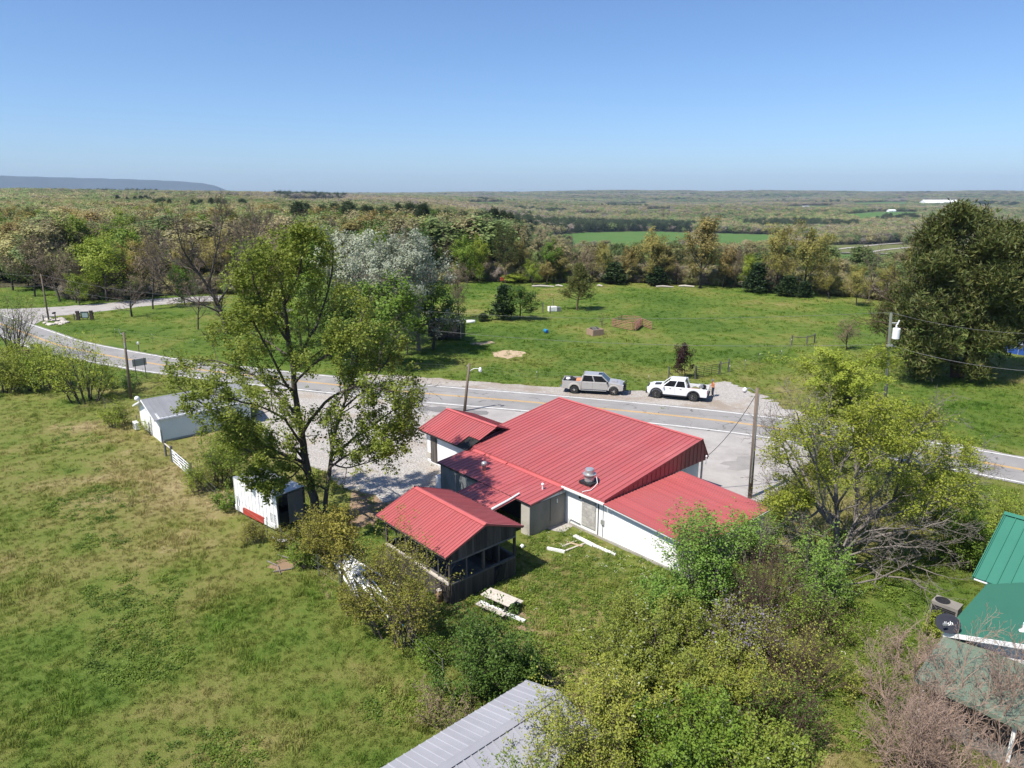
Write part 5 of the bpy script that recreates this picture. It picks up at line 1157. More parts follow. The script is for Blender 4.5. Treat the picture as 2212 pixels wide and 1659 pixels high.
def trailer():
    """old box trailer by the meadow fence: lit white flank, open dark end"""
    rz = TH+R(9); t = thing("box_trailer", "old white box trailer with red lower panel under the maple", "trailer", tuple(at(512, 1106)), rz)
    L, D, Hh = 4.75, 2.0, 2.42
    for i in range(12):
        mb = MB(); x = i*L/12; mb.box((x+L/24, .02, 1.36), (L/12-.012, .04, 2.08)); mb.box((x+.02, -.012, 1.36), (.035, .03, 2.08)); lp(mb, "side_panel", M['white_paint'], t)
    mb = MB(); mb.box((L/2, D-.02, 1.36), (L, .04, 2.08)); lp(mb, "far_side", M['white_paint'], t)
    mb = MB(); mb.box((.02, D/2, 1.36), (.04, D-.1, 2.08)); lp(mb, "front_panel", M['white_paint'], t)
    mb = MB(); mb.box((L/2, D/2, 2.43), (L+.06, D+.06, .06)); lp(mb, "roof", M['steel'], t, .03)
    mb = MB(); mb.box((L/2, D/2, .30), (L-.1, D-.2, .06)); lp(mb, "floor", M['dark'], t)
    for y in (.06, D-.06):
        mb = MB(); mb.box((L-.03, y, 1.36), (.09, .10, 2.08)); lp(mb, "end_post", M['grey_board'], t)
    mb = MB(); mb.box((L-.06, D*.70, 1.3), (.04, D*.58, 1.95)); lp(mb, "end_shade_panel", M['panel_grey'], t)  # grey panel whose tone stands in for mottled shade at the open end
    mb = MB(); mb.box((L-.5, D*.3, .75), (.8, 1.2, .9)); lp(mb, "stored_goods", M['black'], t, .05)
    mb = MB(); mb.box((2.1, -.06, .42), (2.3, .05, .40), rot=Matrix.Rotation(R(-8), 3, 'X')); lp(mb, "red_panel", M['trailer_red'], t)
    mb = MB(); mb.box((.45, -.05, .40), (.9, .05, .36)); mb.box((3.9, -.05, .36), (1.2, .05, .32)); lp(mb, "white_skirt", M['white_trim'], t)
    for x in (1.2, 3.2):
        mb = MB(); mb.box((x, D*.5, .14), (.4, D*.8, .28)); lp(mb, "support_blocks", M['block'], t)
trailer()
o = MB().tube([(0, 0, .05), (.55, -.45, .06), (.75, -.55, .05)], .10, 4).tube([(.7, -.55, .06), (1.5, -.15, .10)], .10, 4).build("bent_metal_strip", M['white_trim']); o.location = at(588, 1162)
tag(o, "bent white metal strip lying at the trailer's open end", "scrap")

def picnic_table():
    c = (at(1100, 1300)+at(1090, 1305))/2
    d = nrm(np.array((1.3, -1.0, 0))); t = thing("picnic_table", "bleached wooden picnic table with benches on the grass near pavilion", "picnic table", (-.62, 31.05, 0), math.atan2(d[1], d[0]))
    for i in range(5):
        mb = MB(); mb.box((0, -.32+i*.16, .74), (1.75, .15, .04)); lp(mb, "top_plank", M['table_wood'], t)
    for s in (-1, 1):
        for i in range(2):
            mb = MB(); mb.box((0, s*.68+(i-.5)*.15, .43), (1.75, .14, .04)); lp(mb, "bench_plank", M['table_wood'], t)
        for x in (-.62, .62):
            mb = MB(); mb.tube([(x, s*.62, 0), (x, s*.22, .72)], .045, 4); lp(mb, "leg", M['grey_board'], t)
    for x in (-.62, .62):
        mb = MB(); mb.box((x, 0, .385), (.05, 1.55, .09)); lp(mb, "cross_beam", M['grey_board'], t)
        mb = MB(); mb.box((x, 0, .695), (.05, .75, .06)); lp(mb, "top_cleat", M['grey_board'], t)
picnic_table()
def plank(name, p, q, w, h, m, label, cat="board"):
    p, q = np.array(p, float), np.array(q, float); d = q-p; L = np.linalg.norm(d)
    o = MB().box((0, 0, 0), (L, w, h)).build(name, m); x = d/L; y = nrm(np.cross(UP, x)); z = np.cross(x, y); c = (p+q)/2
    o.matrix_basis = Matrix(((x[0], y[0], z[0], c[0]), (x[1], y[1], z[1], c[1]), (x[2], y[2], z[2], c[2]), (0, 0, 0, 1)))
    return tag(o, label, cat)
plank("white_beam", at(1037, 1300, .50), at(1134, 1342, .12), .13, .13, M['white_trim'], "long white beam resting across the near picnic bench")
plank("white_beam", at(1182, 1184, .07), at(1220, 1192, .07), .16, .13, M['white_trim'], "short white beam lying alone on the yard grass")
plank("white_beam", at(1241, 1157, .08), at(1282, 1178, .08), .26, .10, M['white_trim'], "thick white beam on the ground beneath the block-filled doorway")
plank("white_beam", at(1283, 1178, .07), at(1330, 1198, .05), .20, .08, M['white_trim'], "long white beam in the flowers along the sided wall")
plank("loose_board", at(1215, 1180, .05), at(1245, 1168, .06), .14, .03, M['table_wood'], "bleached board lying in the weeds, the one nearest the annex")
plank("loose_board", at(1222, 1189, .08), at(1262, 1174, .05), .12, .03, M['table_wood'], "bleached board crossing the others in the weeds by the back wall")
plank("loose_board", at(1225, 1170, .05), at(1258, 1180, .09), .16, .03, M['sand'], "tan board lying across the weeds by the back wall")
lump("white_ball", tuple(at(1128, 1180, .10)), .13, M['white_trim'], "small white ball on the grass beside the dark annex doorway", "ball", 2, (1, 1, 1))
t = thing("upright_log", "short cut log with knot hole standing at the pavilion corner", "log", (-3.68, 31.9, 0))
mb = MB(); mb.lathe([(.19, 0), (.18, .35), (.16, .62)], 12); lp(mb, "bark", M['log'], t, 0, True)
mb = MB(); mb.lathe([(.15, .60), (.15, .628), (.02, .63)], 12); lp(mb, "cut_face", M['table_wood'], t)
mb = MB(); mb.lathe([(.05, -.02), (.05, .03)], 8, (.02, -.18, .38), 'Y'); lp(mb, "knot_hole", M['dark'], t)
# heap of white pipes and sheets between the maple and the pavilion
rng = random.Random(8)
for i in range(12):
    a_ = at(706+rng.uniform(0, 40), 1172+rng.uniform(-4, 34), .1+.03*i); e = at(830+rng.uniform(-30, 85), 1330+rng.uniform(-40, 60), .06+.03*(i % 4))
    L_ = rng.uniform(.45, 1.0); q = a_+(e-a_)*L_; p = a_+(e-a_)*rng.uniform(0, .3)
    o = MB().tube([p, (p+q)/2+V3((0, 0, .03)), q], rng.uniform(.035, .06), 7).build("white_pipe", M['white_trim'])
    tag(o, "long white pipe in the heap beside the olive bush", "pipe", "white pipes in the heap")
plank("white_sheet", at(730, 1185, .55), at(775, 1238, .50), .75, .04, M['white_trim'], "wide white sheet on top of the pipe heap", "sheet")
plank("white_sheet", at(722, 1188, .35), at(748, 1228, .30), .60, .03, M['white_paint'], "smaller white sheet under the wide one on the pipe heap", "sheet")
for k, (u, v, u2, v2) in enumerate(((845, 1352, 862, 1368), (862, 1345, 872, 1352))):
    o = MB().tube([at(u, v, .08), at(u2, v2, .05)], .05, 6).build("blue_pipe", M['blue']); tag(o, ("short light blue pipe under the olive bush, the longer piece" if k == 0 else "short light blue pipe under the olive bush, the shorter piece"), "pipe")
for k, pts in enumerate((((590, 1235), (630, 1228), (655, 1215)), ((600, 1198), (622, 1205), (645, 1215)), ((578, 1212), (600, 1222), (606, 1240)))):
    o = MB().tube([at(u, v, .05+.02*j) for j, (u, v) in enumerate(pts)], [.045, .035, .02], 6).build("fallen_branch", M['bark_grey'])
    tag(o, ("long fallen branch on the bare soil patch", "pale fallen branch near the white frame", "short fallen branch at the edge of the bare soil")[k], "branch")

# ---------------------------------------------------------------- poles, wires, signs
def pole(u, v, vt, r, m, label, ut=None):
    b, h = pxh(u, v, vt); t = thing("utility_pole", label, "utility pole", tuple(b))
    top = atY(ut if ut else u, vt, b[1]); lean = (top[0]-b[0])
    mb = MB(); mb.tube([(0, 0, -.2), (lean*.5, 0, h*.5), (lean, 0, h)], [r, r*.88, r*.7], 10); lp(mb, "post", m, t, 0, True)
    return t, b, h, lean
t, b1_, h1_, l1_ = pole(283, 862, 718, .14, M['pole_wood'], "wooden utility pole standing behind the white shed", 267)
mb = MB(); mb.tube([(l1_, 0, h1_-.25), (l1_-.35, 0, h1_-.1), (l1_-.42, 0, h1_+.35)], .035, 5); lp(mb, "insulator_arm", M['steel'], t)
mb = MB(); mb.box((l1_, -.13, h1_-1.3), (.12, .1, .5)); lp(mb, "clamp", M['steel'], t)
t, b2_, h2_, l2_ = pole(1003, 888, 785, .15, M['pole_wood'], "leaning wooden pole with security lamp behind the red wing roof", 1014)
mb = MB(); mb.tube([(l2_-.05, 0, h2_-.75), (l2_+.4, 0, h2_-.5), (l2_+.95, 0, h2_-.48)], .03, 6); lp(mb, "lamp_arm", M['white_trim'], t)
mb = MB(); mb.lathe([(.06, .10), (.13, .0), (.16, -.12), (.15, -.30), (.05, -.36)], 12, (l2_+1.0, 0, h2_-.48)); lp(mb, "lamp", M['white_trim'], t, 0, True)
t, b3_, h3_, l3_ = pole(1620, 1076, 838, .15, M['pole_wood'], "tall wooden pole with drooping wires at the paved forecourt edge", 1636)
mb = MB(); mb.tube([(l3_, 0, h3_-.3), (l3_-.5, 0, h3_+.0), (l3_-.75, 0, h3_-.05)], .03, 5); lp(mb, "lamp_arm", M['steel'], t)
mb = MB(); mb.lathe([(.05, .08), (.14, .0), (.15, -.12), (.10, -.24), (.04, -.28)], 12, (l3_-.8, 0, h3_-.05)); lp(mb, "lamp", M['white_trim'], t, 0, True)
mb = MB(); mb.box((l3_*.55, -.16, h3_*.55), (.06, .05, h3_*.8)); lp(mb, "conduit", M['steel'], t)
t, b4_, h4_, l4_ = pole(1908, 925, 676, .16, M['green_pole'], "greenish utility pole with white transformer before the big pine", 1925)
mb = MB(); mb.lathe([(.26, -.45), (.30, -.42), (.30, .40), (.28, .46), (.10, .50)], 18, (l4_*.85+.5, -.1, h4_-1.75)); lp(mb, "transformer", M['steel_white'] if 'steel_white' in M else M['white_trim'], t, 0, False)
mb = MB(); mb.tube([(l4_*.85+.45, -.1, h4_-1.2), (l4_*.85+.42, -.1, h4_-.95)], [.08, .04], 8); lp(mb, "bushing", M['white_trim'], t)
mb = MB(); mb.tube([(l4_*.9, 0, h4_-.85), (l4_*.9+.55, -.05, h4_-.85)], .03, 5); mb.tube([(l4_*.9+.55, -.05, h4_-1.0), (l4_*.9+.7, -.05, h4_-.6)], .06, 6); lp(mb, "cutout_switch", M['white_trim'], t)
mb = MB(); mb.box((l4_*.8, -.18, h4_-2.75), (.5, .12, .18)); lp(mb, "wire_bracket", M['steel'], t)
t, b5_, h5_, l5_ = pole(106, 694, 592, .14, M['pole_wood'], "dark utility pole at the mouth of the side road", 88)
def wire(p, q, sag, r, m, label, n=22):
    p, q = np.array(p, float), np.array(q, float); s = np.linspace(0, 1, n)
    P = p+(q-p)*s[:, None]; P[:, 2] -= sag*4*s*(1-s)
    return tag(MB().tube(P, r, 4).build("overhead_wire", m), label, "wire")
topR = b4_+V3((l4_, 0, h4_+.05)); lowR = b4_+V3((l4_*.8, 0, h4_-2.7))
midL = atY(612, 640, 92.0); midL2 = atY(612, 662, 92.0)
t = thing("utility_pole", "weathered pole half hidden in the trees behind the maple", "utility pole", (midL[0], 92.0, 0)); mb = MB(); mb.tube([(0, 0, -.2), (0, 0, midL[2]+.1)], [.15, .1], 8); lp(mb, "post", M['pole_wood'], t, 0, True)
wire(topR, midL, 1.5, .011, M['wire_pale'], "upper overhead wire crossing the green field")
wire(lowR, midL2+V3((0, 0, -.3)), 1.7, .015, M['wire_pale'], "lower twisted overhead cable crossing the green field")
far_r = np.array((75.0, 40.0, 0)); wire(topR, atY(2300, 722, 50), .5, .011, M['wire_pale'], "upper overhead wire crossing in front of the big pine")
wire(lowR, atY(2300, 806, 50), .5, .016, M['wire_pale'], "lower twisted overhead cable crossing in front of the big pine")
topL = b5_+V3((l5_, 0, h5_-.1))
wire(midL, topL, 1.3, .011, M['wire_pale'], "upper overhead wire above the left bend of the road"); wire(midL2, topL+V3((.2, 0, -1.7)), 1.2, .012, M['wire_pale'], "lower overhead wire above the left bend of the road")
wire(topL, atY(-60, 575, 120), .6, .011, M['wire_pale'], "overhead wire leaving the side-road pole, upper of two"); wire(topL+V3((.2, 0, -1.7)), atY(-60, 600, 120), .6, .011, M['wire_pale'], "overhead wire leaving the side-road pole, lower of two")
head = W(13.5, 10.3, 2.75); top3 = b3_+V3((l3_, 0, h3_-.35))
wire(top3, head, .45, .03, M['wire'], "dark service cable from the forecourt pole to the roof end")
wire(top3+V3((0, 0, -.1)), b4_+V3((l4_*.7, 0, h4_-3.0)), .9, .014, M['wire'], "thin service wire over the road to the transformer pole")

def road_sign():
    t = thing("road_sign", "blank-backed rectangular road sign on two posts facing the curve", "road sign", (-41.05, 76.1, 0), math.atan2(1.1, 1.1)+R(0))
    mb = MB(); mb.box((0, 0, 1.95), (1.45, .03, .78)); lp(mb, "panel", M['sign_back'], t)
    for x in (-.5, .5):
        mb = MB(); mb.box((x, -.045, 1.2), (.07, .05, 2.4)); lp(mb, "post", M['pole_wood'], t)
    for z in (1.75, 2.15):
        mb = MB(); mb.box((0, -.03, z), (1.3, .02, .04)); lp(mb, "stiffener", M['steel'], t)
road_sign()
def entrance_sign():
    t = thing("entrance_sign", "framed sign between two dark stone pillars by the side road", "entrance sign", (-69.35, 114.1, 0), R(12))
    for s in (-1, 1):
        k = 0
        for z in range(5):
            for x in range(2):
                mb = MB(); mb.box((s*1.0+(x-.5)*.26+(.04 if z % 2 else -.04), 0, .16+z*.30), (.25, .42, .285)); lp(mb, "stone", M['stone'], t, .03)
    mb = MB(); mb.box((0, 0, .85), (1.05, .05, .9)); lp(mb, "panel", M['sign_face'], t)
    for p, q in (((0, -.03, 1.33), (1.15, .08, .09)), ((0, -.03, .37), (1.15, .08, .09)), ((-.53, -.03, .85), (.09, .08, .88)), ((.53, -.03, .85), (.09, .08, .88))):
        mb = MB(); mb.box(p, q); lp(mb, "frame_bar", M['black'], t)
    for x in (-.35, .35):
        mb = MB(); mb.box((x, .06, .4), (.08, .08, .8)); lp(mb, "post", M['grey_board'], t)
entrance_sign()
def mailbox(loc, rz, m, label, h=1.05):
    t = thing("mailbox", label, "mailbox", loc, rz)
    mb = MB(); mb.box((0, 0, h/2), (.10, .10, h)); lp(mb, "post", M['grey_board'], t)
    mb = MB(); mb.extr([(-.12, -.05, h), (.12, -.05, h), (.12, -.05, h+.14), (.085, -.05, h+.22), (0, -.05, h+.255), (-.085, -.05, h+.22), (-.12, -.05, h+.14)], (0, .62, 0)); lp(mb, "box", m, t)
    mb = MB(); mb.box((0, -.08, h+.10), (.22, .06, .2)); lp(mb, "door", m, t)
    mb = MB(); mb.box((.135, .2, h+.2), (.02, .05, .16)); lp(mb, "flag", M['trailer_red'], t)
mailbox((-48.6, 90.4, 0), R(205), M['white_trim'], "white mailbox on a post beside the highway bend"); mailbox((-74.2, 114.2, 0), R(180), M['black'], "black mailbox by the side-road pole")

# ---------------------------------------------------------------- fences, gates and farm things
def fence_posts(name, label, line, step, h, m, r, wires, cat="fence", jit=.1, seed=1, pale_top=True):
    rng = random.Random(seed); L = [np.array(p[:2], float) for p in line]; pts = []
    for a, b in zip(L[:-1], L[1:]):
        n = max(1, int(np.linalg.norm(b-a)/step)); pts += [a+(b-a)*i/n for i in range(n)]
    pts.append(L[-1]); t = thing(name, label, cat, (pts[0][0], pts[0][1], 0)); o0 = pts[0]
    me = MB().tube([(0, 0, -.1), (0, 0, h)], r, 5).mesh("post", m); tp = MB().tube([(0, 0, h-.16), (0, 0, h+.01)], r*1.25, 5).mesh("post_tip", M['white_trim'])
    for p in pts:
        q = p-o0; o = link(bpy.data.objects.new("post", me), t); o.location = (q[0], q[1], 0); o.rotation_euler = (rng.gauss(0, .03), rng.gauss(0, .03), 0)
        if pale_top: link(bpy.data.objects.new("post_tip", tp), o)
    for z in wires:
        mb = MB(); mb.tube([(p[0]-o0[0], p[1]-o0[1], z*h) for p in pts], .006, 3); lp(mb, "wire", M['wire_pale'], t)
    return t
fence_posts("wire_fence", "thin wire fence along the far roadside of the field", [g(640, 790), g(860, 806), g(1010, 812), g(1160, 826), g(1290, 830), g(1400, 836), g(1468, 838)], 5.0, 1.25, M['green_pole'], .022, (.95, .7, .45), seed=2)
fence_posts("wire_fence", "thin wire fence running from the wooden gate up to the brace posts", [g(1574, 812), g(1608, 800), g(1640, 785), g(1686, 778), g(1708, 752)], 5.0, 1.25, M['green_pole'], .025, (.95, .7, .45), seed=3)
fence_posts("wire_fence", "thin wire fence beside the brown verge at the curve", [g(250, 728), g(330, 740), g(420, 752), g(520, 768), g(640, 788)], 6, 1.2, M['green_pole'], .022, (.95, .6), seed=4)
fence_posts("wire_fence", "leaning wire fence between the meadow and the white shed", [g(228, 885), g(262, 905), g(300, 925), g(352, 958)], 2.6, 1.2, M['grey_board'], .04, (.9, .5), seed=5, pale_top=False)
fence_posts("wire_fence", "old wire fence along the meadow past the trailer", [g(415, 1035), g(470, 1090), g(515, 1112), g(578, 1160), g(608, 1185), g(690, 1245), g(735, 1275), g(800, 1330), g(870, 1395), g(960, 1480)], 2.6, 1.3, M['green_pole'], .028, (.9, .6, .3), seed=6, pale_top=False)
def tube_gate(name, label, p, q, h, m, bars, r=.03, diag=True, posts=True, stub=None):
    p, q = np.array(p, float), np.array(q, float); d = q-p; L = np.linalg.norm(d); t = thing(name, label, "gate", tuple(p), math.atan2(d[1], d[0]))
    for i in range(bars):
        mb = MB(); z = .15+(h-.2)*i/(bars-1); mb.tube([(.08, 0, z), (L-.08, 0, z)], r, 6); lp(mb, "bar", m, t)
    for x in (.1, L*.33, L*.66, L-.1):
        mb = MB(); mb.tube([(x, 0, .12), (x, 0, h-.02)], r, 6); lp(mb, "upright", m, t)
    if diag:
        mb = MB(); mb.tube([(.1, .02, h-.05), (L*.5, .02, .15)], r*.9, 6); mb.tube([(L*.5, .02, .15), (L-.1, .02, h-.05)], r*.9, 6); lp(mb, "brace", m, t)
    if posts:
        for x in (-.06, L+.06):
            mb = MB(); mb.tube([(x, 0, -.1), (x, 0, h+.22)], .10, 8); lp(mb, "post", M['grey_board'], t)
    if stub:
        mb = MB(); mb.tube([(stub, 0, -.1), (stub, 0, h+.2)], .09, 8); lp(mb, "post", M['grey_board'], t)
        mb = MB(); mb.tube([(stub, 0, h-.02), (-.06, 0, h-.02)], .05, 6); lp(mb, "rail", M['table_wood'], t)
    return t
tube_gate("tube_gate", "white tubular gate between wooden posts at the meadow fence", (-26.0, 51.0, 0), (-23.15, 47.75, 0), 1.1, M['white_trim'], 5, .03, True, True, -1.75)
tube_gate("tube_gate", "dark tubular farm gate behind the white pickup", (20.4, 76.3, 0), (23.6, 78.3, 0), 1.3, M['black'], 6, .025, False, True, None)
b = thing("brace_post", "wooden corner post with rail beside the dark farm gate", "fence post", (24.95, 79.4, 0)); mb = MB(); mb.tube([(0, 0, -.1), (0, 0, 1.6)], .09, 8); lp(mb, "post", M['grey_board'], b); mb = MB(); mb.tube([(0, 0, 1.2), (-1.3, -1.0, 1.2)], .04, 6); lp(mb, "rail", M['grey_board'], b)
b = thing("brace_post", "weathered post on the left of the white pickup's bonnet", "fence post", (17.35, 76.1, 0)); mb = MB(); mb.tube([(0, 0, -.1), (0, 0, 1.45)], .08, 8); lp(mb, "post", M['grey_board'], b); mb = MB(); mb.tube([(0, 0, .9), (.6, .4, .25)], .03, 6); lp(mb, "brace", M['grey_board'], b)
b = thing("corner_brace", "grey H-shaped corner brace of three posts in the field", "fence brace", (39.9, 94.2, 0))
for x, y in ((-2.0, .1), (0, 0), (1.7, 1.6)):
    mb = MB(); mb.tube([(x, y, -.1), (x, y, 1.35)], .10, 8); lp(mb, "post", M['grey_board'], b)
mb = MB(); mb.tube([(-2, .1, 1.15), (0, 0, 1.1)], .06, 6); mb.tube([(0, 0, 1.1), (1.7, 1.6, 1.2)], .06, 6); lp(mb, "rail", M['grey_board'], b)
for pts in (((-74.9, 112.2), (-72.6, 111.6)),):
    b = thing("rail_fence", "short wooden rail fence left of the stone pillars", "fence", (pts[0][0], pts[0][1], 0))
    for x in (0, 1.6, 4.1):
        mb = MB(); mb.box((x, x*.35, .55), (.13, .13, 1.1)); lp(mb, "post", M['grey_board'], b)
    mb = MB(); mb.box((.8, .28, .8), (1.7, .05, .12), R(19)); lp(mb, "rail", M['grey_board'], b)
def pen_panel(p, q, label):
    t = tube_gate("corral_panel", label, (p[0], p[1], 0), (q[0], q[1], 0), 1.2, M['rust'], 5, .045, False, False); t["category"] = "corral panel"; return t
pen_panel((15.4, 108.1), (18.0, 104.7), "rust-red corral panel, front left of the stock pen"); pen_panel((15.4, 108.2), (17.4, 111.4), "rust-red corral panel, back left of the stock pen")
pen_panel((17.5, 111.5), (20.3, 110.6), "rust-red corral panel along the back of the stock pen"); pen_panel((18.1, 104.6), (19.9, 109.2), "rust-red corral panel slanting through the middle of the stock pen")
pen_panel((20.0, 109.2), (21.1, 105.4), "rust-red corral panel, right wing of the stock pen"); pen_panel((18.4, 104.3), (20.1, 108.6), "rust-red corral panel leaning beside the slanting one")
def trough():
    t = thing("stock_trough", "square tan block trough with slanted boards in the field", "trough", (12.1, 101.6, 0), R(28))
    for p, q in (((0, -.75, .45), (1.9, .16, .9)), ((0, .75, .45), (1.9, .16, .9)), ((-.88, 0, .45), (.16, 1.34, .9)), ((.88, 0, .45), (.16, 1.34, .9))):
        mb = MB(); mb.box(p, q); lp(mb, "side", M['trough'], t, .02)
    for k in range(3):
        mb = MB(); mb.box((-.3+k*.45, .1, .9), (.35, 1.3, .05), rot=Matrix.Rotation(R(16), 3, 'X') @ Matrix.Rotation(R(8*k), 3, 'Y')); lp(mb, "cover_board", M['grey_board'], t)
trough()
t = thing("barrel", "bright blue plastic barrel lying in the green field", "barrel", (5.0, 103.0, .3), R(20))
mb = MB(); mb.lathe([(.22, -.42), (.27, -.38), (.29, -.12), (.28, -.1), (.29, .12), (.28, .14), (.27, .38), (.22, .42)], 18, (0, 0, 0), 'Y'); lp(mb, "shell", M['blue'], t, 0, False)
mb = MB(); mb.lathe([(.20, -.44), (.20, -.425), (.03, -.43)], 14, (0, 0, 0), 'Y'); lp(mb, "lid", M['pool_blue'], t)
for x, y, h, lb in ((5.3, 121.7, 1.7, "lone thick post left of the dumped appliance"), (7.2, 123.2, 2.2, "tall thin post beside the dumped appliance"), (6.5, 120.4, 1.3, "short post in front of the dumped appliance")):
    b = thing("fence_post", lb, "fence post", (x, y, 0)); mb = MB(); mb.tube([(0, 0, -.1), (.02, 0, h)], .10 if h < 2 else .06, 7); lp(mb, "post", M['grey_board'], b); mb = MB(); mb.lathe([(.10, h), (.02, h+.03)], 7, (.02, 0, 0)); lp(mb, "cap", M['grey_board'], b)
b = thing("dumped_appliance", "white dumped appliance lying beside field posts", "appliance", (7.5, 122.8, 0), R(15)); mb = MB(); mb.box((-.5, 0, .45), (1.5, .9, .85)); lp(mb, "cabinet", M['white_paint'], b, .06); mb = MB(); mb.box((.55, -.1, .4), (.75, .9, .75)); lp(mb, "dark_back", M['panel_dark'], b, .05); mb = MB(); mb.box((-.6, -.46, .5), (.8, .03, .6)); lp(mb, "door", M['white_trim'], b)
def stock_shelter():
    t = thing("stock_shelter", "dark box trailer half hidden beneath the silvery trees", "trailer", (-9.2, 98.5, 0), R(-14))
    mb = MB(); mb.box((0, 0, 1.55), (4.8, 2.2, 2.3)); lp(mb, "box", M['black'], t, .04)
    mb = MB(); mb.box((2.42, -1.05, 1.55), (.06, .06, 2.3)); lp(mb, "corner_post", M['steel'], t)
    for x in (-1.2, -.2):
        mb = MB(); mb.lathe([(.1, -.1), (.36, -.1), (.36, .1), (.1, .1)], 14, (x, -1.05, .36), 'Y'); lp(mb, "wheel", M['rubber'], t)
    mb = MB(); mb.box((0, 0, 2.74), (4.9, 2.3, .06)); lp(mb, "roof", M['panel_dark'], t)
stock_shelter()
b = thing("water_tank", "small white tank lying in the grass near the dark trailer", "tank", (-6.5, 110.8, .3), R(5)); mb = MB(); mb.lathe([(.1, -.7), (.28, -.66), (.3, 0), (.28, .66), (.1, .7)], 12, (0, 0, 0), 'Y'); ob = lp(mb, "shell", M['white_trim'], b, 0, True); ob.rotation_euler = (0, 0, R(90)); mb = MB(); mb.box((0, 0, -.27), (.9, .3, .08)); lp(mb, "stand", M['steel'], b)
b = thing("swimming_pool", "round blue-sided swimming pool at the right edge beyond the pine", "pool", (66.4, 89.8, 0)); mb = MB(); mb.lathe([(2.2, 0), (2.2, 1.15), (2.05, 1.2), (2.05, .9), (.1, .88)], 28); lp(mb, "wall", M['pool_blue'], b); mb = MB(); mb.lathe([(2.25, 1.12), (2.3, 1.2), (2.1, 1.24), (2.05, 1.19)], 28); lp(mb, "rim", M['alu'], b)
for k in range(10):
    a_ = k*math.pi/5; mb = MB(); mb.box((2.24*math.cos(a_), 2.24*math.sin(a_), .58), (.10, .06, 1.14), a_); lp(mb, "upright", M['alu'], b)
b = thing("orange_feeder", "small orange-red feeder at the far tree line", "feeder", (-1.9, 163.0, 0)); mb = MB(); mb.box((0, 0, .9), (1.5, 1.0, .8)); lp(mb, "hopper", M['trailer_red'], b, .1); mb = MB(); mb.tube([(-.6, -.4, 0), (-.6, -.4, .6)], .04, 5); mb.tube([(.6, -.4, 0), (.6, -.4, .6)], .04, 5); lp(mb, "stand", M['rust'], b)
for k, (u0, u1, v, r_) in enumerate(((1596/1.0, 0, 0, 0),)): pass
for k, (u0, u1, v) in enumerate(((1149, 1197, 618), (1200, 1216, 617), (1417, 1455, 619), (1466, 1500, 618), (1290, 1302, 617))):
    p, q = at(u0, v, .2), at(u1, v+1, .2); o = MB().tube([p, (p*.6+q*.4)+V3((0, .2, .1)), q], [.18, .22, .14], 7).build("fallen_log", M['pale_stone'])
    tag(o, ("long pale log at the field's far edge, near the lone pine", "short pale log just left of the lone pine", "pale log below the tall oaks at the field's far edge", "pale log farthest right at the field's far edge", "very short pale log behind the lone pine")[k], "log")
# rocks at the road junction
rng = random.Random(5); bmr = [lump("rock", (0, 0, 0), .5, M['pale_stone'], "pale rock in the pile at the road junction", "rock", s) for s in (1, 2, 3)]
for o in bmr: o["group"] = "rocks at the road junction"
for k in range(16):
    o = bmr[k] if k < 3 else bmr[k % 3].copy()
    if k >= 3: COL.objects.link(o)
    p = at(rng.uniform(98, 142), rng.uniform(690, 703)); o.location = (p[0], p[1], .12); s_ = rng.uniform(.5, 1.2); o.scale = (s_*1.3, s_, s_*.8); o.rotation_euler = (0, 0, rng.uniform(0, 6))
lump("brush_pile", tuple(at(48, 768, .2)), 1.6, M['dead_leaf'], "dark brush pile behind the hedge at the left edge", "brush pile", 6, (1.7, .7, .5))
b = thing("waste_bin", "dark green waste bin behind the hedge at the left edge", "bin", tuple(at(80, 764)), R(-20))
mb = MB(); mb.box((0, 0, .6), (1.1, .8, 1.15)); lp(mb, "body", M['green_pole'], b, .05); mb = MB(); mb.box((0, 0, 1.22), (1.18, .88, .08)); lp(mb, "lid", M['black'], b, .02)

# ---------------------------------------------------------------- grown once: the kinds of trees
LIB = {}
def lib(k, n, *a, **kw): LIB[k] = [Tree(100*len(LIB)+i+7, *a, **kw) for i in range(n)]
lib('oak', 3, TALL, 'oak', 14, 6500, .33)
lib('oaky', 2, BROAD, 'oaky', 14, 7000, .33)
lib('russet', 2, BROAD, 'russet', 12, 4200, .24)
lib('green', 2, BROAD, 'green', 12, 5200, .38)
lib('lime', 2, BROAD, 'lime', 12, 5200, .36)
lib('deep', 2, BROAD, 'deep', 11, 5200, .36)
lib('bare', 2, BARE, 'twig', 12, 0, 0, 'bark', r0=.26)
lib('pine', 2, PINES, 'pine', 12, 2600, .42, 'bark_red')
lib('oldpine', 1, PINEOLD, 'pine', 14, 2600, .42, 'bark_red')
lib('cedar', 2, CEDARS, 'cedar', 8, 3200, .34)
lib('silver', 2, BROAD, 'silver', 12, 12000, .22, 'bark_grey')
def put(kind, i, name, label, u, v, vt, w=None, group=None, cat="tree", rz=None):
    b, h = pxh(u, v, vt); T_ = LIB[kind][i % len(LIB[kind])]
    return T_.place(name, label, b, h, pxw(b, w) if w else None, rz if rz is not None else (u*1.7) % 6.28, group, cat)
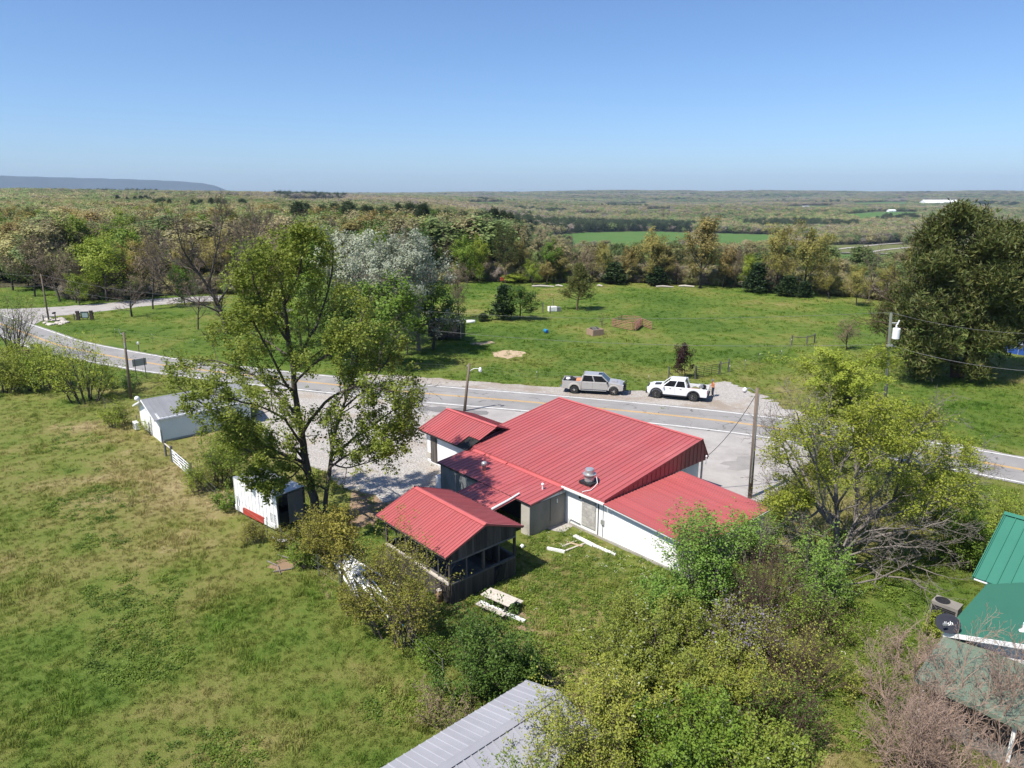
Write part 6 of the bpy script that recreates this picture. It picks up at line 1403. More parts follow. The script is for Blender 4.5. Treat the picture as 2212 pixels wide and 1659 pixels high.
# -- trees one can point to, from left to right
put('bare', 0, "bare_tree", "dark gnarled bare tree in the pasture at the left edge", 28, 627, 520, 110)
put('bare', 1, "bare_tree", "brown leafless tree behind the side-road pole", 130, 652, 520, 120)
put('russet', 0, "budding_tree", "brown budding tree left of the bright green one", 75, 640, 500, 120)
put('russet', 1, "budding_tree", "slim russet tree right behind the side road pole", 165, 655, 535, 80)
put('lime', 0, "leafy_tree", "bright yellow-green tree above the side road", 232, 652, 500, 130)
put('lime', 1, "leafy_tree", "small bright green tree top left of the bright roadside tree", 172, 660, 590, 60)
put('bare', 0, "bare_tree", "low twin-stemmed bare tree beside the farm lane", 285, 684, 602, 105)
put('russet', 1, "budding_tree", "tall brown twiggy tree behind the twin-stemmed one", 330, 668, 520, 100)
put('bare', 1, "bare_tree", "slender bare tree by the farm lane below the sprawling one", 428, 712, 560, 110)
put('green', 0, "leafy_tree", "yellow-green tree glimpsed between the bare branches", 400, 660, 560, 70)
put('russet', 0, "budding_tree", "brown twiggy tree right of the sprawling bare tree", 560, 690, 500, 130)
put('green', 1, "leafy_tree", "dark leafed tree behind the maple's upper crown", 690, 720, 490, 150)
put('green', 0, "leafy_tree", "mid-green tree behind the maple near the far roadside", 650, 748, 560, 140)
put('deep', 1, "leafy_tree", "dark green tree behind the maple's right half", 715, 772, 590, 150)
put('oaky', 0, "budding_tree", "olive budding tree behind the maple's left half", 585, 722, 545, 120)
put('russet', 1, "budding_tree", "brown budding tree behind the maple's left half", 620, 700, 520, 110)
put('bare', 0, "bare_tree", "grey bare tree between the maple and the silvery trees", 770, 700, 530, 110)
put('silver', 0, "silvery_tree", "silvery blossoming tree, left one of the pair in the middle", 785, 745, 486, 250)
put('silver', 1, "silvery_tree", "silvery blossoming tree, right one of the pair in the middle", 905, 758, 490, 270)
put('deep', 0, "leafy_tree", "dark green tree below the left silvery one", 760, 790, 620, 150)
put('green', 1, "leafy_tree", "fresh green rounded tree just right of the maple", 820, 800, 585, 170)
put('deep', 1, "leafy_tree", "dark green drooping tree over the black trailer", 935, 757, 605, 150)
put('silver', 0, "silvery_shrub", "low silvery shrub at the foot of the silvery trees", 880, 765, 655, 90, cat="shrub")
put('russet', 1, "budding_tree", "brown twiggy tree on the right of the silvery trees", 990, 690, 560, 80)
put('cedar', 0, "cedar", "small dark cone-shaped cedar in the field", 1088, 690, 621, 46)
put('deep', 0, "shrub", "olive shrub against the small cone-shaped cedar", 1122, 690, 614, 84, cat="shrub")
put('cedar', 1, "cedar", "tiny dark cedar tuft left of the cone-shaped cedar", 1042, 694, 678, 22)
put('pine', 0, "pine_tree", "lone young pine standing in the field", 1246, 670, 574, 62)
put('bare', 1, "bare_shrub", "thin bare shrub behind the stock trough", 1299, 718, 666, 26, cat="shrub")
b, h = pxh(1478, 817, 737); PL = Tree(77, BROAD, 'plum', 3.6, 2200, .20)
PL.place("plum_tree", "small dark purple-leaved tree behind the white pickup", b, h, pxw(b, 50), 1.0)
put('russet', 0, "round_shrub", "dome of reddish-brown twigs beside the big pine", 1828, 755, 682, 80, cat="shrub")
# tree line at the far edge of the field
LN = [('green', 1010, 612, 505, 70, "olive-green tree at the field's far edge behind the silvery trees"), ('oldpine', 1092, 612, 479, 70, "tall dark pine rising from the far tree line"), ('lime', 1035, 610, 505, 60, "bright green tree left of the tall tree-line pine"),
      ('deep', 1000, 605, 500, 50, "dark tree right behind the silvery pair"), ('lime', 1150, 617, 560, 44, "small bright green tree below the tall tree-line pine"), ('lime', 1112, 612, 590, 70, "low lime-green bush at the field's far edge"), ('russet', 1065, 600, 510, 60, "brown tree just left of the tree-line pine"),
      ('oak', 1130, 605, 520, 60, "tan budding tree right of the tree-line pine"), ('green', 1195, 612, 512, 62, "green topped tree left of the lone pine's top"), ('bare', 1240, 610, 518, 60, "bare tree right behind the lone pine"), ('oak', 1215, 612, 540, 50, "tan tree behind the lone pine"),
      ('russet', 1270, 612, 530, 50, "brown twiggy tree right of the lone pine"), ('oaky', 1300, 610, 520, 60, "pale olive tree above the dark tree-line cedar"), ('cedar', 1327, 614, 570, 48, "dark round cedar at the field's far edge"), ('oak', 1355, 612, 530, 50, "tan slim tree right of the dark tree-line cedar"),
      ('oaky', 1400, 615, 488, 90, "broad yellow-olive oak in the far tree line"), ('oak', 1440, 615, 530, 60, "tan oak leaning on the tallest one"), ('cedar', 1415, 617, 580, 40, "dark cedar under the broad yellow-olive oak"), ('oak', 1512, 622, 464, 90, "tallest bronze budding oak in the far tree line"),
      ('oak', 1560, 622, 535, 50, "small tan tree right of the tallest oak"), ('russet', 1585, 622, 530, 45, "brown slim tree between the two tall oaks"), ('cedar', 1632, 632, 572, 50, "dark cedar left of the second tall oak"), ('cedar', 1700, 640, 598, 40, "dark cedar at the foot of the second tall oak"),
      ('oaky', 1735, 640, 470, 120, "large pale yellow oak, second tallest in the tree line"), ('oaky', 1680, 632, 480, 90, "yellow-olive tree merged with the pale yellow oak"), ('lime', 1615, 628, 548, 60, "green tree between the two tall oaks"), ('oaky', 1790, 645, 560, 70, "pale yellow tree right of the large pale oak"),
      ('bare', 1876, 650, 520, 100, "airy bare-limbed tree left of the big pine"), ('oaky', 1850, 660, 570, 70, "pale budding tree left of the big pine"), ('oaky', 1915, 660, 560, 60, "yellow budding tree tucked against the big pine"), ('oaky', 1985, 600, 498, 90, "bright yellow-tan tree behind the big pine's left shoulder"),
      ('cedar', 1735, 642, 610, 30, "small dark cedar below the large pale oak"), ('russet', 1465, 616, 560, 50, "brown twiggy tree left of the tallest oak"), ('russet', 1660, 634, 560, 60, "brown twiggy tree behind the cedars"), ('oak', 1180, 614, 560, 46, "tan small tree left of the lone pine")]
for k, (kd, u, v, vt, w, lb) in enumerate(LN): put(kd, k, "tree_line_tree" if kd != 'cedar' else "cedar", lb, u, v, vt, w, "trees along the field's far edge")
# woods on the left plateau, tree by tree: only kind and place in the mass tell them apart
rng = np.random.default_rng(11); woods = []
KL = {'russet': "brown budding tree in the woods beyond the left bend", 'bare': "leafless grey tree in the woods beyond the left bend", 'lime': "bright spring-green tree in the woods beyond the left bend", 'green': "mid-green tree in the woods beyond the left bend", 'oak': "tan budding oak in the woods beyond the left bend",
      'oaky': "yellow budding oak in the woods beyond the left bend", 'deep': "dark green tree in the woods beyond the left bend", 'oldpine': "dark pine in the woods beyond the left bend"}
kinds = list(KL); pk = np.array([.25, .16, .12, .13, .17, .09, .05, .03])
for tr_ in range(9000):
    if len(woods) >= 290: break
    u = rng.uniform(-60, 1010); d = 132+rng.uniform(0, 1)**2.0*230; az = math.atan((u-1106)/F); x, y = d*math.sin(az), d*math.cos(az)
    pu, pv = proj(np.array(x), np.array(y), float(terrain(x, y)))
    if pv > np.interp(u, [0, 100, 240, 300, 480, 700, 900, 1010], [606, 616, 650, 646, 636, 632, 612, 604]): continue
    if u > 480 and y < 150: continue
    if any((x-a)**2+(y-b_)**2 < 4.3**2 for a, b_ in woods): continue
    woods.append((x, y)); kd = kinds[rng.choice(8, p=pk/pk.sum())]; T_ = LIB[kd][rng.integers(len(LIB[kd]))]
    hh = rng.uniform(10, 16); T_.place("woodland_tree", KL[kd], (x, y), hh, hh*rng.uniform(.62, .9), rng.uniform(0, 6), "trees in the woods beyond the left bend", z0=float(terrain(x, y)))
# -- the sprawling bare tree by the farm lane
def hero(name, label, base, brs, m_bark, leaves, cat="tree", lm=None, sides=(9, 7, 4, 3, 3, 3), twigmat=None, split=9):
    t = thing(name, label, cat, tuple(base)); bs = np.array(base, float)
    a = tubes([b for b in brs if b[2] <= split], sides); link(bpy.data.objects.new("trunk", arr_mesh("trunk", a[0]-bs, [a[1]], [m_bark], smooth=True)), t)
    if twigmat is not None:
        c = tubes([b for b in brs if b[2] > split], sides); link(bpy.data.objects.new("crown", arr_mesh("crown", c[0]-bs, [c[1]], [twigmat])), t)
    for k, (LV, LF, lr, mm) in enumerate(leaves):
        link(bpy.data.objects.new("crown" if k == 0 else "blossom", arr_mesh("crown", LV-bs, [LF], [mm], attr={"rnd": lr})), t)
    return t
def inside(C, poly):
    u, v = proj(C[:, 0], C[:, 1], C[:, 2]); rg = np.random.default_rng(1)
    return inpoly(u+20*wob(C[:, 2], C[:, 1], .35, .3)+rg.normal(0, 9, len(C)), v+20*wob(C[:, 0], C[:, 1], .35, 1.3)+rg.normal(0, 9, len(C)), poly)
def big_bare():
    rng = np.random.default_rng(5); out = []; Y = at(490, 722)[1]
    S = spec(5, (6, 6, 5, 4, 3), (.1, .1, .12, .15, .18), (.03, .05, .06, .05, .03), (9, 10, 8, 7), (.25, .15, .1, .1), (45, 44, 42, 38), (.5, .40, .5, .52), VASE, rr=.55, rmin=.019)
    q = lambda u, v, o=0: atY(u, v, Y+o)
    for pts, r0, r1 in (([q(490, 722), q(482, 690, .2), q(470, 655, .4), q(450, 620, .6)], .34, .24), ([q(450, 620, .6), q(425, 585, 0), q(400, 550, -1), q(385, 510, -2), q(380, 478, -2)], .2, .04),
                        ([q(450, 620, .6), q(458, 580, 1.5), q(470, 535, 2), q(478, 490, 3), q(480, 465, 3)], .18, .04), ([q(470, 655, .4), q(500, 610, -1), q(530, 565, -1.5), q(550, 520, -2), q(560, 490, -2)], .17, .04),
                        ([q(478, 675, .3), q(440, 660, -1), q(410, 650, -1.5), q(380, 635, -2), q(345, 600, -2.5), q(330, 560, -3)], .14, .03), ([q(425, 585, 0), q(385, 570, 1.5), q(350, 545, 2.5), q(335, 515, 3)], .12, .03),
                        ([q(500, 610, -1), q(560, 590, 1), q(610, 560, 2), q(630, 530, 3)], .12, .03)):
        limb(rng, pts, r0, r1, 1, S, out)
    hero("sprawling_bare_tree", "large sprawling leafless tree with dark limbs left of the maple", at(490, 722), out, M['bark'], [], twigmat=M['twig'], split=2)
big_bare()
# -- the maple in the middle
def maple():
    rng = np.random.default_rng(21); out = []; base = at(690, 1140); Y = base[1]; q = lambda u, v, o=0: atY(u, v, Y+o)
    S = spec(5, (6, 7, 4, 3, 2), (.08, .08, .12, .15, .2), (.0, .04, .05, .05, .02), (9, 9, 6, 5), (.3, .2, .15, .15), (55, 55, 48, 44), (.5, .42, .52, .55), DOME, rr=.5, tip=.3, rmin=.006); S['cap'] = 6.5
    L_ = [([q(692, 1146), q(682, 1095, .1), q(670, 1040, .2), q(657, 980, .3), q(650, 925, .3), q(641, 870, .3), q(632, 800, .2), q(624, 730, 0), q(614, 660, 0), q(606, 610, .2), q(602, 575, .3)], .30, .05),
          ([q(695, 1142, .1), q(704, 1080, .4), q(712, 1010, .8), q(722, 945, 1.1), q(742, 880, 1.5), q(762, 815, 2), q(775, 760, 2.2)], .17, .04),
          ([q(660, 1000, .2), q(622, 985, -.4), q(585, 970, -.8), q(550, 945, -1.1), q(515, 922, -1.5), q(470, 893, -1.8), q(420, 862, -2), q(385, 835, -2.2)], .12, .03),
          ([q(648, 905, .3), q(605, 860, .9), q(560, 820, 1.5), q(515, 795, 2), q(465, 780, 2.4), q(420, 775, 2.5)], .11, .03),
          ([q(651, 940, .2), q(688, 888, -.6), q(730, 850, -1.3), q(785, 835, -1.9), q(840, 845, -2.2), q(880, 850, -2.3)], .11, .025),
          ([q(716, 985, .9), q(762, 950, .5), q(810, 915, 0), q(850, 885, -.3), q(885, 870, -.5)], .09, .025), ([q(712, 1010, .8), q(750, 985, -.4), q(795, 965, -1), q(840, 955, -1.2), q(870, 940, -1.3)], .08, .02),
          ([q(632, 800, .2), q(662, 742, .8), q(690, 690, 1.4), q(708, 630, 1.8), q(718, 575, 2), q(720, 540, 2)], .10, .03), ([q(625, 740, 0), q(592, 695, -.8), q(562, 645, -1.4), q(545, 590, -1.8), q(538, 555, -2)], .09, .025),
          ([q(614, 660, 0), q(640, 605, -.6), q(652, 550, -1), q(657, 510, -1.2)], .07, .02), ([q(636, 830, .2), q(672, 790, -.9), q(720, 755, -1.6), q(765, 715, -2), q(790, 670, -2.2)], .085, .025),
          ([q(640, 865, .3), q(600, 800, -1.3), q(570, 740, -2), q(545, 690, -2.6), q(520, 650, -2.8)], .085, .025), ([q(628, 770, .1), q(590, 745, 1.2), q(545, 720, 2), q(500, 705, 2.4)], .075, .02),
          ([q(740, 885, 1.5), q(790, 840, 1.5), q(830, 790, 1.4), q(850, 740, 1.2)], .07, .02), ([q(655, 965, .3), q(612, 905, -1.8), q(565, 880, -2.8), q(510, 865, -3.4), q(455, 850, -3.6)], .085, .02),
          ([q(604, 600, .2), q(625, 550, .9), q(640, 515, 1.2)], .05, .02), ([q(668, 1030, .2), q(640, 1000, -1.2), q(600, 990, -2.2), q(560, 985, -3), q(520, 965, -3.4)], .07, .02), ([q(712, 1000, .8), q(745, 1010, -1), q(790, 1000, -1.8), q(830, 985, -2.2)], .06, .02), ([q(660, 990, .2), q(630, 1030, -1.4), q(595, 1040, -2.2), q(560, 1040, -2.6)], .055, .02), ([q(618, 690, 0), q(570, 620, 1.2), q(560, 575, 1.6)], .06, .02)]
    for pts, r0, r1 in L_: limb(rng, pts, r0, r1, 1, S, out)
    C = sample(rng, out, (4,), 22, .13, .05, 84000)
    C2 = sample(rng, out, (3,), 5, .12, .4, 9000)
    C = np.vstack([C, C2])
    C = C[inside(C, [(640, 482), (700, 500), (722, 560), (755, 615), (800, 670), (850, 715), (885, 775), (905, 830), (900, 880), (905, 920), (880, 985), (820, 1015), (770, 1000), (740, 1060), (700, 1090), (650, 1115), (570, 1095), (520, 1045), (480, 985), (430, 950), (385, 900), (345, 850), (345, 790), (400, 740), (460, 690), (480, 620), (500, 560), (560, 510)])]
    C = C[(wob(C[:, 0]+.5*C[:, 1], C[:, 2]*1.3+C[:, 1], .42, 2.2)+.6*wob(C[:, 0], C[:, 2], .17, .2)) > -.72]
    LV, LF, lr = leaf_mesh(rng, C, .14, .8, .6, .2, clump=.4)
    hero("maple_tree", "tall spreading maple with fresh leaves standing in front of the road", base, out, M['bark'], [(LV, LF, lr, LM['maple'])])
maple()
# -- airy locust over the right side of the building
def locust():
    rng = np.random.default_rng(33); out = []; base = at(1815, 1222); Y = base[1]; q = lambda u, v, o=0: atY(u, v, Y+o)
    S = spec(5, (6, 7, 4, 3, 2), (.08, .10, .14, .16, .2), (.0, .03, .06, .07, .03), (9, 10, 7, 5), (.3, .2, .12, .12), (55, 58, 50, 46), (.5, .42, .52, .55), DOME, rr=.52, tip=.3, rmin=.007); S['cap'] = 5.5
    L_ = [([q(1812, 1226), q(1808, 1160, .3), q(1806, 1090, .8), q(1800, 1010, 1.2), q(1790, 940, 1.5), q(1785, 900, 1.6)], .17, .04), ([q(1820, 1222, .2), q(1838, 1160, 1), q(1852, 1100, 2), q(1848, 1020, 3), q(1840, 950, 3.6)], .17, .04),
          ([q(1838, 1160, 1), q(1880, 1120, 1.2), q(1930, 1080, 1.4), q(1985, 1030, 1.6), q(2040, 980, 1.8)], .12, .03), ([q(1852, 1130, 1.5), q(1905, 1095, 3), q(1960, 1070, 4), q(2030, 1050, 4.6), q(2090, 1050, 5)], .10, .025),
          ([q(1808, 1150, .4), q(1770, 1100, .2), q(1735, 1050, 0), q(1705, 1000, -.2), q(1690, 950, -.3)], .11, .03), ([q(1806, 1120, .5), q(1760, 1090, 1.6), q(1715, 1075, 2.4), q(1675, 1060, 3), q(1655, 1040, 3.2)], .09, .025),
          ([q(1802, 1040, 1), q(1835, 980, .2), q(1870, 930, -.4), q(1890, 890, -.8)], .08, .025), ([q(1812, 1190, .2), q(1865, 1170, -1), q(1930, 1150, -1.6), q(1990, 1140, -2), q(2050, 1120, -2.2)], .09, .025),
          ([q(1848, 1030, 3), q(1900, 990, 3.5), q(1950, 950, 4), q(1990, 920, 4.2)], .08, .025), ([q(1806, 1100, .7), q(1840, 1040, -1.4), q(1880, 1000, -2), q(1930, 970, -2.4)], .075, .02), ([q(1770, 1100, .2), q(1745, 1120, -1.2), q(1710, 1110, -1.8), q(1680, 1090, -2)], .07, .02), ([q(1790, 1130, .3), q(1740, 1030, 2), q(1700, 960, 3), q(1670, 930, 3.4)], .09, .02), ([q(1880, 1120, 1.2), q(1960, 1100, -.5), q(2040, 1080, -1), q(2110, 1040, -1.4)], .09, .02), ([q(1930, 1080, 1.4), q(1960, 1000, 0), q(1990, 930, -.6), q(2000, 890, -1)], .08, .02), ([q(1985, 1030, 1.6), q(2050, 1010, 3), q(2110, 1000, 4)], .06, .02), ([q(1806, 1090, .8), q(1760, 1000, -1.6), q(1730, 930, -2.4), q(1720, 890, -2.8)], .08, .02)]
    for pts, r0, r1 in L_: limb(rng, pts, r0, r1, 1, S, out)
    C = sample(rng, out, (4,), 16, .15, .1)
    keep = (wob(C[:, 0], C[:, 1]+C[:, 2]*1.2, 1.1, .7)+.35*(C[:, 2]-4)/3) > .0
    C = C[keep]; C = C[inside(C, [(1790, 870), (1880, 850), (1960, 870), (2040, 900), (2110, 960), (2140, 1040), (2120, 1120), (2060, 1160), (1960, 1150), (1880, 1130), (1800, 1140), (1720, 1150), (1660, 1120), (1640, 1040), (1650, 960), (1700, 900)])]; C = C[rng.choice(len(C), min(len(C), 44000), replace=False)]
    LV, LF, lr = leaf_mesh(rng, C, .125, .6, .6, 0, clump=.4)
    for k, pts in enumerate(([(1830, 1200), (1890, 1185), (1960, 1180), (2040, 1190)], [(1815, 1215), (1760, 1190), (1710, 1180), (1660, 1175)], [(1825, 1190), (1870, 1150), (1940, 1140), (2010, 1130)], [(1820, 1215), (1870, 1225), (1930, 1230), (2000, 1215)], [(1812, 1200), (1780, 1160), (1730, 1150), (1690, 1130)], [(1822, 1180), (1850, 1120), (1900, 1060), (1930, 1010)], [(1806, 1150), (1770, 1060), (1760, 980), (1750, 930)])):
        ob = []; S3 = spec(5, (6, 6, 4, 3, 2), (.1, .12, .15, .17, .2), (0, .02, .03, .02, .0), (9, 9, 6, 5), (.2, .15, .1, .1), (45, 50, 46, 44), (.5, .40, .5, .5), VASE, rr=.55, rmin=.009)
        limb(rng, [atY(u, v, Y-1.5+.8*j*(1 if k % 2 else -.4)) for j, (u, v) in enumerate(pts)], .06, .02, 1, S3, ob); out += ob
    hero("locust_tree", "airy spring-green tree with pale grey limbs right of the red lean-to", base, out, M['bark_grey'], [(LV, LF, lr, LM['locust'])])
    # fallen grey limbs under it
    for k, pts in enumerate(([(1860, 1190), (1910, 1205), (1970, 1222), (2040, 1245)], [(1840, 1228), (1790, 1240), (1740, 1262), (1700, 1290)], [(1870, 1210), (1900, 1240), (1960, 1250), (2000, 1275)], [(1800, 1260), (1850, 1262), (1920, 1240), (1990, 1205)])):
        rn = np.random.default_rng(60+k); ob = []; S2 = spec(4, (6, 5, 4, 3), (.1, .12, .15, .2), (0, .02, .02, .0), (8, 6, 5), (.2, .2, .2), (45, 40, 40), (.5, .5, .5), VASE, rr=.6, rmin=.010)
        limb(rn, [at(u, v, .35+.25*j) for j, (u, v) in enumerate(pts)], .07, .02, 1, S2, ob)
        a = tubes(ob, (6, 6, 5, 4, 3)); o = link(bpy.data.objects.new("fallen_limb", arr_mesh("fallen_limb", a[0], [a[1]], [M['bark_grey']])))
        tag(o, ("grey fallen limb reaching toward the heat pump", "grey fallen limb bent toward the brown brush", "grey fallen limb lying low below the locust", "grey fallen limb lying across the others below the locust")[k], "fallen limb")
locust()
LT = Tree(91, BROAD, 'lime', 11, 22000, .15); b, h = pxh(1850, 1018, 745); LT.place("leafy_tree", "yellow-green tree by the road behind the airy locust", b, h, pxw(b, 290), .4)
LT2 = Tree(92, BROAD, 'lime', 7, 9000, .15); b, h = pxh(1945, 1010, 850); LT2.place("leafy_tree", "smaller yellow-green tree at the locust's right shoulder", b, h, pxw(b, 150), .9)
# -- the great pine
def great_pine():
    rng = np.random.default_rng(44); base = at(2065, 815); out = []; Y = base[1]; q = lambda u, v, o=0: atY(u, v, Y+o)
    S = spec(4, (6, 6, 5, 3), (.08, .10, .14, .18), (.0, .03, .06, .06), (12, 11, 6), (.3, .25, .2), (60, 58, 52), (.5, .40, .42), DOME, rr=.5, tip=.3, rmin=.02); S['cap'] = 8.5
    limb(rng, [q(2062, 820), q(2058, 740, .3), q(2050, 660, .6), q(2045, 580, .8), q(2055, 520, 1), q(2065, 470, 1)], .50, .10, 1, S, out)
    limb(rng, [q(2075, 818), q(2095, 740, 1), q(2110, 660, 2), q(2125, 580, 2.6), q(2130, 520, 3), q(2120, 480, 3)], .36, .09, 1, S, out)
    ext = [(1, 745, 1880, 690, -3), (1, 720, 1900, 640, 2), (1, 690, 1930, 600, -2), (1, 760, 1935, 770, -4), (1, 640, 1960, 560, 2), (1, 600, 1985, 520, -1), (2, 700, 2200, 640, -2), (2, 660, 2215, 580, 2), (2, 620, 2215, 530, -2), (2, 740, 2215, 720, 3), (1, 740, 2020, 760, -5),
           (2, 740, 2150, 740, -5), (1, 560, 2010, 490, 1), (2, 560, 2190, 500, 1), (1, 700, 2000, 680, -5), (2, 640, 2150, 600, -5), (1, 620, 2030, 570, -4), (2, 580, 2140, 530, -4), (1, 680, 2040, 640, 6), (2, 690, 2140, 650, 7), (1, 770, 1990, 800, -3), (2, 770, 2110, 800, -4), (2, 700, 2260, 690, -1), (2, 640, 2270, 620, 0), (1, 520, 2075, 460, -2), (2, 520, 2100, 465, 1)]
    for st, v0, u1, v1, o in ext:
        u0 = 2055 if st == 1 else 2108
        limb(rng, [q(u0, v0, .8), q(u0*.6+u1*.4, v0*.5+v1*.5+4, .8+o*.45), q(u0*.25+u1*.75, v1*.8+v0*.2, .8+o*.8), q(u1, v1, .8+o)], .13, .04, 1, S, out)
    Cc = sample(rng, out, (3,), 1, .15, .4, 3000); Cc = np.vstack([Cc, sample(rng, out, (2,), 2, .3, .2, 1000)])
    e = rng.normal(0, 1, (750, 3)); e = nrows(e)*rng.uniform(.45, 1.0, (750, 1)); ce = atY(2095, 625, Y+.8); Cc = np.vstack([Cc, ce+e*np.array([8.2, 5.5, 8.0])])
    C = np.repeat(Cc, 9, axis=0); C = C+rng.normal(0, 1, C.shape)*np.array([.50, .50, .30])      # needles held in flat rounded pads
    C = C[inside(C, [(2035, 452), (2085, 442), (2140, 455), (2200, 490), (2400, 520), (2400, 800), (2200, 775), (2120, 835), (2050, 800), (1990, 835), (1960, 800), (1930, 740), (1925, 690), (1940, 640), (1962, 600), (1970, 560), (1985, 520), (2003, 480)])]
    LV, LF, lr = needles(rng, C, .54, .22, 3)
    hero("great_pine", "huge dark pine towering at the right edge of the field", base, out, M['bark_red'], [(LV, LF, lr, LM['pine'])])
great_pine()
put('pine', 1, "pine_tree", "smaller pine leaning out left of the huge pine", 1912, 755, 620, 75)
# -- bushes: stems and leaves in lumpy domes
def bush(name, label, u, v, wpx, hpx, n, size, lm, seed, bark='bark', stems=14, extra=None, depth=1.0, cat="bush", upright=.5, base=None, low=.12, violets=0):
    rng = np.random.default_rng(seed); b = np.array(base, float) if base is not None else at(u, v); rx = pxw(b, wpx)/2; hh = hpx/F*(b[1]*CP+CAM_H*SP)*1.05; ry = rx*depth
    out = []; S = spec(4, (5, 4, 3, 2), (.08, .12, .16, .2), (.02, .05, .05, .04), (7, 6, 4), (.2, .2, .2), (48, 44, 42), (.48, .5, .5), VASE, rr=.6, tip=.3, rmin=.006)
    for k in range(stems):
        a = rng.uniform(0, 6.28); rr_ = math.sqrt(rng.uniform(0, 1)); ex, ey = rx*rr_*math.cos(a), ry*rr_*math.sin(a)
        ez = hh*(math.sqrt(max(.05, 1-rr_**2))*(1-.35)+.35*upright)*rng.uniform(.75, 1.08)
        s0 = np.array((ex*.45+rng.normal(0, .1), ey*.45+rng.normal(0, .1), -.05)); e = np.array((ex, ey, ez)); d = e-s0; L = np.linalg.norm(d)
        grow(rng, s0, d/L+np.array((0, 0, .1)), L*.95, max(.012, .010*hh+.01), 0, S, out)
    if n > 1500:                                              # leaves hide most of the last twigs
        out_t = [(p_[::5], r_[::5], l_) if l_ == 3 else ((p_[::3], r_[::3], l_) if l_ == 2 and bark not in ('dead_leaf',) else (p_, r_, l_)) for p_, r_, l_ in out]
    else: out_t = out
    V, Fq = tubes(out_t, (5, 4, 3, 3)); t = thing(name, label, cat, tuple(b), 0)
    link(bpy.data.objects.new("stems", arr_mesh("stems", V, [Fq], [M[bark]])), t)
    if n:
        cnt = nbr(out, 3); C = sample(rng, out, (3,), max(1, math.ceil(n*.8/cnt)), size*.8, .1, int(n*.8)); C = np.vstack([C, sample(rng, out, (2,), 3, size, .4, int(n*.2))])
        C = C[C[:, 2] > low]; LV, LF, lr = leaf_mesh(rng, C, size, .62, .55, clump=.4); link(bpy.data.objects.new("foliage", arr_mesh("foliage", LV, [LF], [LM[lm]], attr={"rnd": lr})), t)
    if extra:
        k, sz, em = extra; C = sample(rng, out, (3,), 2, sz, .3); C = C[rng.choice(len(C), min(k, len(C)), replace=False)]; C[:, 2] += .05
        LV, LF, lr = leaf_mesh(rng, C, sz, .8, .2); link(bpy.data.objects.new("blossom", arr_mesh("blossom", LV, [LF], [LM[em]], attr={"rnd": lr})), t)
    return t
bush("olive_bush", "olive-yellow bush with upright shoots beside the pavilion", 862, 1372, 190, 190, 12500, .095, 'forsythia', 1, 'twig', 20, upright=1.0)
bush("olive_bush", "smaller olive-yellow bush behind the white pipe heap", 700, 1218, 120, 110, 8000, .10, 'forsythia', 2, 'twig', 12, upright=.8)
sap = Tree(93, TALL, 'forsythia', 4.2, 3200, .12); b, h = pxh(738, 1278, 1085); sap.place("sapling", "slim sapling rising from the white pipe heap", b, h, pxw(b, 95), .2)
bush("dark_bush", "dense dark green bush left of the grey-roofed shed", 1042, 1508, 215, 165, 19000, .11, 'deep', 3, 'bark', 24, upright=.7)
bush("low_bush", "small green bush trailing right of the dense dark one", 1120, 1500, 90, 100, 3500, .09, 'green', 4, 'bark', 10)
bush("honeysuckle_bush", "sprawling yellow-green honeysuckle mound in the right foreground, upper part", 1420, 1455, 350, 125, 38000, .095, 'honey', 5, 'twig', 34, extra=(500, .10, 'silver'))
bush("honeysuckle_bush", "yellow-green honeysuckle mound beside the grey roof end", 1315, 1640, 210, 190, 24000, .085, 'honey', 6, 'twig', 26, extra=(160, .09, 'silver'))
bush("thicket_bush", "glossy green thicket at the bottom centre right of the grey roof", 1480, 1700, 330, 180, 26000, .10, 'green', 7, 'bark', 28, extra=(250, .09, 'silver'))
bush("thicket_bush", "dark green thicket between the honeysuckle and brown brush at the bottom", 1650, 1720, 220, 150, 15000, .095, 'weedy', 8, 'bark', 22, extra=(150, .09, 'silver'))
bush("honeysuckle_bush", "thin yellow-green bush in the bottom corner by the grey roof's lower eave", 1265, 1760, 190, 215, 15000, .075, 'honey', 9, 'twig', 16)
bush("poplar_thicket", "white-flecked green saplings against the lean-to's white wall corner", 1510, 1290, 190, 160, 12000, .125, 'poplar', 10, 'bark_grey', 20, upright=1.0)
bush("poplar_thicket", "low white-flecked green bush left of the lean-to corner saplings", 1440, 1335, 130, 95, 7000, .11, 'poplar', 11, 'bark', 14)
bush("poplar_thicket", "white-flecked green shoots under the red lean-to's right eave", 1630, 1225, 120, 125, 4500, .11, 'poplar', 12, 'bark_grey', 12, upright=1.0)
bush("poplar_thicket", "white-flecked green shoots amid the grey limbs below the locust", 1735, 1300, 160, 120, 6500, .11, 'poplar', 13, 'bark_grey', 14, upright=1.0)
bush("wisteria_tangle", "tangle of vines with faded violet blossom behind the honeysuckle", 1590, 1420, 210, 115, 6000, .09, 'honey', 14, 'dead_leaf', 24, extra=(2600, .075, 'violet'))
bush("brown_brush", "dark brown leafless brush right of the wisteria tangle", 1720, 1475, 220, 125, 2400, .085, 'honey', 15, 'dead_leaf', 34)
bush("brown_brush", "dark brown brush at the foot of the locust tree", 1770, 1370, 160, 90, 2600, .09, 'green', 16, 'dead_leaf', 20)
bush("brown_brush", "reddish brown vine tangle near the bottom right thicket", 1690, 1590, 190, 130, 3200, .08, 'green', 17, 'dead_leaf', 24)
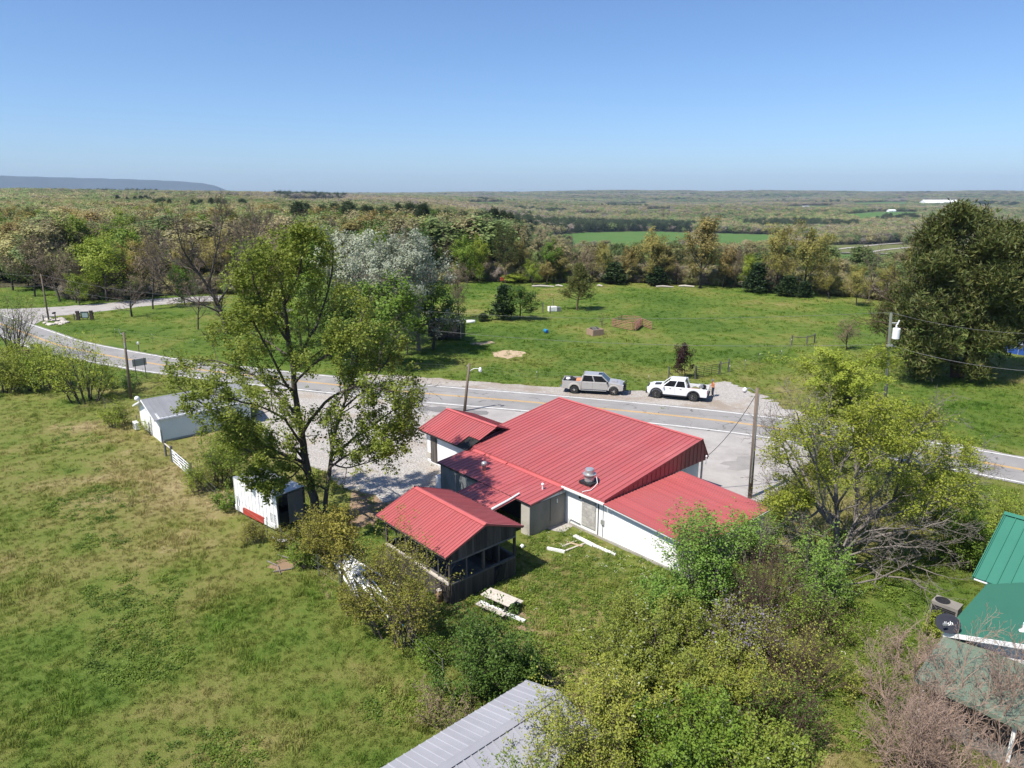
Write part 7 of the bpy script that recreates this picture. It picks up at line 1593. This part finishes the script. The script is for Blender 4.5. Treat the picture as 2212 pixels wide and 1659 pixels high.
for k, (u, v, w, h_, st, lb) in enumerate(((1960, 1560, 250, 150, 15, "pinkish leafless twigs in front of the faded green porch roof"), (2110, 1590, 260, 200, 17, "pinkish leafless twigs over the right end of the faded porch roof"), (1985, 1690, 240, 170, 22, "pinkish leafless twigs at the bottom right near the sunlit grass"), (2080, 1740, 300, 190, 24, "pinkish leafless twigs in the bottom right corner"), (1950, 1440, 130, 80, 9, "thin tan twigs by the satellite dish"))):
    bush("bare_brush", lb, u, v, w, h_, 260 if k < 4 else 80, .06, 'russet', 70+k, 'twig_pink', st, upright=1.0, cat="brush")
bush("green_shrub", "bright green shrub between the road and the green-roofed house", 2150, 1175, 190, 110, 8000, .12, 'lime', 20, 'bark', 18)
bush("green_shrub", "leafy green shrub against the green roof's left edge", 2085, 1225, 120, 130, 6500, .11, 'green', 21, 'bark', 16)
bush("green_shrub", "low yellow-green shrub under the locust's right side", 1990, 1120, 170, 90, 5500, .12, 'locust', 22, 'bark', 14)
bush("green_shrub", "yellow-green undergrowth below the locust by the forecourt pole", 1690, 1130, 110, 90, 3500, .11, 'locust', 23, 'bark', 12)
bush("hedge_bush", "olive-green hedge bush left of the young roadside tree", 95, 842, 130, 95, 6500, .17, 'lime', 24, 'bark', 18)
bush("hedge_bush", "olive-green hedge bush at the left edge of the meadow", 8, 850, 120, 85, 5000, .17, 'honey', 25, 'bark', 16)
bush("hedge_bush", "yellow-green hedge bush behind the left hedge", 60, 800, 130, 60, 4500, .17, 'lime', 26, 'bark', 14)
bush("roadside_tree", "small spreading leafy tree at the end of the hedge", 187, 868, 120, 130, 4200, .17, 'lime', 27, 'bark', 14, upright=.9, cat="tree")
bush("roadside_tree", "half-bare many-stemmed tree at the left edge of the road", 26, 778, 100, 135, 1300, .16, 'lime', 28, 'bark', 10, upright=1.0, cat="tree")
bush("small_bush", "small yellow-green bush by the white shed's far corner", 255, 922, 66, 55, 2400, .12, 'lime', 29, 'twig', 10)
bush("small_bush", "yellow-green bush beside the white tubular gate", 470, 1050, 110, 100, 4500, .12, 'lime', 30, 'bark', 14)
bush("small_bush", "yellow-green bush in front of the white shed's long wall", 520, 985, 130, 75, 4500, .12, 'lime', 31, 'bark', 14)
bush("small_bush", "green weeds bush at the trailer's left end", 488, 1098, 60, 45, 2200, .10, 'green', 32, 'bark', 8)
bush("small_bush", "dark weeds under the roadside tree", 260, 842, 120, 22, 2200, .14, 'deep', 33, 'bark', 12)
bush("pale_weeds", "pale dry weeds along the grey shed's roof edge", 985, 1600, 130, 90, 1800, .06, 'honey', 34, 'twig_pink', 11, upright=1.0)
bush("pale_weeds", "pale dry weeds left of the dense dark bush", 930, 1560, 70, 70, 900, .06, 'honey', 35, 'twig_pink', 8, upright=1.0)

bush("low_bush", "yellow-green weeds overgrowing the heat pump by the green-roofed house", 2020, 1372, 80, 40, 2600, .085, 'lime', 36, 'dead_leaf', 12)
bush("low_bush", "sparse yellow-green brush below the honeysuckle mound", 1560, 1540, 260, 110, 16000, .085, 'honey', 37, 'twig', 24)
bush("low_bush", "pale green weeds on the sunlit patch right of the brown brush", 1850, 1500, 120, 30, 2500, .075, 'honey', 38, 'twig', 14)

bush("scrub_bush", "yellow-green scrub grown over the grey shed roof's right slope, upper clump", 0, 0, 190, 225, 11000, .08, 'honey', 41, 'twig', 18, base=W(25.0, -15.4), upright=.8)
bush("scrub_bush", "green scrub grown over the grey shed roof's right slope, lower clump", 0, 0, 220, 235, 12000, .08, 'weedy', 42, 'twig', 18, base=W(25.4, -18.2), upright=.8)
for k_, (u_, v_, w_, h_, n_, lm_, lb_) in enumerate(((430, 1062, 70, 60, 3000, 'lime', "low scrub at the meadow fence just past the white gate"), (545, 1172, 60, 40, 1800, 'forsythia', "dry olive scrub at the trailer's near corner"), (622, 1180, 70, 50, 2400, 'forsythia', "olive scrub where the maple's trunk meets the meadow fence"),
        (655, 1225, 60, 55, 2400, 'green', "green scrub beside the fallen branches"), (770, 1322, 80, 60, 3000, 'forsythia', "olive scrub at the meadow end of the white pipe heap"), (925, 1440, 90, 55, 3000, 'green', "low green weeds between the olive bush and the dark bush"), (560, 1060, 90, 75, 4200, 'lime', "yellow-green scrub against the trailer's left flank"), (330, 935, 60, 35, 1600, 'lime', "low weeds at the white shed's fence line"))):
    bush("fence_scrub", lb_, u_, v_, w_, h_, n_, .085, lm_, 120+k_, 'twig', 10, upright=.8)
bush("brown_brush", "grey-brown dead twigs between the poplar saplings and the wisteria", 1650, 1345, 180, 130, 700, .09, 'poplar', 45, 'dead_leaf', 18, upright=.9)

# ---------------------------------------------------------------- valley: pastures, lanes, far houses, the woods that read as one mass
def drape(name, poly, m, label, du=6, dv=1.0, lift=.5):
    us = np.arange(min(p[0] for p in poly), max(p[0] for p in poly)+du, du); vs_ = np.arange(min(p[1] for p in poly), max(p[1] for p in poly)+dv, dv)
    U, V_ = np.meshgrid(us, vs_); ins = inpoly(U, V_, poly)
    idx = -np.ones(U.shape, int); pts = []
    for i in range(U.shape[0]):
        for j in range(U.shape[1]):
            idx[i, j] = len(pts); p = hit(U[i, j], V_[i, j]); pts.append((p[0], p[1], float(terrain(p[0], p[1]))+lift))
    q = [(idx[i, j], idx[i, j+1], idx[i+1, j+1], idx[i+1, j]) for i in range(U.shape[0]-1) for j in range(U.shape[1]-1) if ins[i:i+2, j:j+2].sum() >= 3]
    if not q: return
    me = arr_mesh(name, np.array(pts), [np.array(q)[:, ::-1]], [m]); tag(link(bpy.data.objects.new(name, me)), label=label, kind="structure")
PAST = [([(1170, 512), (1260, 503), (1400, 500), (1490, 503), (1500, 534), (1380, 542), (1240, 532)], 'pasture', "large green valley pasture behind the tree line"),
        ([(1540, 504), (1690, 508), (1700, 522), (1650, 536), (1545, 540)], 'pasture', "green valley pasture right of the tallest oak"), ([(1765, 549), (1975, 553), (1975, 585), (1790, 580)], 'pasture', "green valley pasture below the gravel lanes"),
        ([(1790, 530), (1980, 528), (1975, 549), (1770, 546)], 'pasture_dry', "dry valley pasture between the gravel lanes"), ([(1815, 464), (1900, 457), (1985, 458), (1975, 466), (1860, 477)], 'pasture', "distant green hillside pasture"),
        ([(600, 435), (650, 430), (740, 431), (752, 436), (640, 443)], 'pasture', "far green pasture on the left ridge"), ([(225, 481), (270, 473), (300, 477), (270, 487)], 'pasture', "small green clearing below the white farm houses"),
        ([(1240, 462), (1290, 460), (1300, 463), (1260, 466)], 'pasture', "thin far green strip in the valley woods")]
FAR = [((1300, 441), (1395, 439), (1400, 443), (1310, 445)), ((1545, 452), (1640, 450), (1650, 456), (1560, 458)), ((1690, 446), (1790, 444), (1800, 448), (1700, 450)), ((1580, 470), (1650, 468), (1655, 474), (1590, 476)),
       ((1080, 470), (1150, 468), (1160, 473), (1090, 475)), ((2060, 466), (2212, 462), (2212, 470), (2080, 474)), ((1390, 452), (1450, 451), (1455, 455), (1395, 456)), ((1180, 448), (1260, 446), (1265, 450), (1190, 452)), ((1010, 437), (1090, 436), (1095, 440), (1015, 441)), ((480, 446), (560, 443), (565, 449), (490, 452)), ((1840, 438), (1960, 436), (1965, 440), (1850, 442)), ((1430, 436), (1560, 434), (1565, 437), (1440, 439))]
for k_, q_ in enumerate(FAR[::2]): PAST.append((list(q_), 'pasture' if k_ % 3 else 'pasture_dry', "thin distant pasture strip among the valley woods"))
for poly, m_, lb in PAST: drape("pasture", poly, M[m_], lb)
def lane(pts, w, label):
    P = np.array([hit(u, v) for u, v in pts]); L = smoothline([p[:2] for p in P], 8); a, b = offs(L, w/2), offs(L, -w/2); n = len(L)
    V = np.vstack([np.column_stack([a, terrain(a[:, 0], a[:, 1])+.9]), np.column_stack([b, terrain(b[:, 0], b[:, 1])+.9])])
    tag(link(bpy.data.objects.new("gravel_lane", arr_mesh("gravel_lane", V, [np.array([(i, n+i, n+i+1, i+1) for i in range(n-1)])], [M['gravel']]))), label=label, kind="structure")
lane([(1740, 548), (1790, 542), (1850, 535), (1905, 529), (1950, 526)], 7, "pale gravel lane curving through the valley, upper branch"); lane([(1770, 546), (1830, 547), (1900, 549), (1975, 551)], 6, "pale gravel lane along the green pasture's edge"); lane([(1870, 548), (1905, 542), (1960, 536), (1985, 534)], 6, "pale gravel lane, short right branch")
def far_house(u, v, w, d, h, label, roof='silver_metal', rz=.3, wall='white_paint', cat="house"):
    p = hit(u, v); t = thing("farm_house" if cat == "house" else "warehouse", label, cat, (p[0], p[1], float(terrain(p[0], p[1]))-.3), rz)
    mb = MB(); mb.extr([(-w/2, -d/2, 0), (-w/2, d/2, 0), (-w/2, d/2, h), (-w/2, 0, h+d*.28), (-w/2, -d/2, h)], (w, 0, 0)); lp(mb, "walls", M[wall], t)
    mb = MB(); e = .6
    for s in (-1, 1):
        mb.quadbox([(-w/2-e, s*(d/2+e), h-.25), (w/2+e, s*(d/2+e), h-.25), (w/2+e, 0, h+d*.28+.12), (-w/2-e, 0, h+d*.28+.12)], (0, 0, 1), .2)
    lp(mb, "roof", M[roof], t)
    for k in range(max(2, int(w/5))):
        mb = MB(); mb.box((-w/2+w*(k+.5)/max(2, int(w/5)), -d/2-.04, h*.55), (1.4, .1, 1.3)); lp(mb, "window", M['glass'], t)
    return t
far_house(200, 466, 22, 12, 4, "white farm house far left among trees", rz=.5); far_house(345, 459, 26, 14, 4.5, "long white farm building right of the far left house", 'white_trim', .2); far_house(383, 459, 26, 13, 4, "white roofed farm building beside the long one", 'white_trim', .1)
far_house(437, 452, 18, 10, 3.5, "small grey farm building on the ridge", 'grey_metal', .3); far_house(300, 458, 10, 8, 3.5, "small white cottage left of the long farm building", 'white_trim', .6)
far_house(640, 447, 16, 12, 4, "dark roofed house by the far left pasture", 'grey_metal', .2); far_house(690, 446, 17, 11, 4, "reddish roofed house by the far left pasture", 'trough', .1); far_house(545, 448, 10, 8, 3, "tiny house left of the far pasture", 'grey_metal')
far_house(2030, 442, 190, 50, 9, "long white warehouse in the distant valley", 'white_trim', .12, cat="warehouse"); far_house(1925, 458, 26, 13, 5, "white farm house above the distant hillside pasture", 'white_trim', .2); far_house(1455, 458, 18, 11, 4, "white house in the valley woods", 'white_trim', .4)
far_house(1620, 455, 24, 14, 5, "pale barn at a distant pasture strip", 'white_trim', .3); far_house(1250, 450, 22, 12, 5, "pale house on the far centre ridge", 'white_trim', .1); far_house(1740, 449, 26, 14, 5, "pale farm shed beyond the large pale oak", 'silver_metal', .2); far_house(2110, 470, 24, 14, 5, "pale farm shed right of the big pine's top", 'white_trim', .2); far_house(1090, 474, 18, 11, 4, "grey roofed house in the centre valley woods", 'silver_metal', .4)
far_house(1950, 484, 22, 13, 4, "dark roofed house in the valley behind the big pine", 'grey_metal', .3, 'panel_dark')
def woods_mass():
    rng = np.random.default_rng(3); P, Sc, Ix, Tn = [], [], [], []
    kinds_ = [('f_oak', BROAD, 11, 620, 1.2), ('f_oak', TALL, 12, 620, 1.2), ('f_yel', BROAD, 11, 620, 1.2), ('f_green', BROAD, 11, 620, 1.2), ('f_bare', BROAD, 11, 620, .9), ('f_pine', PINES, 12, 300, 1.2), ('f_green', TALL, 12, 620, 1.2), ('f_bare', TALL, 12, 620, .9)]
    T_ = [Tree(300+i, S, k, H, n, s, far=True) for i, (k, S, H, n, s) in enumerate(kinds_)]+[Tree(330+i, S, k, H, n*8, s*.36, far=True) for i, (k, S, H, n, s) in enumerate(kinds_)]
    meshes = [t.mesh for t in T_]; Hs = np.array([t.H for t in T_]); Ws = np.array([t.Wd for t in T_])
    polys = [p for p, _, _ in PAST]
    lanes = [[(1740, 552), (1740, 543), (1850, 531), (1950, 522), (1952, 531), (1850, 540)], [(1865, 552), (1985, 538), (1985, 530), (1865, 545)]]
    for d0, d1, sp_ in ((175, 420, 5.6), (420, 900, 6.4), (900, 1800, 8.5), (1800, 3200, 12.5), (3200, 5200, 19), (5200, 9500, 34)):
        area = .5*(d1**2-d0**2)*R(84); n = int(area/sp_**2); d = np.sqrt(rng.uniform(d0**2, d1**2, n)); az = rng.uniform(-R(42), R(42), n); x, y = d*np.sin(az), d*np.cos(az); z = terrain(x, y)
        u, v = proj(x, y, z); keep = np.ones(n, bool)
        # open hillside right below the field edge, grassy clearings elsewhere
        right = az > .0
        keep &= ~((right) & (d < 640) & ~((d < 260) & (rng.uniform(0, 1, n) < .42)) & (rng.uniform(0, 1, n) > .10))
        keep &= ~(right & (d >= 640) & (d < 860) & (rng.uniform(0, 1, n) > .10))
        edge = np.interp(u, [-100, 0, 240, 480, 700, 1000, 1100, 1400, 1600, 1800, 1900, 2300], [612, 612, 640, 634, 630, 606, 606, 608, 616, 632, 650, 660]); keep &= v < edge
        for p in polys+lanes:
            c = np.mean(p, axis=0); big = [(c[0]+(a-c[0])*1.03, b+(2 if b > c[1] else -.6)) for a, b in p]
            keep &= ~inpoly(u, v, big)
            keep &= ~inpoly(u, v-5, p)
        clear = (wob(x, y, 120 if d1 < 1000 else 260, 3.3) > .80) & (d > 500); keep &= ~clear
        for a, b_ in woods:
            pass
        x, y, z, d, az, u, v = (q[keep] for q in (x, y, z, d, az, u, v)); n = len(x); r = rng.uniform(0, 1, n)
        f = wob(x, y, 190 if d1 > 900 else 70, 1.9); fb = wob(x, y, 420, 5.2)
        k = np.where(r < .22, 0, np.where(r < .34, 1, np.where(r < .56, 2, np.where(r < .74, 3, np.where(r < .88, 4, np.where(r < .95, 6, 7))))))
        k = np.where((fb > .25) & (r > .45), np.where(r > .75, 3, 6), k); k = np.where((f > .66) & (r > .45), 5, k); k = np.where((fb < -.35) & (r > .5), np.where(r > .8, 7, 4), k)
        row = inpoly(u, v, [(1060, 506), (1260, 504), (1500, 502), (1500, 492), (1260, 490), (1060, 492)]); k = np.where(row & (r < .8), 5, k)
        row = inpoly(u, v, [(595, 433), (750, 431), (750, 424), (595, 426)]); k = np.where(row & (r < .3), 5, k)
        row = inpoly(u, v, [(1880, 482), (1985, 480), (1985, 474), (1880, 476)]); k = np.where(row & (r < .7), 5, k)
        con = k == 5; k = k+(8 if d1 <= 950 else 0)
        h = rng.uniform(7, 15, n)*np.where(con, 1.1, 1)*np.where(right[keep] & (d < 640), .55, 1); w = h*rng.uniform(.8, 1.35, n)*np.where(con, .6, 1)*np.where(d > 3000, 1.7, 1)*np.where(d > 5000, 1.6, 1)
        Sc.append(np.stack([w/Ws[k], w/Ws[k], h/Hs[k]], -1)); P.append(np.stack([x, y, z-.3], -1)); Ix.append(k)
        Tn.append(np.clip(rng.uniform(0, 1, n)*.7+.15+.35*wob(x, y, 150, .4), 0, 1))
    # low brush along the field's far edge
    n = 900; u = rng.uniform(960, 1960, n); v = np.interp(u, [960, 1100, 1400, 1600, 1800, 1960], [603, 609, 611, 620, 637, 655])-rng.uniform(0, 9, n); q = np.array([at(a, b) for a, b in zip(u, v)]); h = rng.uniform(2, 5.5, n); w = h*rng.uniform(.8, 1.3, n)
    k = rng.choice([8, 10, 11, 12, 15], n, p=[.3, .2, .15, .2, .15]); P.append(np.column_stack([q[:, 0], q[:, 1], terrain(q[:, 0], q[:, 1])-h*.25])); Sc.append(np.stack([w/Ws[k], w/Ws[k], h/Hs[k]], -1)); Ix.append(k); Tn.append(rng.uniform(.1, .9, n))
    n = 700; u = rng.uniform(150, 1010, n); v = np.interp(u, [150, 240, 300, 480, 560, 760, 1010], [648, 648, 641, 633, 640, 640, 606])-rng.uniform(0, 10, n); q = np.array([at(a, b) for a, b in zip(u, v)]); h = rng.uniform(2, 5, n); w = h*rng.uniform(.8, 1.3, n)
    k = rng.choice([8, 10, 11, 12, 15], n, p=[.25, .1, .2, .3, .15]); P.append(np.column_stack([q[:, 0], q[:, 1], terrain(q[:, 0], q[:, 1])-h*.25])); Sc.append(np.stack([w/Ws[k], w/Ws[k], h/Hs[k]], -1)); Ix.append(k); Tn.append(rng.uniform(.1, .9, n))
    P, Sc, Ix, Tn = np.vstack(P), np.vstack(Sc), np.concatenate(Ix), np.concatenate(Tn); n = len(P)
    rot = np.stack([np.zeros(n), np.zeros(n), rng.uniform(0, 6.28, n)], -1); print("woods", n)
    scatter("distant_forest", P, Sc, rot, Ix, Tn, meshes, "spring woods in brown, olive and green covering the hills", "forest")
woods_mass()
# ---------------------------------------------------------------- grass tufts, clover and weeds on the open ground
def tuft_mesh(seed, n, h, w, spread, m, droop=.5):
    rng = np.random.default_rng(seed); V, Fq = [], []
    for i in range(n):
        a = rng.uniform(0, 6.28); r = spread*math.sqrt(rng.uniform(0, 1)); p = np.array((r*math.cos(a), r*math.sin(a), -.01)); b = rng.uniform(0, 6.28); d = np.array((math.cos(b), math.sin(b), 0)); s = np.array((-d[1], d[0], 0))*w/2
        hh = h*rng.uniform(.55, 1.25); l1 = p+d*hh*.2*droop+UP*hh*.6; l2 = p+d*hh*.75*droop+UP*hh*rng.uniform(.75, 1.0); o = len(V)
        V += [p-s, p+s, l1+s*.8, l1-s*.8, l2]; Fq += [(o, o+1, o+2, o+3), (o+3, o+2, o+4, o+4)]
    q = np.array([f for f in Fq if f[2] != f[3]]); t = np.array([f[:3] for f in Fq if f[2] == f[3]])
    return arr_mesh("tuft", np.array(V), [q, t], [m])
def weed_mesh(seed, n, r, lm, size):
    rng = np.random.default_rng(seed); C = rng.normal(0, r*.5, (n, 3)); C[:, 2] = np.abs(C[:, 2])*.5+.02; LV, LF, lr = leaf_mesh(rng, C, size, .7, 1.0)
    return arr_mesh("weed", LV, [LF], [lm], attr={"rnd": lr})
LM['weed'] = leafmat("clover_leaf", [(0.065, 0.11, 0.014), (0.105, 0.155, 0.022), (0.155, 0.20, 0.034)], tint=True)
LM['flower'] = leafmat("white_clover_flower", [(0.55, 0.55, 0.42), (0.7, 0.7, 0.6), (0.8, 0.8, 0.74)], tint=True)
LM['straw'] = leafmat("dry_straw", [(0.22, 0.17, 0.09), (0.32, 0.26, 0.15), (0.42, 0.34, 0.20)], tint=True)
def near_grass():
    rng = np.random.default_rng(9)
    meshes = [tuft_mesh(i, 16, .13, .016, .13, M['blade']) for i in range(4)]+[tuft_mesh(20+i, 22, .24, .02, .16, M['blade']) for i in range(2)]+[weed_mesh(40+i, 34, .22, LM['weed'], .075) for i in range(2)]+[weed_mesh(50, 5, .10, LM['flower'], .05)]+[tuft_mesh(60, 14, .20, .014, .15, LM_straw, 1.0)]
    foot = [[W(a, b)[:2] for a, b in q] for q in (((-4.4, -.1), (13.2, -.1), (13.2, 9.3), (-4.4, 5)), ((1, -2.9), (10.1, -2.9), (10.1, 0), (1, 0)), ((13, .1), (19.7, .1), (19.7, 7.4), (13, 7.4)), ((6.9, -10.9), (12.9, -10.9), (12.9, -6.4), (6.9, -6.4)), ((-28.1, -14.3), (-22.3, -14.3), (-22.3, -4.6), (-28.1, -4.6)), ((31, -2), (44, -2), (44, 14), (31, 14)), ((21.7, -24), (25.2, -24), (25.2, -14), (21.7, -14)))]
    P, Sc, Ix, Tn = [], [], [], []
    for d0, d1, dens, sc in ((16, 36, 34, 1.0), (36, 58, 17, 1.15), (58, 95, 6.5, 1.5), (95, 175, 2.0, 2.3)):
        n = int(.5*(d1**2-d0**2)*R(88)*dens); d = np.sqrt(rng.uniform(d0**2, d1**2, n)); az = rng.uniform(-R(44), R(44), n); x, y = d*np.sin(az), d*np.cos(az)
        u, v = proj(x, y, 0*x); keep = (u > -30) & (u < 2242) & (v < 1690) & (v > 600)
        for q in SHEETS+foot: keep &= ~(inpoly(x, y, q) & (rng.uniform(0, 1, n) > .012))
        for q in BARE_SOIL: keep &= ~(inpoly(x, y, q) & (rng.uniform(0, 1, n) > .22))
        # lush clumps and thin places
        lush = wob(x, y, 2.3, .9)+.7*wob(x, y, .8, 2.2); keep &= rng.uniform(0, 1, n) < np.clip(.75+.4*lush, .25, 1)
        x, y, u, v, lush = x[keep], y[keep], u[keep], v[keep], lush[keep]; n = len(x); r = rng.uniform(0, 1, n)
        k = rng.integers(0, 4, n); k = np.where((lush > .45) & (r < .5), rng.integers(4, 6, n), k)
        wd = wob(x, y, 3.1, 4.4); k = np.where((wd > .35) & (r > .5) & (y < 60), rng.integers(6, 8, n), k)
        yard = inpoly(x, y, [W(10, -13)[:2], W(24, -13)[:2], W(32, -4)[:2], W(28, 8)[:2], W(20, 0)[:2], W(10, 0)[:2]])
        k = np.where(yard & (r > .35) & (r < .8), rng.integers(6, 8, n), k)
        fl = inpoly(x, y, [g(1170, 1150)[:2], g(1240, 1140)[:2], g(1420, 1225)[:2], g(1440, 1270)[:2], g(1300, 1235)[:2], g(1200, 1195)[:2]]); k = np.where(fl & (r < .34), 8, k)
        fl2 = inpoly(x, y, [g(1780, 1370)[:2], g(1900, 1370)[:2], g(1870, 1470)[:2], g(1790, 1460)[:2]]); k = np.where((fl2 | yard) & (r < .012), 8, k)
        k = np.where((wob(x, y, 4.0, 7.0) < -.45) & (x < -8) & (y < 62) & (r > .75), 9, k)
        s = sc*rng.uniform(.7, 1.35, n)*np.where(k == 8, .9/sc, 1); zz = np.where(k == 8, .10, 0)
        P.append(np.stack([x, y, zz], -1)); Sc.append(np.stack([s, s, s*rng.uniform(.7, 1.2, n)/max(1, sc*.8)], -1)); Ix.append(k); Tn.append(np.clip(.5+.35*lush+rng.normal(0, .15, n), 0, 1))
    P, Sc, Ix, Tn = np.vstack(P), np.vstack(Sc), np.concatenate(Ix), np.concatenate(Tn); n = len(P); print("grass", n)
    rot = np.stack([rng.normal(0, .12, n), rng.normal(0, .12, n), rng.uniform(0, 6.28, n)], -1)
    scatter("meadow_grass", P, Sc, rot, Ix, Tn, meshes, "short meadow grass, clover and weeds over the open ground", "grass")
LM_straw = M['straw'] = pm("dry_grass_blade", (0.36, 0.28, 0.15), (0.26, 0.20, 0.10), 2, 0.9)
near_grass()
# ---------------------------------------------------------------- the air
hz = MB().box((0, 500, 175), (36000, 36000, 490)).build("haze", M['white_trim']); hz.data.materials.clear()
hm = bpy.data.materials.new("haze"); hm.use_nodes = True; hn = hm.node_tree.nodes; hn.remove(hn["Principled BSDF"])
pv_ = hn.new("ShaderNodeVolumePrincipled"); pv_.inputs["Color"].default_value = (0.58, 0.77, 1.0, 1); pv_.inputs["Density"].default_value = 5.0e-5; pv_.inputs["Anisotropy"].default_value = 0.0
hm.node_tree.links.new(pv_.outputs[0], hn["Material Output"].inputs["Volume"]); hz.data.materials.append(hm)
tag(hz, "thin blue haze over the far hills", "haze", kind="stuff")
